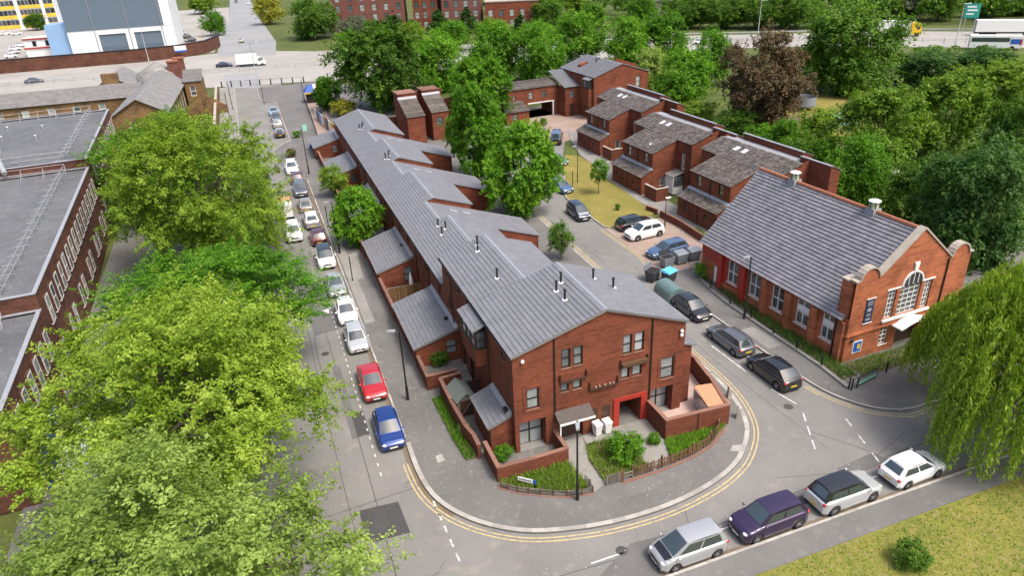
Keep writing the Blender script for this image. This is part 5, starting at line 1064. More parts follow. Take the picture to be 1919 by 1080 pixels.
for k, m_ in enumerate(('orange_roof', 'navy', 'sign_white', 'terracotta', 'yellow_panel', 'sign_white', 'black_metal', 'orange_roof', 'sign_white', 'light_blue', 'terracotta', 'sign_white')): MB().box(k * 1.9, k * 1.9 + 1.88, -0.03, 0.03, 0, 2.0).obj('panel', m_, hoard)
railing('black railing along the ramp edge behind the far parked cars', [(-2.4, 88), (-1.6, 108), (-1.0, 128), (0.5, 149)], 1.1, (1.05, 0.55), 3.0, post=0.05)
railing('black bollard rail closing the street end before the main road', [(-17.8, 156.0), (-9, 153.6), (1.2, 151.0)], 1.3, (1.25,), 2.6, post=0.14)
struct(slab('ramp', [(-2.2, 88), (-1.4, 108), (-0.6, 130), (3.5, 130), (1.4, 106), (0.3, 86)], 0.1, 0.13, 'block_paving'))
ku = thing('kiosk_canopy', 'blue and white fabric kiosk canopy at the street end', 'kiosk', (1.0, 125.5, 0.1))
MB().box(-1.6, 1.6, -1.4, 1.4, 0.0, 2.3).obj('stall', 'black_metal', ku); MB().hexa([(-2, -1.8, 2.3), (0, -1.8, 2.3), (0, 1.8, 2.3), (-2, 1.8, 2.3)], [(-0.9, -0.3, 3.6), (0, -0.3, 3.6), (0, 0.3, 3.6), (-0.9, 0.3, 3.6)]).obj('canopy', 'blue_tarp', ku); MB().hexa([(0.001, -1.8, 2.3), (2, -1.8, 2.3), (2, 1.8, 2.3), (0.001, 1.8, 2.3)], [(0.001, -0.3, 3.6), (0.9, -0.3, 3.6), (0.9, 0.3, 3.6), (0.001, 0.3, 3.6)]).obj('canopy', 'sign_white', ku)
MB().box(-2, 2, -1.86, -1.81, 2.02, 2.3).obj('valance', 'yellow_panel', ku)

# ================================================================== THE LONG FLAT-ROOFED BUILDING ON THE LEFT
NA = RAD(2.3)
Nb = thing('school_building', 'long dark brick flat-roofed building with white sash windows on the left edge', 'building', (-29.7, 21.4, 0), NA)
def n_block(y0, y1, z, depth, lower=True, rail_x=None):
    mb = MB(); L = y1 - y0; ops = []; nw = int((L - 1.0) / 2.15)
    for k in range(nw):
        s = 0.8 + (L - 1.6) * (k + 0.5) / nw
        ops.append((s - 0.52, s + 0.52, z - 3.2, z - 0.95))
        if k % 3 != 1: ops.append((s - 0.5, s + 0.5, z - 7.0, z - 4.9))
    Pn_ = wall_face(mb, (0, y1), (0, y0), 0, z, [(L - b, L - a, c, d) for a, b, c, d in ops], 0.16)
    Pn_ = wall_face(MB(), (0, y1), (0, y0), 0, z)
    Pn2 = wall_face(mb, (0, y0), (0, y1), 0, 0.01)
    wall_face(mb, (-depth, y0), (0, y0), 0, z); wall_face(mb, (0, y1), (-depth, y1), 0, z); mb.obj('wall', 'brick_dark', Nb)
    for a, b, c, d in ops:
        w_ = window(Nb, Pn_, L - b, L - a, c, d, frame='white_paint', pane='pane', q=0.16, fw=0.1, sill='white_paint')
    MB().box(-depth, -0.26, y0 + 0.26, y1 - 0.26, z - 0.4, z - 0.12).obj('roof', 'felt', Nb)
    MB().box(-0.25, 0.06, y0 - 0.06, y1 + 0.06, z + 0.001, z + 0.07).box(-depth, -0.251, y0 - 0.06, y0 + 0.25, z + 0.001, z + 0.07).box(-depth, -0.251, y1 - 0.25, y1 + 0.06, z + 0.001, z + 0.07).obj('coping', 'lead', Nb)
    MB().box(-0.25, -0.002, y0 + 0.002, y1 - 0.002, z - 0.5, z).box(-depth, -0.25, y0 + 0.002, y0 + 0.25, z - 0.5, z).obj('parapet', 'brick_dark', Nb)
    # free-standing guard rail set in from the edge, with weighted outriggers
    rx = -2.2; zb = z - 0.12
    def rail(p, q):
        for h in (0.55, 1.1): MB().tube((*p, zb + h), (*q, zb + h), 0.026, n=6).obj('guard_rail', 'galv', Nb)
        n = max(1, round(math.hypot(q[0] - p[0], q[1] - p[1]) / 2.2))
        for i in range(n + 1):
            x = p[0] + (q[0] - p[0]) * i / n; yv = p[1] + (q[1] - p[1]) * i / n
            dx, dy = (-1.3, 0) if abs(q[0] - p[0]) < 0.1 else (0, 1.3 if yv < (y0 + y1) / 2 else -1.3)
            MB().tube((x, yv, zb), (x, yv, zb + 1.1), 0.026, n=6).tube((x, yv, zb + 0.05), (x + dx, yv + dy, zb + 0.05), 0.026, n=6).tube((x, yv, zb + 0.9), (x + dx * 0.8, yv + dy * 0.8, zb + 0.05), 0.02, n=6).obj('guard_post', 'galv', Nb)
    rail((rx, y0 + 1.0), (rx, y1 - 1.0)); rail((-depth + 4, y0 + 1.0), (rx, y0 + 1.0)); rail((-depth + 4, y1 - 1.0), (rx, y1 - 1.0))
    for k in range(int(L / 5)):
        x = rnd.uniform(-depth * 0.6, -4); yv = y0 + 3 + (L - 6) * rnd.random(); MB().tube((x, yv, zb), (x, yv, zb + 0.45), 0.12, n=8).lathe([(0.2, 0), (0.2, 0.06), (0, 0.14)], (x, yv, zb + 0.45), 8).obj('roof_cowl', 'galv', Nb)
n_block(-14, -0.02, 7.2, 24); n_block(0, 36.6, 8.5, 26); n_block(36.62, 67, 9.5, 27)
pl = MB().tube((-9.5, 38.5, 9.4), (-9.0, 38.6, 10.5), 0.28, 0.28, 10).tube((-9.0, 38.6, 10.4), (-8.2, 36.0, 9.2), 0.28, 0.28, 10).tube((-10.4, 39.5, 9.4), (-9.0, 38.6, 10.4), 0.22, 0.22, 10); pl.obj('roof_duct', 'galv', Nb)
for x in (-16, -11): MB().box(x - 0.7, x + 0.7, 44, 46.2, 9.4, 9.8).obj('rooflight', 'skylight', Nb)
bs_ = thing('blue_hoarding', 'blue boarded doors at the foot of the dark brick building', 'hoarding', (-29.3, 11.5, 0.05), NA)
for k in range(3): MB().box(0.3, 0.4, -3.0 + k * 2.2, -0.9 + k * 2.2, 0, 2.6).obj('panel', 'sign_blue', bs_)
pc = thing('site_cabin', 'small white cabin glimpsed under the large lime tree', 'cabin', (-26.6, 8.5, 0.06), RAD(8)); MB().box(-1.0, 1.0, -1.8, 1.8, 0, 2.3).obj('wall', 'white_paint', pc); MB().box(-1.1, 1.1, -1.9, 1.9, 2.301, 2.4).obj('roof', 'white_clad', pc)

# ================================================================== OLD STOCK-BRICK BUILDING BEHIND IT
Qb = thing('stock_brick_building', 'old yellow stock brick building with grey gabled roofs by the main road', 'building', (-34.3, 101.2, 0), RAD(-3))
SB = 'brick_stock'
qo = [(2.3, 3.3, 3.0, 4.8)]
mb = MB(); Pq_ = wall_face(mb, (0, 0), (8.4, 0), 0, [(0, 6), (4.2, 8.4), (8.4, 6)], qo); wall_face(mb, (8.4, 0), (8.4, 32), 0, 6, [(k * 3.4 + 2, k * 3.4 + 3.3, 1.5, 4.8) for k in range(8)]); wall_face(mb, (0, 32), (0, 0), 0, 6); wall_face(mb, (8.4, 32), (0, 32), 0, [(0, 6), (4.2, 8.4), (8.4, 6)]); mb.obj('wall', SB, Qb)
window(Qb, Pq_, *qo[0], frame='white_paint', pane='pane_dark', fw=0.1, sill='white_paint')
Pq2 = wall_face(MB(), (8.4, 0), (8.4, 32), 0, 6)
for k in range(8): window(Qb, Pq2, k * 3.4 + 2, k * 3.4 + 3.3, 1.5, 4.8, frame='white_paint', fw=0.1, pane='pane_dark')
courses(Qb, 'roof', (-0.4, 32.3, 5.85), (-0.4, -0.4, 5.85), (4.2, 32.3, 8.5), (4.2, -0.4, 8.5), 'tile_grey'); courses(Qb, 'roof', (8.8, -0.4, 5.85), (8.8, 32.3, 5.85), (4.2, -0.4, 8.5), (4.2, 32.3, 8.5), 'tile_grey')
lo2 = [(k * 4.4 + 1.5, k * 4.4 + 2.7, 2.6, 4.7) for k in range(6)]
mb = MB(); Pq3 = wall_face(mb, (-30, 21.5), (-0.02, 21.5), 0, 5.5, lo2); wall_face(mb, (-0.02, 29), (-30, 29), 0, 5.5); mb.obj('wing_wall', SB, Qb)
for q in lo2: window(Qb, Pq3, *q, frame='white_paint', pane='pane', fw=0.1)
courses(Qb, 'wing_roof', (-30, 21.2, 5.4), (1.5, 21.2, 5.4), (-30, 25.4, 7.5), (1.5, 25.4, 7.5), 'tile_grey'); courses(Qb, 'wing_roof', (1.5, 29.3, 5.4), (-30, 29.3, 5.4), (1.5, 25.4, 7.5), (-30, 25.4, 7.5), 'tile_grey')
# cross gables toward the main road
mb = MB(); wall_face(mb, (-8.5, 31), (-1.5, 31), 0, [(0, 6), (3.5, 8.2), (7, 6)]); wall_face(mb, (-1.5, 31), (-1.5, 45), 0, 6); wall_face(mb, (-8.5, 45), (-8.5, 31), 0, 6); mb.obj('wing_wall', SB, Qb)
courses(Qb, 'wing_roof', (-8.8, 45, 5.85), (-8.8, 30.7, 5.85), (-5, 45, 8.3), (-5, 30.7, 8.3), 'tile_grey'); courses(Qb, 'wing_roof', (-1.2, 30.7, 5.85), (-1.2, 45, 5.85), (-5, 30.7, 8.3), (-5, 45, 8.3), 'tile_grey')
MB().box(-6.6, -3.6, 30.2, 31.6, 5.5, 8.8).obj('chimney', SB, Qb)
mb = MB(); mb.lathe([(4.6, 0), (4.0, 1.2), (0.0, 3.3)], (2.6, 39, 6.0), 12); mb.obj('wing_roof', 'tile_grey', Qb); MB().lathe([(4.3, 0), (4.3, 6.0)], (2.6, 39, 0), 12, smooth=False).obj('wing_wall', SB, Qb)
for x, y in ((6.2, 37.5), (7.0, 42)): 
    c_ = MB().box(x - 1.0, x + 1.0, y - 0.7, y + 0.7, 5.0, 9.2).obj('chimney', 'brick_flats', Qb); MB().box(x - 1.15, x + 1.15, y - 0.85, y + 0.85, 9.201, 9.5).obj('chimney_cap', 'terracotta', c_)
ro = [(0.9, 2.0, 3.4, 5.4)]
mb = MB(); Pq4 = wall_face(mb, (8.8, 27.5), (12.0, 27.5), 0, 6.3, ro); wall_face(mb, (12, 27.5), (12, 35), 0, 6.3); wall_face(mb, (8.8, 35), (8.8, 27.5), 0, 6.3); mb.obj('wing_wall', SB, Qb); window(Qb, Pq4, *ro[0], frame='white_paint', fw=0.1)
courses(Qb, 'wing_roof', (8.5, 27.3, 6.3), (12.3, 27.3, 6.3), (8.5, 33, 8.0), (12.3, 33, 8.0), 'tile_grey')
mb = MB(); mb.ext([(12.4, 24.0, 0), (16.3, 24.0, 0), (16.3, 24.0, 1.6), (12.4, 24.0, 4.2)], (0, 0.4, 0)); mb.obj('yard_wall', SB, Qb); mb = MB(); mb.ext([(8.9, 20.0, 0), (12.2, 20.0, 0), (12.2, 20.0, 4.3), (8.9, 20.0, 2.6)], (0, 0.4, 0)); mb.obj('yard_wall', SB, Qb)
garden_wall('tall yellow brick yard wall along the left street end', [(-18.9, 104), (-18.7, 146)], 2.2, 0.4, False, 'brick_stock', 'stone')
sf = thing('yard_fence', 'weathered grey board fence closing the stock brick yard', 'fence', (-26.0, 107.5, 0))
bdm = MB().box(0, 0.29, -0.02, 0.02, 0, 2.3).mesh('board', [M['wood_grey']])
for k in range(22): place('board', bdm, sf, (k * 0.31, -k * 0.02, rnd.uniform(-0.08, 0.03)))

# ================================================================== INDUSTRIAL BUILDINGS TOP LEFT
mb = MB(); bw = thing('boundary_wall', 'high brown brick wall with dark coping along the far side of the main road', 'wall', (0, 0, 0))
bwp = [(-150, 233), (-100, 223.5), (-79, 219.5), (-41, 217.5), (-30, 219.5), (-22, 226), (-18.6, 237), (-18.2, 244)]
for a, b in zip(bwp, bwp[1:]):
    A, B = V2(*a), V2(*b); d = (B - A).normalized(); n = Vector((-d.y, d.x, 0)) * 0.25
    c = [A - n, B - n, B + n, A + n]; MB().hexa([v for v in c], [v + Vector((0, 0, 3.7)) for v in c]).obj('wall', 'brick_dark', bw)
    c = [A - n * 1.4, B - n * 1.4, B + n * 1.4, A + n * 1.4]; MB().hexa([v + Vector((0, 0, 3.701)) for v in c], [v + Vector((0, 0, 3.95)) for v in c]).obj('coping', 'black_metal', bw)
o = MB().box(-31.0, -27.6, 218.0, 218.1, 2.2, 3.7).obj('wall_sign', 'sign_white'); tag(o, 'white and blue sign board on the brown boundary wall', 'sign'); MB().box(-31.0, -27.6, 217.95, 218.0, 1.9, 2.4).obj('blue_strip', 'sign_blue', o)
IB = thing('warehouse', 'tall warehouse of blue-grey cladding over white walls with two shutters', 'warehouse', (-64.2, 247.4, 0), RAD(-1))
mb = MB(); Pi = wall_face(mb, (0, 0), (32.5, 0), 0, 7.7, [(9.0, 17.2, 0.02, 6.15), (19.8, 28.2, 0.02, 6.1)], 0.35); wall_face(mb, (32.5, 0), (32.5, 34), 0, 17); wall_face(mb, (0, 34), (0, 0), 0, 17); mb.obj('wall', 'white_clad', IB)
MB().box(0.0, 29.6, -0.15, 0, 7.7, 18).obj('cladding', 'blue_clad', IB); MB().box(29.6, 32.5, -0.1, 0, 7.701, 18).obj('wall', 'white_clad', IB)
MB().box(0, 32.5, 0.01, 34, 17.0, 18).obj('roof', 'felt', IB)
for a, b in ((9.0, 17.2), (19.8, 28.2)):
    k = MB(); fbox(k, Pi, a, b, 0.0, 6.1, 0.3, 0.4); s_ = k.obj('shutter', 'blue_clad', IB)
    for q in range(3): k = MB(); fbox(k, Pi, a, b, 0.9 + q * 0.5, 0.95 + q * 0.5, 0.26, 0.3); k.obj('shutter_rib', 'black_metal', s_)
    for e in (a - 0.35, b + 0.02): k = MB(); fbox(k, Pi, e, e + 0.33, 0, 6.4, -0.08, 0); k.obj('shutter_jamb', 'white_paint', IB)
    k = MB(); fbox(k, Pi, a - 0.02, b + 0.02, 6.12, 6.4, -0.08, 0); k.obj('shutter_head', 'white_paint', IB)
for x in (8.2, 18.6, 28.9): MB().tube((x, -0.3, 0), (x, -0.3, 18), 0.12, n=6).obj('downpipe', 'lead', IB)
MB().box(-6.5, -0.05, 2.0, 12.0, 0, 10).obj('annex', 'light_blue', IB)
YB = thing('yellow_panel_block', 'white office block with bands of windows and yellow panels', 'office block', (-116, 372.5, 0), RAD(-0.5))
MB().box(-30, 27, 0.3, 14, 0, 22).obj('wall', 'white_clad', YB)
for f in range(5):
    z = 0.6 + f * 4.1
    for gidx, (xa, xb) in enumerate(((-18, -9), (-8, 1.0), (2.2, 11.0), (12.5, 21.5), (22.8, 26.8))):
        n = max(2, int((xb - xa) / 1.5))
        for k in range(n):
            x = xa + (xb - xa) * k / n; w_ = (xb - xa) / n - 0.16
            MB().box(x, x + w_, 0.1, 0.299, z, z + 1.5).obj('panel', 'yellow_panel', YB); MB().box(x, x + w_, 0.16, 0.299, z + 1.62, z + 3.7).obj('pane', 'pane_dark', YB)
pcb = thing('portable_cabin', 'white portable cabin of two storeys with red trim bands', 'cabin', (-79.5, 256.5, 0), RAD(-6))
MB().box(0, 11.2, 0, 6, 0, 5.6).obj('wall', 'white_paint', pcb); MB().box(-0.2, 11.4, -0.25, 6.2, 5.6, 6.0).obj('roof', 'white_paint', pcb)
for z in (2.5, 5.4): MB().box(-0.25, 11.45, -0.3, -0.255, z, z + 0.5).obj('trim_band', 'red_paint', pcb)
for x in (2.6, 6.6):
    MB().box(x, x + 1.2, -0.05, -0.005, 3.3, 5.0).obj('window', 'pane_dark', pcb)
# flats at the back
def flats(x, y, w_, d_, h, rz, mat, label, nx_, nz_):
    o = thing('brick_flats', label, 'flats', (x, y, 0), rz, 'brick flats beyond the main road')
    ops = []; 
    for i in range(nx_):
        for j in range(nz_):
            s = w_ * (i + 0.5) / nx_; ops.append((s - 0.8, s + 0.8, 0.8 + j * 3.35, 3.1 + j * 3.35))
    mb = MB(); Pf_ = wall_face(mb, (0, 0), (w_, 0), 0, h, ops, 0.15); wall_face(mb, (w_, 0), (w_, d_), 0, h); wall_face(mb, (0, d_), (0, 0), 0, h); mb.obj('wall', mat, o)
    for q in ops: window(o, Pf_, *q, q=0.15, fw=0.09, pane='pane')
    MB().box(-0.2, w_ + 0.2, -0.2, d_, h, h + 0.35).obj('roof', 'stone', o); return o
flats(22, 246, 26, 14, 19, RAD(-16), 'brick_flats', 'purple-brown brick flats behind the trees beyond the main road, leftmost', 6, 5)
flats(49.5, 236.5, 9, 14, 18.5, RAD(-22), 'brick_red', 'red brick bay of flats between the purple-brown ones', 3, 5)
flats(59, 231.5, 14, 14, 17, RAD(-22), 'brick_flats', 'purple-brown brick flats right of the red bay', 4, 4)
flats(72.5, 222.5, 19, 16, 9.0, RAD(-22), 'brick_red', 'low red brick block with flat roof beyond the main road', 5, 2)
hr = thing('hipped_house', 'pale house with a brown hipped roof far at the top right of centre', 'house', (128, 214, 0), RAD(-28))
MB().box(0, 22, 0, 12, 0, 6).obj('wall', 'stone', hr); MB().hexa([(-1, -1, 6), (23, -1, 6), (23, 13, 6), (-1, 13, 6)], [(6, 5.8, 10), (16, 5.8, 10), (16, 6.2, 10), (6, 6.2, 10)]).obj('roof', 'tile_brown', hr)
for x in (5, 10, 15): MB().box(x, x + 2.4, -0.08, -0.005, 3.2, 5.2).obj('window', 'pane_dark', hr)
fh = thing('far_house', 'far grey-roofed house behind the trees at the top right', 'house', (238, 160, 0), RAD(-50)); MB().box(0, 18, 0, 10, 0, 8).obj('wall', 'stone', fh); MB().hexa([(-1, -1, 8), (19, -1, 8), (19, 11, 8), (-1, 11, 8)], [(0, 4.8, 12), (18, 4.8, 12), (18, 5.2, 12), (0, 5.2, 12)]).obj('roof', 'tile_grey', fh)

# ================================================================== CARS
def lerp_tab(tab, x):
    if x <= tab[0][0]: return tab[0][1]
    for (a, va), (b, vb) in zip(tab, tab[1:]):
        if x <= b:
            t = (x - a) / (b - a); t = t * t * (3 - 2 * t); return va + (vb - va) * t
    return tab[-1][1]
CARK = {  # L, W, H, cowl x from front, screen run, roof end from rear, rear base from rear, belt z, hood z, wheel r, deck z
    'hatch': dict(L=4.05, W=1.76, H=1.47, cowl=0.98, run=0.80, re=0.62, rb=0.12, belt=0.93, nose=0.66, hood=0.90, r=0.31),
    'saloon': dict(L=4.5, W=1.80, H=1.44, cowl=1.25, run=0.85, re=1.25, rb=0.55, belt=0.92, nose=0.64, hood=0.88, r=0.32),
    'estate': dict(L=4.55, W=1.80, H=1.48, cowl=1.20, run=0.82, re=0.50, rb=0.12, belt=0.95, nose=0.66, hood=0.92, r=0.32),
    'suv': dict(L=4.45, W=1.85, H=1.65, cowl=1.05, run=0.75, re=0.55, rb=0.12, belt=1.08, nose=0.80, hood=1.04, r=0.36),
    'coupe': dict(L=4.5, W=1.86, H=1.58, cowl=1.1, run=0.85, re=0.95, rb=0.15, belt=1.05, nose=0.76, hood=1.0, r=0.36),
    'mpv': dict(L=4.2, W=1.75, H=1.62, cowl=0.72, run=0.95, re=0.42, rb=0.08, belt=1.0, nose=0.74, hood=0.98, r=0.31),
    'van': dict(L=4.9, W=1.9, H=1.95, cowl=0.95, run=0.75, re=0.2, rb=0.04, belt=1.12, nose=0.82, hood=1.08, r=0.34),
}
CAR_CACHE = {}
def car_parts(kind):
    if kind in CAR_CACHE: return CAR_CACHE[kind]
    k = CARK[kind]; L, W, H = k['L'], k['W'], k['H']; hw = W / 2; r = k['r']
    xf, xr = L / 2, -L / 2; ax = [xf - 0.82, xr + 0.78]
    cw = xf - k['cowl']; top = [(xr, k['belt'] - 0.12), (xr + 0.10, k['belt'] - 0.02), (xr + 0.5, k['belt'] + 0.03), (cw - 0.3, k['belt']), (cw + 0.05, k['hood'] + 0.01), (xf - 0.35, k['nose'] + 0.13), (xf - 0.1, k['nose'] + 0.02), (xf, k['nose'] - 0.10)]
    parts = []; n = int(L / 0.065); st = []
    for i in range(n + 1):
        x = xr + L * i / n; e = min(x - xr, xf - x)
        ww = hw * (1 - 0.20 * max(0, 1 - e / 0.55) ** 2.2); zt = lerp_tab(top, x); zb = 0.19 + 0.10 * max(0, 1 - e / 0.35)
        za = zb
        for a in ax:
            q = (r + 0.055) ** 2 - (x - a) ** 2
            if q > 0: za = max(za, r + math.sqrt(q))
        za = min(za, zt - 0.12); sec = []
        mid = max(0.52, za + 0.03); zs = max(zt - 0.16, mid + 0.02)
        pts = [(0.0, zb), (ww * 0.72, zb), (ww * 0.72, za - 0.002), (ww * 0.965, za), (ww * 0.99, za + (mid - za) * 0.45), (ww, mid), (ww * 0.975, zs), (ww * 0.93, zt - 0.035), (ww * 0.84, zt), (ww * 0.45, zt + 0.028), (0.0, zt + 0.035)]
        st.append([(x, y, z) for y, z in pts] + [(x, -y, z) for y, z in pts[-2:0:-1]])
    mb = MB(); m_ = len(st[0])
    vs = [p for s in st for p in s]
    mb.add(vs, [(i * m_ + j, i * m_ + (j + 1) % m_, (i + 1) * m_ + (j + 1) % m_, (i + 1) * m_ + j) for i in range(n) for j in range(m_)], 0, True)
    mb.add(st[0], [tuple(range(m_ - 1, -1, -1))]); mb.add(st[-1], [tuple(range(m_))])
    parts.append(('body', mb.mesh('body', ['white_paint']), 'paint', None))
    # cabin shell
    zb_, zr_ = k['belt'] - 0.03, H; rf0, rf1 = cw - k['run'], xr + k['re']; rb = xr + k['rb']
    bwid, rwid = hw * 0.90, hw * 0.70
    def sec_at(x0, x1, t): return x0 + (x1 - x0) * t
    base = {'fl': Vector((cw, bwid * 0.93, zb_)), 'fr': Vector((cw, -bwid * 0.93, zb_)), 'rl': Vector((rb, bwid * 0.92, zb_)), 'rr': Vector((rb, -bwid * 0.92, zb_))}
    roof = {'fl': Vector((rf0, rwid, zr_ - 0.05)), 'fr': Vector((rf0, -rwid, zr_ - 0.05)), 'rl': Vector((rf1, rwid * 0.96, zr_ - 0.06)), 'rr': Vector((rf1, -rwid * 0.96, zr_ - 0.06))}
    def patch(c00, c10, c11, c01, nu, nv, bul, bdir, u0=0, u1=1, v0=0, v1=1, off=0.0):
        P = []
        for i in range(nu + 1):
            row = []
            for j in range(nv + 1):
                u = u0 + (u1 - u0) * i / nu; v = v0 + (v1 - v0) * j / nv
                p = c00 * (1 - u) * (1 - v) + c10 * u * (1 - v) + c11 * u * v + c01 * (1 - u) * v
                row.append(p + bdir * (bul * 4 * u * (1 - u) + off))
            P.append(row)
        return P
    X, Y, Z = Vector((1, 0, 0)), Vector((0, 1, 0)), Vector((0, 0, 1))
    front = (base['fr'], base['fl'], roof['fl'], roof['fr']); rear = (base['rl'], base['rr'], roof['rr'], roof['rl'])
    left = (base['fl'], base['rl'], roof['rl'], roof['fl']); right = (base['rr'], base['fr'], roof['fr'], roof['rr'])
    nf = (front[1] - front[0]).cross(front[3] - front[0]).normalized(); nr = (rear[1] - rear[0]).cross(rear[3] - rear[0]).normalized()
    nl = (left[1] - left[0]).cross(left[3] - left[0]).normalized(); ng = (right[1] - right[0]).cross(right[3] - right[0]).normalized()
    mb = MB()
    for c, nn, b in ((front, nf, 0.07), (rear, nr, 0.05), (left, nl, 0.03), (right, ng, 0.03)): mb.grid(patch(*c, 6, 3, b, nn))
    rp = []
    for i in range(7):
        t = i / 6; a = roof['fl'].lerp(roof['rl'], t); b = roof['fr'].lerp(roof['rr'], t); row = []
        for j in range(7):
            s = j / 6; p = a.lerp(b, s); p = p + Z * (0.055 * (1 - (2 * s - 1) ** 2) + 0.035 * (1 - (2 * t - 1) ** 2)) + X * (0.07 * (1 - (2 * s - 1) ** 2) * (1 - t)) * nf.x
            row.append(p)
        rp.append(row)
    mb.grid(rp)
    parts.append(('cabin', mb.mesh('cabin', ['white_paint']), 'roof', None))
    mb = MB(); mb.grid(patch(*front, 6, 3, 0.07, nf, 0.06, 0.94, 0.04, 0.95, 0.012)); parts.append(('windscreen', mb.mesh('windscreen', ['car_glass']), None, None))
    if kind != 'van' or True:
        mb = MB(); mb.grid(patch(*rear, 6, 3, 0.05, nr, 0.1, 0.9, 0.22 if kind != 'saloon' else 0.08, 0.92, 0.012)); parts.append(('rear_window', mb.mesh('rear_window', ['car_glass']), None, None))
    hp = []
    for i in range(9):
        x = cw + 0.03 + (xf - 0.26 - cw - 0.03) * i / 8; wv = hw * (0.76 - 0.10 * (i / 8) ** 2); zt = lerp_tab(top, x)
        hp.append([Vector((x, wv * (1 - 2 * j / 8), zt + 0.035 * (1 - (0.9 * (1 - 2 * j / 8)) ** 2) + 0.007)) for j in range(9)])
    mb = MB(); mb.grid([list(r_[::-1]) for r_ in hp]); parts.append(('bonnet', mb.mesh('bonnet', ['white_paint']), 'bonnet', None))
    mid = 0.47
    for c, nn, flip in ((left, nl, 0), (right, ng, 1)):
        for a, b in ((0.07, mid - 0.02), (mid + 0.02, 0.90)):
            if flip: a, b = 1 - b, 1 - a
            mb = MB(); mb.grid(patch(*c, 4, 2, 0.03, nn, a, b, 0.12, 0.88, 0.012)); parts.append(('side_window', mb.mesh('side_window', ['car_glass']), None, None))
    ty = MB(); ty.lathe([(r * 0.62, -0.10), (r * 0.97, -0.10), (r, -0.06), (r, 0.06), (r * 0.97, 0.10), (r * 0.62, 0.10)], (0, 0, 0), 18)
    tym = ty.mesh('wheel', ['rubber'])
    rm = MB(); rm.lathe([(0.0, 0.085), (r * 0.18, 0.09), (r * 0.55, 0.07), (r * 0.64, 0.095), (r * 0.66, 0.08)], (0, 0, 0), 18).lathe([(r * 0.66, -0.09), (0, -0.09)], (0, 0, 0), 18)
    for q in range(5):
        a = q * 1.2566; rm.hexa([(0, 0, 0.092)] * 0 or [(math.cos(a + .35) * r * .28, math.sin(a + .35) * r * .28, .080), (math.cos(a + .35) * r * .55, math.sin(a + .35) * r * .55, .080), (math.cos(a + .9) * r * .55, math.sin(a + .9) * r * .55, .080), (math.cos(a + .9) * r * .28, math.sin(a + .9) * r * .28, .080)], [(math.cos(a + .35) * r * .28, math.sin(a + .35) * r * .28, .098), (math.cos(a + .35) * r * .55, math.sin(a + .35) * r * .55, .092), (math.cos(a + .9) * r * .55, math.sin(a + .9) * r * .55, .092), (math.cos(a + .9) * r * .28, math.sin(a + .9) * r * .28, .098)], 1)
    rmm = rm.mesh('rim', ['alloy', 'rubber'])
    wheels = [((a, s * (hw - 0.115), r), s) for a in ax for s in (1, -1)]
    def at_end(front_, fy, z):
        """x on the body surface at lateral fraction fy and height z near an end"""
        return (xf if front_ else xr)
    sm = []
    zl = k['nose'] - 0.03
    for s in (1, -1):
        b = MB(); b.blob((xf - 0.20, s * hw * 0.66, zl), 0.20, 0.20, 0.085); sm.append(('headlight', b.mesh('headlight', ['head_lamp'])))
        b = MB(); b.blob((xr + 0.13, s * hw * 0.76, k['belt'] - 0.16), 0.15, 0.14, 0.13); sm.append(('taillight', b.mesh('taillight', ['tail_lamp'])))
        b = MB(); b.blob((cw - 0.18, s * (hw + 0.07), k['belt'] + 0.08), 0.07, 0.11, 0.07); sm.append(('mirror', b.mesh('mirror', ['rubber'])))
    b = MB(); b.box(xf - 0.02, xf + 0.012, -0.42, 0.42, zl - 0.2, zl - 0.06); sm.append(('grille', b.mesh('grille', ['rubber'])))
    b = MB(); b.box(xf + 0.0125, xf + 0.025, -0.26, 0.26, 0.36, 0.47); sm.append(('number_plate', b.mesh('number_plate', ['plate_white'])))
    b = MB(); b.box(xr - 0.02, xr + 0.03, -0.26, 0.26, 0.5, 0.61); sm.append(('number_plate', b.mesh('number_plate', ['plate_yellow'])))
    b = MB(); b.box(xf - 0.06, xf + 0.01, -hw * 0.7, hw * 0.7, 0.28, 0.355).box(xr - 0.01, xr + 0.06, -hw * 0.72, hw * 0.72, 0.27, 0.36); sm.append(('bumper_trim', b.mesh('bumper_trim', ['rubber'])))
    CAR_CACHE[kind] = (parts, tym, rmm, wheels, sm); return CAR_CACHE[kind]
def paint(name, c, metal=0.35, rough=0.28):
    return plain('paint_' + name, c, rough, 0.03, 0.5, metal=metal, coat=1.0)
PAINTS = dict(blue=(0.012, 0.045, 0.22), red=(0.38, 0.012, 0.018), white=(0.72, 0.72, 0.72), silver=(0.40, 0.41, 0.42), grey=(0.12, 0.13, 0.145), black=(0.010, 0.010, 0.012), maroon=(0.095, 0.012, 0.02), steel=(0.09, 0.15, 0.26), dark_blue=(0.012, 0.02, 0.05), pale=(0.52, 0.54, 0.55), beige=(0.33, 0.31, 0.28), green_grey=(0.17, 0.22, 0.21), purple=(0.035, 0.018, 0.06), pale_blue=(0.45, 0.56, 0.66))
NCAR = [0]
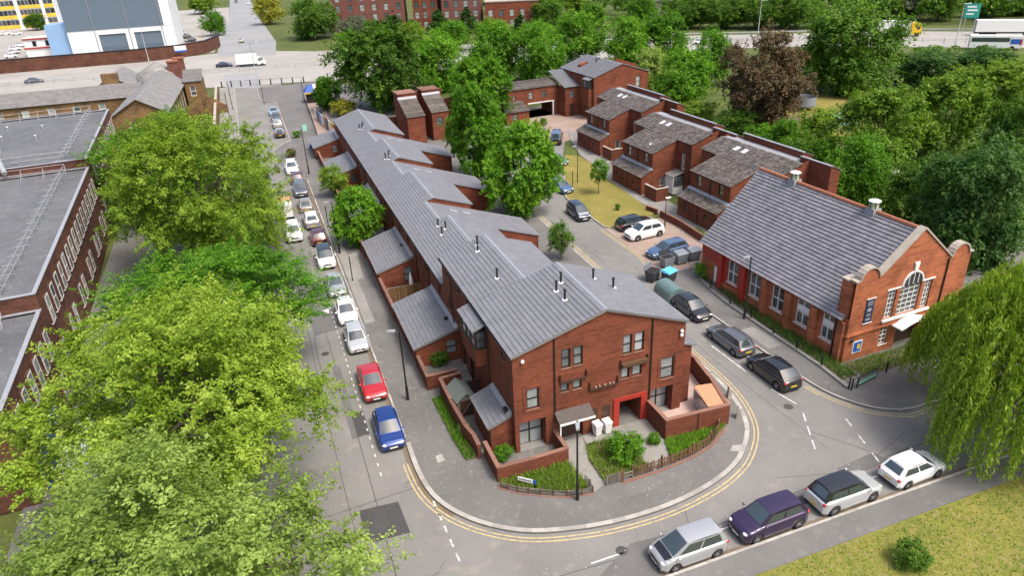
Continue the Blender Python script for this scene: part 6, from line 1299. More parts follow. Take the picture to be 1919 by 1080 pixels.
def car(kind, colr, x, y, heading, label, roof=None, group='cars parked along the streets', z=0.0, bonnet=None):
    NCAR[0] += 1
    o = thing('parked_car', label, 'car', (x, y, z), RAD(heading), group)
    parts, tym, rmm, wheels, sm = car_parts(kind)
    pm = paint(colr, PAINTS[colr], 0.0 if colr in ('white', 'black', 'red') else 0.4)
    rmat = paint(roof, PAINTS[roof], 0.0) if roof else pm
    for nm, me, role, _ in parts:
        p = place(nm, me, o)
        if role: p.material_slots[0].link = 'OBJECT'; p.material_slots[0].material = rmat if role == 'roof' else (paint(bonnet, PAINTS[bonnet], 0.0) if bonnet and role == 'bonnet' else pm)
    for loc, s in wheels:
        w_ = place('wheel', tym, o, loc); w_.rotation_euler = (RAD(-90 * s), 0, 0); place('rim', rmm, w_)
    for nm, me in sm:
        p = place(nm, me, o)
        if nm == 'mirror': p.material_slots[0].link = 'OBJECT'; p.material_slots[0].material = pm
    return o
S, Nn = -91, 89      # heading towards / away from the camera along the left street
car('hatch', 'blue', -7.42, 5.5, S, 'bright blue hatchback, nearest car parked by the left kerb')
car('saloon', 'red', -7.42, 11.8, S, 'red saloon parked behind the blue hatchback')
car('hatch', 'pale', -7.45, 19.0, S, 'silver-white hatchback parked behind the red saloon')
car('hatch', 'white', -7.5, 24.3, S, 'white hatchback parked right behind the silver-white one by the left kerb')
car('saloon', 'silver', -7.6, 30.5, S, 'silver saloon parked between the white hatchback and the black-roofed crossover')
car('suv', 'white', -7.7, 37.6, S, 'white crossover with a black roof on the left street', 'black')
car('hatch', 'maroon', -7.7, 44.3, Nn, 'maroon hatchback parked tail towards the viewer')
car('coupe', 'silver', -7.8, 50.2, Nn, 'silver coupe with white roof in front of the maroon hatchback', 'white')
car('saloon', 'beige', -7.9, 56.3, Nn, 'beige-silver saloon, tail towards the viewer, past the coupe')
car('suv', 'grey', -7.9, 63.0, S, 'grey crossover facing the viewer beyond the beige saloon')
car('hatch', 'maroon', -7.9, 68.8, Nn, 'dark red hatchback next in line after the white car by the planter')
car('suv', 'white', -8.1, 74.2, S, 'white crossover parked next to the flowering kerb planter')
car('saloon', 'black', -8.2, 98.4, Nn, 'black car with pale roof, nearest of the four cars past the planter', 'silver')
car('hatch', 'silver', -8.05, 105.9, Nn, 'silver hatchback, second of the four cars past the planter')
car('hatch', 'grey', -8.0, 111.5, S, 'dark grey hatchback, third of the four cars past the planter')
car('saloon', 'pale_blue', -8.0, 117.3, S, 'pale blue-white saloon, farthest of the four cars past the planter')
car('suv', 'white', -10.2, 46.8, S, 'white car driving down the left street beside the big tree')
car('hatch', 'black', 21.1, 11.8, -88, 'black hatchback parked in front of the bicycle store')
car('estate', 'grey', 20.9, 5.9, 92, 'dark grey hatchback between the two black cars by the hall')
car('coupe', 'black', 21.0, 0.7, 91, 'black coupe-backed car nearest the corner by the hall')
car('mpv', 'silver', 5.7, -11.5, 180, 'silver electric hatchback with black bonnet at the bottom edge', group='cars parked at the bottom right', bonnet='black')
car('suv', 'purple', 11.0, -11.45, 181, 'dark purple-black crossover parked between two silver cars at the bottom right', group='cars parked at the bottom right')
car('suv', 'pale', 16.4, -11.4, 1, 'pale crossover with black roof parked at the bottom right', 'black', group='cars parked at the bottom right')
car('hatch', 'white', 21.7, -11.4, 2, 'white hatchback under the willow at the bottom right', group='cars parked at the bottom right')
car('estate', 'steel', 25.9, 23.7, 186, 'steel blue estate car in the bay beside the bins', group='cars in the close')
car('suv', 'white', 26.2, 29.0, 184, 'white crossover parked in the close bay', group='cars in the close')
car('estate', 'black', 26.6, 31.9, 5, 'black estate car parked beside the grass in the close', group='cars in the close')
car('mpv', 'dark_blue', 22.3, 37.9, -92, 'dark people carrier with pale bonnet parked along the grass kerb', group='cars in the close', bonnet='silver')
car('van', 'black', 33.6, 70.2, 62, 'black van with a grey roof by the gatehouse drive', 'steel', group='cars in the close')
car('hatch', 'steel', 24.3, 47.6, -80, 'blue car half hidden by the courtyard tree, parked at the grass kerb', group='cars in the close')
car('hatch', 'green_grey', 28.6, 59.0, -70, 'green-grey car half hidden by the courtyard tree, farther along the kerb', group='cars in the close')
MR = 'vehicles on and by the main road'
car('saloon', 'dark_blue', -65.5, 194.0, 8, 'dark blue saloon alone on the far left of the main road', group=MR)
car('saloon', 'dark_blue', -17.0, 190.5, -8, 'dark blue saloon right behind the white box van', group=MR)
car('hatch', 'silver', -10.9, 247, 88, 'silver hatchback driving up the side road', group=MR)
car('hatch', 'white', -2.5, 430, 90, 'white car far up the side road', group=MR); car('hatch', 'black', -8.5, 455, -90, 'dark car farthest up the side road', group=MR)
car('saloon', 'silver', 174.7, 106.2, -42, 'silver car between the coach and the trailer on the main road', group=MR)
car('suv', 'white', 111.5, 146.0, -30, 'white car on the main road half behind the trees', group=MR)
for k, (px, py, cl) in enumerate(((28, 90, 'white'), (25, 97, 'silver'), (20, 104, 'white'), (38, 84, 'pale'), (10, 62, 'white'), (30, 62, 'white'))):
    p = gz(px, py, 0.7); car('hatch', cl, p.x, p.y, 10 + k * 3, ['white car at the portable cabin corner', 'silver car nearest the portable cabin', 'white car nearest the brown boundary wall', 'pale car behind the portable cabin corner', 'white car before the yellow panelled block, left one', 'white car before the yellow panelled block, right one'][k], group='cars in the industrial yard')
for k, (px, py, cl) in enumerate(((338, 62, 'silver'), (347, 68, 'black'), (356, 74, 'black'), (365, 8, 'pale'), (378, 12, 'silver'))):
    p = gz(px, py, 0.7); car('hatch', cl, p.x, p.y, 200, ['silver car beside the warehouse corner', 'black car second from the warehouse corner', 'black car third from the warehouse corner', 'pale car far up the yard beside the side road', 'silver car far up the yard, right one'][k], group='cars in the industrial yard')
# box van
bv = thing('box_van', 'white box van on the main road behind the street end', 'van', (-9.6, 187.2, 0), RAD(-10), MR)
MB().box(-4.0, 1.6, -1.1, 1.1, 0.75, 3.3).obj('cargo_box', 'white_paint', bv)
MB().ext([(1.65, -1.0, 0.5), (3.9, -1.0, 0.5), (3.95, -1.0, 1.1), (3.1, -1.0, 1.45), (2.5, -1.0, 2.3), (1.65, -1.0, 2.4)], (0, 2.0, 0)).obj('cab', 'white_paint', bv)
MB().ext([(2.55, -1.02, 1.45), (3.05, -1.02, 1.45), (2.5, -1.02, 2.15), (2.1, -1.02, 2.15), (2.1, -1.02, 1.45)], (0, 0.015, 0)).obj('side_window', 'car_glass', bv); MB().hexa([(3.12, -0.85, 1.47), (3.14, -0.85, 1.49), (3.14, 0.85, 1.49), (3.12, 0.85, 1.47)], [(2.53, -0.8, 2.25), (2.55, -0.8, 2.27), (2.55, 0.8, 2.27), (2.53, 0.8, 2.25)]).obj('windscreen', 'car_glass', bv)
MB().box(-4.0, 3.6, -0.9, 0.9, 0.4, 0.749).obj('chassis', 'rubber', bv)
for x in (-2.7, 3.0):
    for s in (-1, 1): MB().tube((x, s * 0.8, 0.38), (x, s * 1.05, 0.38), 0.38, n=14).obj('wheel', 'rubber', bv)
# lorries on the right
def lorry(name, label, x, y, rz, cab, trailer, L):
    o = thing(name, label, 'lorry', (x, y, 0), RAD(rz), MR)
    if trailer:
        MB().box(-L, 0, -1.27, 1.27, 1.1, 4.1).obj('trailer_box', 'white_paint', o); MB().box(-L, -0.2, -1.1, 1.1, 0.7, 1.099).obj('chassis', 'rubber', o)
        MB().box(-L - 0.03, -L - 0.001, -1.2, 1.2, 1.2, 4.0).obj('rear_door', 'galv', o)
        for x_ in (-L + 2.0, -L + 3.3, -L + 4.6, -1.2): 
            for s in (-1, 1): MB().tube((x_, s * 0.9, 0.52), (x_, s * 1.25, 0.52), 0.52, n=14).obj('wheel', 'rubber', o)
    MB().ext([(0.5, -1.22, 0.6), (2.9, -1.22, 0.6), (2.95, -1.22, 1.8), (2.75, -1.22, 3.3), (1.0, -1.22, 3.8), (0.5, -1.22, 3.5)], (0, 2.44, 0)).obj('cab', cab, o)
    MB().box(1.6, 2.5, -1.235, -1.221, 1.9, 2.7).obj('side_window', 'car_glass', o); MB().box(2.2, 2.97, -1.0, 1.0, 2.0, 2.75).obj('windscreen', 'car_glass', o)
    for x_ in (2.0,) + (() if trailer else (-1.0,)):
        for s in (-1, 1): MB().tube((x_, s * 0.9, 0.52), (x_, s * 1.24, 0.52), 0.52, n=14).obj('wheel', 'rubber', o)
    return o
p = gz(1716, 67); lorry('lorry', 'yellow lorry cab with white body half behind the trees at top right', p.x - 1.5, p.y + 1.2, -40, 'truck_yellow', True, 10)
p = gz(1823, 66); lorry('lorry', 'long white articulated trailer at the top right edge', p.x + 10.5, p.y - 8.8, -40, 'white_paint', True, 13.6)
p = gz(1870, 92); o = thing('coach', 'white coach roof with blue and red stripe behind the bushes at top right', 'coach', (p.x, p.y, 0), RAD(-42), MR); MB().box(-6.5, 4.5, -1.25, 1.25, 0.5, 3.3).obj('body', 'white_paint', o); MB().box(2.0, 4.0, -1.27, -1.251, 1.4, 2.6).obj('stripe', 'sign_blue', o); MB().box(4.0, 4.45, -1.275, -1.251, 1.2, 2.6).obj('stripe', 'red_paint', o); MB().box(-6.3, 1.8, -1.265, -1.251, 1.9, 2.9).obj('side_window', 'car_glass', o)
for x in (-4.5, 2.6):
    for s in (-1, 1): MB().tube((x, s * 0.95, 0.5), (x, s * 1.27, 0.5), 0.5, n=14).obj('wheel', 'rubber', o)
tr = thing('tipper_body', 'orange-red tipper lorry body beside the big tree on the left street', 'lorry', (-10.6, 55.5, 0), RAD(-91)); MB().box(-2.6, 1.2, -1.0, 1.0, 0.7, 1.5).obj('tipper_body', 'red_paint', tr); MB().box(-2.5, 1.1, -0.9, 0.9, 1.501, 1.55).obj('load', 'orange_roof', tr); MB().box(1.3, 2.9, -0.95, 0.95, 0.5, 2.1).obj('cab', 'white_paint', tr)
for x in (-1.6, 2.1):
    for s in (-1, 1): MB().tube((x, s * 0.75, 0.36), (x, s * 1.0, 0.36), 0.36, n=12).obj('wheel', 'rubber', tr)

# ================================================================== STREET FURNITURE
def lamp(x, y, h, label, arm=(0.5, 0.0), mat='black_metal', head='galv', r=0.07, group='street lamps'):
    o = thing('street_lamp', label, 'street lamp', (x, y, 0.1), 0, group)
    MB().lathe([(r * 1.6, -0.1), (r * 1.6, 1.1), (r, 1.25), (r * 0.75, h)], (0, 0, 0), 10).obj('post', mat, o)
    a = Vector((arm[0], arm[1], 0)); e = a.normalized()
    MB().tube((0, 0, h - 0.05), (a.x, a.y, h + 0.05), r * 0.6, n=8).obj('arm', mat, o)
    s = Vector((-e.y, e.x, 0)) * 0.13; b = [a - e * 0.1 - s, a + e * 0.5 - s * 0.7, a + e * 0.5 + s * 0.7, a - e * 0.1 + s]
    MB().hexa([v + Vector((0, 0, h + 0.0)) for v in b], [v * 1.0 + Vector((0, 0, h + 0.13)) for v in b]).obj('lamp_head', head, o); return o
lamp(-5.28, 8.92, 5.9, 'tall black street lamp on the left pavement by the shed', (-0.35, 0.1))
lamp(1.88, -5.45, 5.9, 'tall black street lamp in front of the terrace gable', (-0.15, -0.35))
lamp(24.48, 8.84, 5.9, 'tall black street lamp beside the hall', (-0.3, 0))
lamp(-5.9, 71.6, 6.6, 'black street lamp by the kerb planter', (-0.4, 0.0))
lamp(-6.0, 39.2, 5.9, 'black street lamp beside the round leafy street tree', (-0.35, 0.1))
lamp(27.6, 49.4, 5.0, 'thin dark red street lamp on the dry grass', (-0.3, 0), mat='dark_door', r=0.05)
lamp(29.3, 29.8, 3.6, 'short lamp with pale globe beside the parking bay', (0.05, 0.0), head='white_paint', r=0.05)
lamp(4.2, -14.0, 6.0, 'black street lamp at the bottom edge beside the silver hatchback', (0.2, 0.3)) if False else None
for px, py, tx, ty in ((1420, 68, 1425, 0), (1790, 85, 1808, 0), (280, 118, 262, 35), (484, 160, 474, 0), (675, 50, 675, 15)):
    p = gz(px, py); lamp(p.x, p.y, 10.0, {1420: 'pale tall lamp column on the main road behind the purple tree', 1790: 'pale tall lamp column beside the green road sign', 280: 'white lamp column in front of the warehouse', 484: 'thin grey lamp column by the box van', 675: 'white lamp column among the trees near the flats'}[px], (1.2, -0.4), 'galv', 'white_paint', 0.11)
def post(x, y, h, label, r=0.05):
    o = MB().lathe([(r, -0.1), (r, h), (r * 1.3, h), (r * 1.2, h + 0.06), (0, h + 0.08)], (0, 0, 0), 8).box(-r * 1.5, r * 1.5, -r * 1.5, r * 1.5, -0.1, 0.12).obj('sign_post', 'black_metal', None, (x, y, 0.1)); tag(o, label, 'post', 'black posts along the pavement'); return o
post(-5.8, 31.5, 2.6, 'black pavement post beside the annex, third yard along'); post(-6.1, 48.0, 2.6, 'black pavement post just past the round leafy tree'); post(25.9, 47.3, 2.4, 'black post on the dry grass nearest the kerb'); post(27.3, 53.5, 2.4, 'black post on the dry grass, farther up'); post(-9.3, 129, 3.4, 'black post on the far pavement island'); post(-16.5, 118, 5.0, 'tall black post on the far left pavement', 0.06); post(-15.8, 127, 5.5, 'tall black post near the street end rail', 0.06)
gs = thing('green_sign', 'small green and white sign on a pole by the far annex', 'sign', (-4.4, 88, 0.1)); MB().tube((0, 0, -0.1), (0, 0, 4.2), 0.05).obj('post', 'galv', gs); MB().box(-0.35, 0.35, -0.06, -0.055, 2.6, 3.7).obj('plate', 'teal', gs)
p = gz(1813, 60); rs_ = thing('road_sign', 'large green direction sign on two posts by the main road', 'sign', (p.x, p.y, 0), RAD(-38))
MB().box(-1.9, 1.9, -0.08, 0, 3.8, 7.6).obj('plate', 'sign_green', rs_)
for z, a, b in ((6.6, -1.4, 0.9), (5.7, -1.2, 1.3), (4.7, -1.4, 0.5)): MB().box(a, b, -0.1, -0.081, z, z + 0.4).obj('print_mark', 'sign_white', rs_)
for x in (-1.2, 1.2): MB().tube((x, 0.06, 0), (x, 0.06, 7.4), 0.09).obj('post', 'galv', rs_)
gr = thing('guard_rail', 'pale crash barrier along the far edge of the main road', 'guard rail', (0, 0, 0))
for i in range(len(far) - 6, len(far) - 1):
    A, B = V2(*far[i]), V2(*far[i + 1]); MB().hexa([A + Vector((0, 0, .5)), B + Vector((0, 0, .5)), B + Vector((0.1, .1, .5)), A + Vector((.1, .1, .5))], [A + Vector((0, 0, .85)), B + Vector((0, 0, .85)), B + Vector((0.1, .1, .85)), A + Vector((.1, .1, .85))]).obj('beam', 'galv', gr)
    for k in range(int((B - A).length / 4)): q = A.lerp(B, k * 4 / (B - A).length); MB().box(q.x, q.x + 0.1, q.y, q.y + 0.1, 0, 0.8).obj('post', 'galv', gr)
mr = thing('median_barrier', 'grey post and rail barrier on the median of the main road', 'guard rail', (0, 0, 0))
ml = [(-110, 199), (-60, 189.5), (-18, 180.8), (12, 174.5), (60, 164), (110, 150), (148, 124), (185, 88)]
for a, b in zip(ml, ml[1:]):
    A, B = V2(*a), V2(*b)
    for z in (0.55, 1.0): MB().tube(A + Vector((0, 0, z)), B + Vector((0, 0, z)), 0.06, n=5).obj('beam', 'lead', mr)
    for k in range(int((B - A).length / 5)): q = A.lerp(B, k * 5 / (B - A).length); MB().box(q.x - .06, q.x + .06, q.y - .06, q.y + .06, 0, 1.3).obj('post', 'lead', mr)
sk = MB()
for k in range(6): sk.box(-0.05, 0.05, -1.6 + k * 0.6, -1.5 + k * 0.6, 0, 0.85)
cyc = thing('cycle_rack', 'row of cycle stands on the pavement by the round leafy tree', 'cycle rack', (-4.9, 41.5, 0.115))
for k in range(3):
    a_ = [Vector((0, k * 1.0, 0)), Vector((0, k * 1.0, 0.75)), Vector((0.75, k * 1.0, 0.75)), Vector((0.75, k * 1.0, 0))]; m_ = MB()
    for u, v in zip(a_, a_[1:]): m_.tube(u, v, 0.028, n=6)
    m_.obj('stand', 'galv', cyc)
crate = MB().box(-4.2, -3.4, 85.7, 86.9, 0.1, 0.75).obj('blue_crate', 'blue_tarp'); tag(crate, 'blue recycling crate beside the far end annex', 'crate')
# garden things behind the houses on the right
tp = thing('trampoline', 'round black trampoline with net in the allotment', 'trampoline', (81.5, 68.4, 0)); MB().lathe([(1.9, 0.75), (1.9, 0.85), (0, 0.8)], (0, 0, 0), 20).obj('mat', 'rubber', tp); MB().lathe([(1.95, 0.86), (1.95, 2.4)], (0, 0, 0), 20).obj('net', 'bin_grey', tp)
for a in range(6): MB().tube((1.95 * math.cos(a * 1.047), 1.95 * math.sin(a * 1.047), 0), (1.95 * math.cos(a * 1.047), 1.95 * math.sin(a * 1.047), 2.5), 0.04, n=6).obj('pole', 'galv', tp)
pt = thing('polytunnel', 'small pale teal polytunnel in the allotment', 'polytunnel', (77.5, 58.5, 0), RAD(-20)); a_ = arc(0, 0, 1.3, 0, 180, 10); MB().ext([(0, x, z * 1.35) for x, z in a_], (5, 0, 0)).obj('cover', 'teal', pt); MB().ext([(-0.03, x * .99, z * 1.33) for x, z in a_], (0.029, 0, 0)).obj('end_panel', 'store_green', pt)
ws = thing('white_shed', 'small white shed roof in the allotment', 'shed', (92, 80, 0), RAD(-30)); MB().box(0, 3, 0, 2.2, 0, 2).obj('wall', 'wood_grey', ws); MB().hexa([(-.2, -.2, 2.0), (3.2, -.2, 2.0), (3.2, 2.4, 2.7), (-.2, 2.4, 2.7)], [(-.2, -.2, 2.08), (3.2, -.2, 2.08), (3.2, 2.4, 2.78), (-.2, 2.4, 2.78)]).obj('roof', 'pale_roof' if False else 'white_paint', ws)
for k, (x, y) in enumerate(((70.5, 58.5), (66.3, 32.5))):
    o = MB().hexa([(-2.5, -0.6, 0), (2.5, -0.6, 0), (2.5, 0.6, 0), (-2.5, 0.6, 0)], [(-2.6, -0.7, 0.55), (2.6, -0.7, 0.55), (2.6, 0.7, 0.55), (-2.6, 0.7, 0.55)]).obj('raised_bed' if k == 0 else 'upturned_boat', 'wood_brown' if k == 0 else 'pale_blue_' if False else ('wood_brown' if k == 0 else 'white_paint'), None, (x, y, 0)); o.rotation_euler = (0, 0, RAD(-40)); tag(o, ['dark timber raised bed in the allotment', 'pale upturned tub among the trees on the right'][k], ['raised bed', 'tub'][k])
struct(sheet('allotment', [(62, 55), (78, 44), (100, 72), (112, 92), (84, 92), (70, 72)], -0.03, 'dry_grass'))
struct(sheet('bare_earth', [(70, 58), (78, 52), (84, 60), (76, 66)], -0.015, 'soil'))
# a walker on the ramp
def person(x, y, rz, label, h=1.72):
    root = thing('person', label, 'person', (x, y, 0.13), rz)
    me = bpy.data.meshes.new('body')
    J = [(0, 0, 0.95), (0, 0.02, 1.2), (0, 0.02, 1.42), (0, 0.03, 1.52), (0, 0.05, 1.62), (0, 0.05, 1.70), (0.10, 0, 0.90), (0.12, 0.10, 0.50), (0.12, 0.02, 0.08), (0.12, 0.16, 0.04), (-0.10, 0, 0.90), (-0.12, -0.05, 0.50), (-0.12, -0.25, 0.12), (-0.12, -0.14, 0.04),
         (0.20, 0.0, 1.40), (0.25, -0.08, 1.13), (0.24, 0.04, 0.90), (0.24, 0.07, 0.80), (-0.20, 0, 1.40), (-0.25, 0.08, 1.13), (-0.24, 0.22, 0.93), (-0.24, 0.26, 0.84)]
    E_ = [(0, 1), (1, 2), (2, 3), (3, 4), (4, 5), (0, 6), (6, 7), (7, 8), (8, 9), (0, 10), (10, 11), (11, 12), (12, 13), (2, 14), (14, 15), (15, 16), (16, 17), (2, 18), (18, 19), (19, 20), (20, 21)]
    Rr = [.15, .15, .17, .06, .10, .08, .09, .065, .045, .04, .09, .065, .045, .04, .07, .05, .04, .035, .07, .05, .04, .035]
    me.from_pydata(J, E_, []); me.materials.append(M['cloth_dark']); ob = place('body', me, root)
    md = ob.modifiers.new('skin', 'SKIN'); lay = me.skin_vertices[0] if len(me.skin_vertices) else None
    if lay is None:
        bpy.context.view_layer.objects.active = ob; bpy.ops.object.select_all(action='DESELECT'); ob.select_set(True); bpy.ops.mesh.customdata_skin_add(); lay = me.skin_vertices[0]
    for v, r_ in zip(lay.data, Rr): v.radius = (r_, r_)
    lay.data[0].use_root = True
    ob.modifiers.new('sub', 'SUBSURF').levels = 1; ob.modifiers['sub'].render_levels = 1
    MB().blob((0, 0.04, 1.66), 0.085, 0.10, 0.115, n=10, k=7).obj('head', 'skin', root); MB().blob((0, 0.025, 1.70), 0.092, 0.105, 0.10, n=10, k=7).obj('hair', 'cloth_dark', root)
person(0.3, 108, RAD(20), 'person in dark clothes walking up the ramp past the hoarding')

# ================================================================== TREES
def leaf_mesh(name, pts, nrm, size, tint, mat, rng, aspect=0.55, droop=0.0):
    """one leaf (a folded diamond of two triangles) per point"""
    n = len(pts); r = rng.normal(size=(n, 3)); nrm = nrm / np.linalg.norm(nrm, axis=1, keepdims=True)
    t = np.cross(nrm, r); t /= np.linalg.norm(t, axis=1, keepdims=True) + 1e-9; b = np.cross(nrm, t)
    t[:, 2] -= droop; s = size[:, None]
    v = np.empty((n, 4, 3)); v[:, 0] = pts - t * s * 0.5; v[:, 2] = pts + t * s * 0.5 - nrm * s * 0.12
    v[:, 1] = pts + b * s * aspect * 0.5 + nrm * s * 0.10; v[:, 3] = pts - b * s * aspect * 0.5 + nrm * s * 0.10
    v = v.reshape(-1, 3)
    base = np.arange(n)[:, None] * 4; f = np.concatenate([base + [0, 1, 2], base + [0, 2, 3]], axis=1).reshape(-1)
    me = bpy.data.meshes.new(name); me.vertices.add(4 * n); me.vertices.foreach_set('co', v.astype(np.float32).ravel())
    me.loops.add(6 * n); me.loops.foreach_set('vertex_index', f.astype(np.int32))
    me.polygons.add(2 * n); me.polygons.foreach_set('loop_start', (np.arange(2 * n) * 3).astype(np.int32))
    me.update(calc_edges=True); me.materials.append(M[mat])
    at = me.attributes.new('tint', 'FLOAT', 'FACE'); at.data.foreach_set('value', np.repeat(np.clip(tint, 0, 1), 2).astype(np.float32))
    return me
def crown(name, seed, rx, rz, nclump, nleaf, leaf, mat, clump=0.30, shape='round', fill=0.5, spiky=0.12, spr=16, jit=0.22):
    """leaf clumps spread through an uneven crown; returns mesh and the clump centres for the limbs"""
    rng = np.random.default_rng(seed)
    d = rng.normal(size=(nclump, 3)); d /= np.linalg.norm(d, axis=1, keepdims=True)
    rr = rng.uniform(fill, 1.0, nclump) ** 0.7 * (1 + rng.normal(0, spiky, nclump) * 0.6)
    cr = rng.uniform(0.6, 1.3, nclump) * clump
    rr = rr * (1 - cr * 0.55)
    c = d * rr[:, None]
    if shape == 'cone':
        z = rng.uniform(-1, 1, nclump) ; rad = (1 - (z + 1) / 2) ** 0.8 * np.sqrt(rng.uniform(0.3, 1, nclump)); a = rng.uniform(0, 6.283, nclump)
        c = np.stack([rad * np.cos(a), rad * np.sin(a), z], 1); cr = cr * (0.5 + 0.8 * (1 - (z + 1) / 2))
    elif shape == 'flat': c[:, 2] = np.where(c[:, 2] < -0.35, -0.35 + (c[:, 2] + 0.35) * 0.5, c[:, 2])
    lob = 1 + 0.16 * np.sin(np.arctan2(c[:, 1], c[:, 0]) * 3 + seed) + 0.10 * np.sin(np.arctan2(c[:, 1], c[:, 0]) * 5 + seed * 2.1)
    c[:, :2] *= lob[:, None]
    # every clump is a fan of leafy sprays, so light and dark gaps stay open between them
    ns = nclump * spr; wgt = cr ** 2; wgt /= wgt.sum(); sid = rng.choice(nclump, ns, p=wgt)
    sd_ = rng.normal(size=(ns, 3)); sd_ /= np.linalg.norm(sd_, axis=1, keepdims=True)
    out = c[sid] / (np.linalg.norm(c[sid], axis=1, keepdims=True) + 1e-6)
    sd_ = sd_ + out * 0.55 + np.array([0, 0, 0.35]); sd_ /= np.linalg.norm(sd_, axis=1, keepdims=True)
    sl_ = rng.uniform(0.55, 1.25, ns) * cr[sid] * (1 + np.abs(rng.normal(0, spiky, ns)) * 1.6); stint = rng.random(ns)
    li = rng.integers(0, ns, nleaf); idx = sid[li]; q = sd_[li]
    tt = rng.uniform(0.2, 1.0, nleaf) ** 0.8
    p = c[idx] + q * (tt * sl_[li])[:, None] + rng.normal(0, 1, (nleaf, 3)) * (cr[idx] * jit * (1.25 - tt))[:, None] - np.array([0, 0, 1.0]) * (0.18 * cr[idx] * tt ** 2)[:, None]
    ext_xy = np.percentile(np.hypot(p[:, 0], p[:, 1]), 98.5); ext_z = np.percentile(np.abs(p[:, 2]), 98.5)
    p = p / np.array([ext_xy, ext_xy, ext_z]); c = c / np.array([ext_xy, ext_xy, ext_z]) * 0.92
    p = p * np.array([rx, rx, rz])
    nrm = q * 0.6 + np.array([0, 0, 0.75]) + rng.normal(0, 0.5, (nleaf, 3))
    ct = rng.random(nclump)
    tint = 0.30 * ct[idx] + 0.30 * stint[li] + 0.25 * rng.random(nleaf) + 0.15 * rng.random(nleaf) ** 3
    me = leaf_mesh(name, p, nrm, leaf * rng.uniform(0.65, 1.3, nleaf), tint, mat, rng)
    return me, c * np.array([rx, rx, rz])
def trunk_mesh(name, seed, zc, rz, r, centres, mat, nl=9, lean=0.0):
    rr = random.Random(seed); mb = MB(); k = 6; pts = []
    top = zc + rz * 0.25
    for i in range(k + 1):
        t = i / k; pts.append(Vector((rr.uniform(-1, 1) * 0.12 * t * r * 6, rr.uniform(-1, 1) * 0.12 * t * r * 6, top * t)))
    for i in range(k): mb.tube(pts[i], pts[i + 1], r * (1.25 if i == 0 else 1 - 0.75 * i / k), r * (1 - 0.75 * (i + 1) / k), 9, caps=False)
    for j in range(nl):
        c = Vector(centres[rr.randrange(len(centres))]) + Vector((0, 0, zc)); st = pts[rr.randrange(2, k)]
        m1 = st.lerp(c, 0.45) + Vector((0, 0, 0.08 * (c - st).length)); rb = r * rr.uniform(0.28, 0.45)
        mb.tube(st, m1, rb, rb * 0.65, 6, caps=False); mb.tube(m1, c, rb * 0.65, rb * 0.2, 6, caps=False)
        for q in range(2):
            c2 = Vector(centres[rr.randrange(len(centres))]) + Vector((0, 0, zc))
            if (c2 - m1).length < rz * 1.1: mb.tube(m1, c2, rb * 0.4, rb * 0.12, 5, caps=False)
    return mb.mesh(name, [M[mat]])
KINDS = {}
def kind(k, seed, rx, rz, zc, nclump, nleaf, leaf, mat, tr=0.2, bark='bark', **kw):
    cm, cs = crown('crown', seed, rx, rz, nclump, nleaf, leaf, mat, **kw); tm = trunk_mesh('trunk', seed, zc, rz, tr, cs, bark, nl=kw.get('nl', 10) if False else 10)
    KINDS[k] = (cm, tm, rx, rz, zc)
def tree(k, x, y, zc, rx, rz, label, rot=None, group=None, mat=None, name='tree', cat='tree', z0=0.0):
    cm, tm, r0, h0, z_0 = KINDS[k]
    o = thing(name, label, cat, (x, y, z0), rnd.uniform(0, 6.28) if rot is None else rot, group)
    c = place('crown', cm, o, (0, 0, zc - z0), None, (rx / r0, rx / r0, rz / h0)); place('trunk', tm, o, (0, 0, 0), None, (rx / r0, rx / r0, (zc - z0) / z_0))
    if mat: c.material_slots[0].link = 'OBJECT'; c.material_slots[0].material = M[mat]
    return o
def tree_px(k, box, zc, label, mat=None, group=None, name='tree', cat='tree', rzmax=None, grow=1.0):
    """crown seen in this pixel box, its centre taken to stand zc above the ground"""
    x0, y0, x1, y1 = box; cx, cy = (x0 + x1) / 2, (y0 + y1) / 2
    p = gz(cx, cy, zc); D = (p - CAM).dot(AF); rx = (x1 - x0) / 2 * D / FPX * grow; hv = (y1 - y0) / 2 * D / FPX * grow
    s = -ray(cx, cy).normalized().z; c2 = 1 - s * s
    rz = math.sqrt(max(hv * hv - (rx * s) ** 2, (0.45 * rx) ** 2)) / math.sqrt(c2); rz = min(rz, rzmax or 99, max(zc - 0.6, 0.5) if zc > 2 else zc * 1.02)
    return tree(k, p.x, p.y, zc, rx, rz, label, None, group, mat, name, cat)
kind('lime_a', 3, 8.8, 6.4, 9.0, 110, 125000, 0.2, 'leaf_lime', 0.42, clump=0.28, spiky=0.18, spr=17, jit=0.14)
kind('lime_b', 5, 8.6, 6.2, 8.5, 105, 110000, 0.21, 'leaf_pale', 0.40, clump=0.28, spiky=0.18, spr=17, jit=0.14)
kind('leafy_a', 8, 5.0, 4.6, 6.5, 120, 46000, 0.32, 'leaf_bright', 0.24, 'bark_dark', clump=0.27, spiky=0.08, jit=0.17, spr=13, fill=0.5)
kind('leafy_b', 9, 5.0, 4.6, 6.5, 100, 42000, 0.30, 'leaf_mid', 0.26, clump=0.29, spiky=0.12, jit=0.17, spr=13, fill=0.5)
kind('back_a', 12, 6.0, 5.2, 7.0, 60, 20000, 0.42, 'leaf_mid', 0.30, clump=0.35, spiky=0.15)
kind('back_b', 14, 6.0, 5.2, 7.0, 52, 18000, 0.42, 'leaf_yellowish', 0.28, clump=0.36, spiky=0.18)
kind('back_c', 16, 6.0, 5.0, 6.5, 56, 18000, 0.42, 'leaf_bright', 0.28, clump=0.36, spiky=0.15)
kind('purple', 18, 6.6, 6.6, 8.0, 110, 44000, 0.34, 'leaf_purple', 0.40, 'bark_dark', clump=0.24, spiky=0.18)
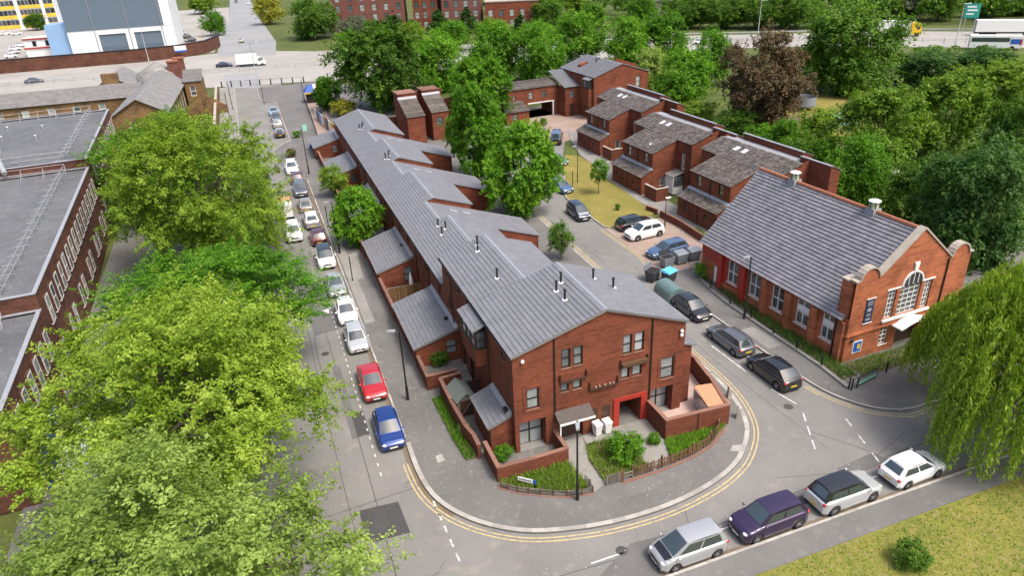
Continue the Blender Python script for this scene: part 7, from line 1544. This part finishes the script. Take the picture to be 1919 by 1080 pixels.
kind('conifer', 20, 3.6, 5.4, 6.0, 90, 9000, 0.5, 'leaf_dark', 0.22, 'bark_dark', clump=0.30, shape='cone')
kind('bush', 22, 1.6, 1.1, 1.2, 42, 6000, 0.17, 'leaf_mid', 0.06, clump=0.38, spiky=0.16)
kind('shrub', 24, 2.2, 2.4, 2.6, 60, 9000, 0.2, 'leaf_yellowish', 0.08, clump=0.34, spiky=0.18)
kind('sapling', 26, 1.3, 1.3, 3.4, 36, 3600, 0.17, 'leaf_bright', 0.05, clump=0.38, spiky=0.15)
GL = 'large street trees on the left'
tree_px('lime_a', (58, 518, 650, 962), 8.6, 'huge yellow-green lime tree filling the left foreground', None, GL)
tree_px('lime_b', (-90, 868, 690, 1390), 7.6, 'pale green tree crown along the bottom left edge', None, GL)
tree_px('lime_b', (175, 455, 618, 715), 6.6, 'mid green tree between the two largest lime trees on the left', 'leaf_bright', GL)
tree_px('lime_a', (195, 222, 560, 505), 8.2, 'large yellow-green tree beside the far half of the left street', 'leaf_lime', GL)
tree_px('lime_b', (170, 210, 440, 425), 6.5, 'deep green tree against the long dark building', 'leaf_bright', GL)
tree_px('leafy_a', (835, 160, 947, 335), 6.6, 'tall bright green courtyard tree behind the terrace wings')
tree_px('leafy_a', (903, 226, 1050, 408), 5.8, 'round bright green courtyard tree nearest the terrace', None)
tree_px('leafy_b', (835, 112, 958, 225), 6.5, 'mid green tree behind the two courtyard trees', 'leaf_bright')
tree_px('conifer', (1027, 412, 1079, 480), 2.9, 'small dense ball-topped tree on the verge beside the close road', 'leaf_mid') if False else None
tree('shrub', 15.24, 26.9, 2.7, 1.45, 1.75, 'small dense round-topped tree on the verge beside the close road', None, None, 'leaf_mid')
tree_px('leafy_b', (626, 42, 806, 215), 8.2, 'big dark green tree beyond the terrace end')
tree_px('leafy_a', (583, 142, 642, 206), 3.6, 'small light green tree by the kiosk canopy', None)
tree_px('bush', (618, 183, 668, 222), 1.6, 'golden yellow bush at the terrace end', 'leaf_yellow', None, 'shrub', 'shrub')
tree_px('shrub', (598, 308, 656, 362), 2.6, 'feathery yellow-green shrub in the annex yard', 'leaf_yellowish', None, 'shrub', 'shrub')
tree_px('leafy_a', (616, 345, 716, 462), 3.6, 'round leafy green tree over the middle annex', 'leaf_bright')
tree_px('sapling', (1102, 298, 1143, 340), 3.3, 'young round-topped tree on the dry grass')
tree('bush', 27.4, 37.5, 0.5, 0.35, 0.4, 'tiny shrub at the foot of a stake on the dry grass', None, None, None, 'shrub', 'shrub', 0.1)
for b, k, m, lab in (((1137, 815, 1210, 880), 'bush', 'leaf_bright', 'bright green bush in the bed by the red entrance'), ((1213, 806, 1240, 836), 'bush', 'leaf_bright', 'small green bush at the foot of the right patio wall'), ((805, 658, 842, 690), 'bush', 'leaf_mid', 'dark green shrub in the yard under the annex window'),
                     ((856, 775, 880, 822), 'bush', 'leaf_pale', 'light green creeper on the wall beside the shed'), ((925, 838, 962, 860), 'bush', 'leaf_bright', 'small green plant inside the corner patio wall'), ((1300, 500, 1340, 520), 'bush', 'leaf_bright', 'low bush by the hall rear corner'),
                     ((548, 243, 565, 262), 'bush', 'leaf_bright', 'green plants at the far end of the kerb planter'), ((536, 276, 556, 300), 'bush', 'leaf_red', 'red-flowering plants at the near end of the kerb planter'), ((995, 225, 1016, 250), 'bush', 'leaf_yellow', 'clipped yellow-green ball shrub by the gatehouse'), ((1010, 222, 1026, 234), 'bush', 'leaf_bright', 'small green shrub by the gatehouse arch'), ((1675, 1015, 1745, 1080), 'bush', 'leaf_mid', 'young dark green sapling on the bottom right lawn')):
    p = gz((b[0] + b[2]) / 2, (b[1] + b[3]) / 2, 0.6); D = (p - CAM).dot(AF); r_ = (b[2] - b[0]) / 2 * D / FPX
    tree(k, p.x, p.y, 0.2 + r_ * 0.6, r_, min(r_ * 0.8, 0.15 + r_ * 0.62), lab, None, None, m, 'shrub', 'shrub', 0.1)
GB = 'trees along the main road'
bt = [((750, 60, 882, 165), 6.5, 'back_a', 'leaf_bright', 'green tree right of the big dark tree by the main road'), ((868, 40, 985, 150), 6.5, 'back_c', None, 'bright green tree over the court houses'), ((955, 48, 1060, 150), 6.5, 'back_a', 'leaf_bright', 'tree with a dark forked trunk behind the gatehouse'),
      ((1030, 18, 1140, 125), 6.5, 'back_c', None, 'tall bright tree left of the corner block roof'), ((1125, 28, 1225, 130), 6.2, 'back_c', None, 'tree behind the corner block roof'), ((1190, 20, 1300, 120), 6.5, 'back_b', 'leaf_bright', 'bright tree right behind the corner block'),
      ((1215, 95, 1340, 200), 5.6, 'back_c', None, 'bright green tree right of the corner block gable'), ((1180, 90, 1260, 170), 5.0, 'back_b', 'leaf_pale', 'pale green shrubby tree by the corner block'), ((1290, 60, 1375, 150), 6.0, 'back_c', None, 'green tree left of the purple tree'),
      ((1496, 5, 1692, 160), 9.0, 'back_a', None, 'huge spreading dark tree in front of the main road on the right'), ((1555, 85, 1640, 175), 5.0, 'back_b', 'leaf_mid', 'green tree below the huge spreading one'), ((1570, 108, 1640, 165), 4.0, 'back_c', None, 'small bright tree in front of the allotment'),
      ((1555, 150, 1735, 330), 6.0, 'back_b', 'leaf_yellowish', 'broad yellow-green tree behind the hall'), ((1695, 130, 1850, 300), 6.0, 'back_b', 'leaf_yellowish', 'yellow-green tree right of the broad one behind the hall'), ((1550, 258, 1668, 395), 5.6, 'back_c', 'leaf_bright', 'bright green tree at the back corner of the hall roof'),
      ((1735, 255, 1950, 490), 6.5, 'back_a', 'leaf_dark', 'dense dark green tree at the right edge beside the hall gable'), ((1850, 165, 1960, 330), 6.0, 'back_a', None, 'green tree at the right edge, upper'), ((1680, 80, 1800, 170), 4.0, 'back_a', 'leaf_dark', 'dark thicket tree under the main road, left part'),
      ((1775, 78, 1900, 165), 4.0, 'back_a', 'leaf_dark', 'dark thicket tree under the main road, right part'), ((1840, 100, 1960, 200), 4.2, 'back_b', None, 'yellowish thicket tree at the right edge'), ((1765, 120, 1860, 190), 3.6, 'back_b', 'leaf_yellowish', 'light green tree above the yellow-green pair'), ((1660, 300, 1780, 430), 4.4, 'back_b', 'leaf_mid', 'loose green tree right behind the hall ridge'),
      ((1445, 225, 1510, 285), 3.2, 'back_c', None, 'small bright tree by the allotment hedge'), ((1500, 195, 1580, 262), 2.6, 'back_c', 'leaf_yellowish', 'low yellow-green tree at the allotment edge')]
for b, zc, k, m, lab in bt: tree_px(k, b, zc, lab, m, GB)
tree_px('purple', (1348, 58, 1517, 245), 8.0, 'large bronze-purple tree behind the stepped houses')
GH_ = 'hedge bushes behind the stepped houses'
hb = [((1335, 195, 1420, 262), 2.4, 'tall hedge bush behind the far stepped house'), ((1395, 225, 1475, 290), 2.4, 'hedge bush below the purple tree'), ((1455, 255, 1530, 315), 2.4, 'hedge bush behind the middle stepped house'), ((1500, 255, 1580, 320), 2.4, 'hedge bush above the near stepped house'), ((1250, 180, 1345, 240), 2.4, 'pale bush behind the corner block')]
for i, (b, zc, lab) in enumerate(hb): tree_px('back_c' if i % 2 else 'back_a', b, zc, lab, ('leaf_mid', 'leaf_bright', 'leaf_mid', 'leaf_bright', 'leaf_yellowish')[i], GH_, 'hedge_bush', 'bush')
GF = 'far trees along the top of the picture'
ft = [((812, 40, 888, 92), 4.5, 'back_c', None, 'bright tree below the middle conifer'), ((885, 34, 962, 88), 4.5, 'back_b', 'leaf_yellowish', 'light tree below the third conifer'), ((975, 38, 1050, 92), 4.5, 'back_a', 'leaf_bright', 'green tree below the low red block'), ((688, 48, 762, 104), 4.5, 'back_b', 'leaf_yellowish', 'light tree below the grey-green willow bush'), ((628, 55, 690, 104), 4.0, 'back_a', 'leaf_bright', 'green tree left of the light one by the main road'),
      ((536, -30, 632, 96), 7, 'back_a', 'leaf_mid', 'dark broad tree on the grass beyond the main road'), ((472, -18, 532, 52), 6, 'back_b', 'leaf_yellow', 'yellow-green tree beside the side road'), ((376, 10, 424, 76), 4.5, 'back_c', None, 'green tree at the corner of the boundary wall'), ((350, -20, 410, 35), 4.5, 'back_b', None, 'yellowish tree behind the boundary wall corner'),
      ((632, 22, 692, 76), 4.0, 'back_a', 'leaf_greyish', 'grey-green willow bush near the flats'), ((690, -12, 776, 66), 5.5, 'conifer', None, 'dark conifer in front of the flats, leftmost'), ((793, 5, 848, 66), 4.5, 'conifer', None, 'dark conifer in front of the flats, middle'), ((848, 0, 902, 66), 5.0, 'conifer', None, 'dark conifer in front of the flats, third'), ((952, 16, 998, 72), 4.2, 'conifer', None, 'dark conifer in front of the low red block'),
      ((740, 38, 800, 90), 4.0, 'back_c', 'leaf_yellowish', 'light green tree below the leftmost conifer'), ((995, -15, 1065, 60), 5, 'back_a', None, 'green tree right of the low red block'), ((1050, -25, 1110, 40), 5, 'back_b', 'leaf_yellowish', 'light tree left of the hipped house'), ((1085, 5, 1140, 50), 4, 'back_c', None, 'bright tree in front of the hipped house'), ((1170, -15, 1240, 50), 5, 'back_c', None, 'bright tree right of the hipped house'),
      ((1240, -30, 1330, 62), 6, 'back_a', None, 'dark tree bank above the main road, first from left'), ((1310, -30, 1400, 62), 6, 'back_a', 'leaf_mid', 'dark tree bank above the main road, second'), ((1380, -30, 1470, 60), 6, 'back_a', None, 'dark tree bank above the main road, third'), ((1450, -30, 1540, 58), 6, 'back_a', 'leaf_mid', 'dark tree bank above the main road, fourth'), ((1650, -40, 1735, 36), 6.0, 'back_a', 'leaf_greyish', 'grey-green tree above the yellow lorry'), ((1730, -40, 1800, 40), 6.0, 'back_c', 'leaf_mid', 'green tree left of the road sign'),
      ((1815, -45, 1885, 34), 6, 'back_a', 'leaf_mid', 'green tree right of the road sign'), ((1870, -50, 1955, 30), 6, 'back_a', None, 'tree at the top right corner'), ((45, 15, 85, 62), 4, 'back_a', 'leaf_mid', 'dark slender tree before the yellow panelled block')]
for b, zc, k, m, lab in ft: tree_px(k, b, zc, lab, m, GF)
# far wood beyond, one mass
rng = np.random.default_rng(77); pts = []; 
for i in range(260):
    px, py = rng.uniform(900, 2100), rng.uniform(-70, 12); p = gz(px, py, 5.0)
    if p.y < 40 or p.length > 700: continue
    q = rng.normal(size=(150, 3)); q /= np.linalg.norm(q, axis=1, keepdims=True); q[:, 2] = abs(q[:, 2]) * 1.0 - 0.35
    pts.append(np.array(p) + q * rng.uniform(3.5, 6.5))
pts = np.concatenate(pts); me = leaf_mesh('far_wood', pts, rng.normal(size=pts.shape) + [0, 0, 0.8], rng.uniform(1.0, 2.0, len(pts)), rng.random(len(pts)), 'leaf_mid', rng, 0.7)
o = place('far_wood', me); o['kind'] = 'stuff'; tag(o, 'far dark green wood along the top right horizon', 'wood')
# undergrowth between the trees on the right
pts = []
for i in range(420):
    px, py = rng.uniform(1230, 1919), rng.uniform(90, 470)
    if py > 90 + (px - 1230) * 0.9 or (1430 < px < 1590 and 165 < py < 250): continue
    if px < 1560 and py < 165: continue
    p = gz(px, py, 0.8); 
    if p.x < 49: continue
    q = rng.normal(size=(110, 3)); q /= np.linalg.norm(q, axis=1, keepdims=True); q[:, 2] = abs(q[:, 2]) * 0.8 - 0.2
    pts.append(np.array(p) + q * rng.uniform(0.9, 2.2))
pts = np.concatenate(pts); me = leaf_mesh('undergrowth', pts, rng.normal(size=pts.shape) + [0, 0, 1.0], rng.uniform(0.3, 0.7, len(pts)), rng.random(len(pts)), 'leaf_mid', rng, 0.6)
o = place('undergrowth', me); o['kind'] = 'stuff'; tag(o, 'tangled green undergrowth between the trees behind the hall', 'undergrowth')

# weeping willow at the right edge
def willow(x, y, label):
    rng = np.random.default_rng(41); o = thing('willow_tree', label, 'tree', (x, y, 0))
    R_, top = 7.3, 12.0; P_, N_, T_ = [], [], []; tips = []
    for i in range(1700):
        a = rng.uniform(0, 6.283); rr = R_ * math.sqrt(rng.uniform(0.04, 1.0)) * (0.9 + 0.14 * math.sin(a * 4 + 1)); x0, y0 = rr * math.cos(a), rr * math.sin(a)
        z0 = top * (1 - 0.5 * (rr / R_) ** 2) + rng.normal(0, 0.5); L = rng.uniform(2.4, 7.4) * (0.6 + 0.5 * rr / R_); L = min(L, z0 - 0.9)
        n = int(L * 20); t = np.linspace(0, 1, n); bow = rng.uniform(0.3, 1.2); g_ = rng.normal(0, 0.22, 2)
        px_ = x0 + math.cos(a) * bow * np.sin(t * 1.6) + g_[0] * t; py_ = y0 + math.sin(a) * bow * np.sin(t * 1.6) + g_[1] * t; pz_ = z0 + 0.35 * np.sin(t * 2.2) - L * t ** 1.25
        pp = np.stack([px_, py_, pz_], 1) + rng.normal(0, 0.09, (n, 3)); P_.append(pp); tips.append(pp[0])
        nn = np.stack([np.cos(a + rng.normal(0, .7, n)), np.sin(a + rng.normal(0, .7, n)), np.full(n, 0.35)], 1) + rng.normal(0, 0.3, (n, 3)); N_.append(nn); T_.append(np.clip(rng.normal(0.45 + 0.35 * (rng.random() - 0.5), 0.16, n), 0, 1))
    P_, N_, T_ = np.concatenate(P_), np.concatenate(N_), np.concatenate(T_); n = len(P_)
    t = np.tile([0, 0, -1.0], (n, 1)) + rng.normal(0, 0.38, (n, 3)); N_ /= np.linalg.norm(N_, axis=1, keepdims=True)
    b = np.cross(N_, t); b /= np.linalg.norm(b, axis=1, keepdims=True); s = rng.uniform(0.16, 0.36, (n, 1))
    v = np.empty((n, 4, 3)); v[:, 0] = P_ - t * s * .5; v[:, 2] = P_ + t * s * .5; v[:, 1] = P_ + b * s * .17 + N_ * .02; v[:, 3] = P_ - b * s * .17 + N_ * .02
    base = np.arange(n)[:, None] * 4; f = np.concatenate([base + [0, 1, 2], base + [0, 2, 3]], axis=1).reshape(-1)
    me = bpy.data.meshes.new('crown'); me.vertices.add(4 * n); me.vertices.foreach_set('co', v.astype(np.float32).ravel()); me.loops.add(6 * n); me.loops.foreach_set('vertex_index', f.astype(np.int32)); me.polygons.add(2 * n); me.polygons.foreach_set('loop_start', (np.arange(2 * n) * 3).astype(np.int32)); me.update(calc_edges=True); me.materials.append(M['leaf_willow'])
    at = me.attributes.new('tint', 'FLOAT', 'FACE'); at.data.foreach_set('value', np.repeat(T_, 2).astype(np.float32)); place('crown', me, o)
    place('trunk', trunk_mesh('trunk', 41, 8.0, 4.0, 0.45, [tuple(Vector(q) - Vector((0, 0, 8))) for q in tips[::9]], 'bark', 22), o)
p = gz(1865, 660, 8.0); willow(p.x + 5.5, p.y + 0.0, 'weeping willow with hanging yellow-green strands at the right edge')
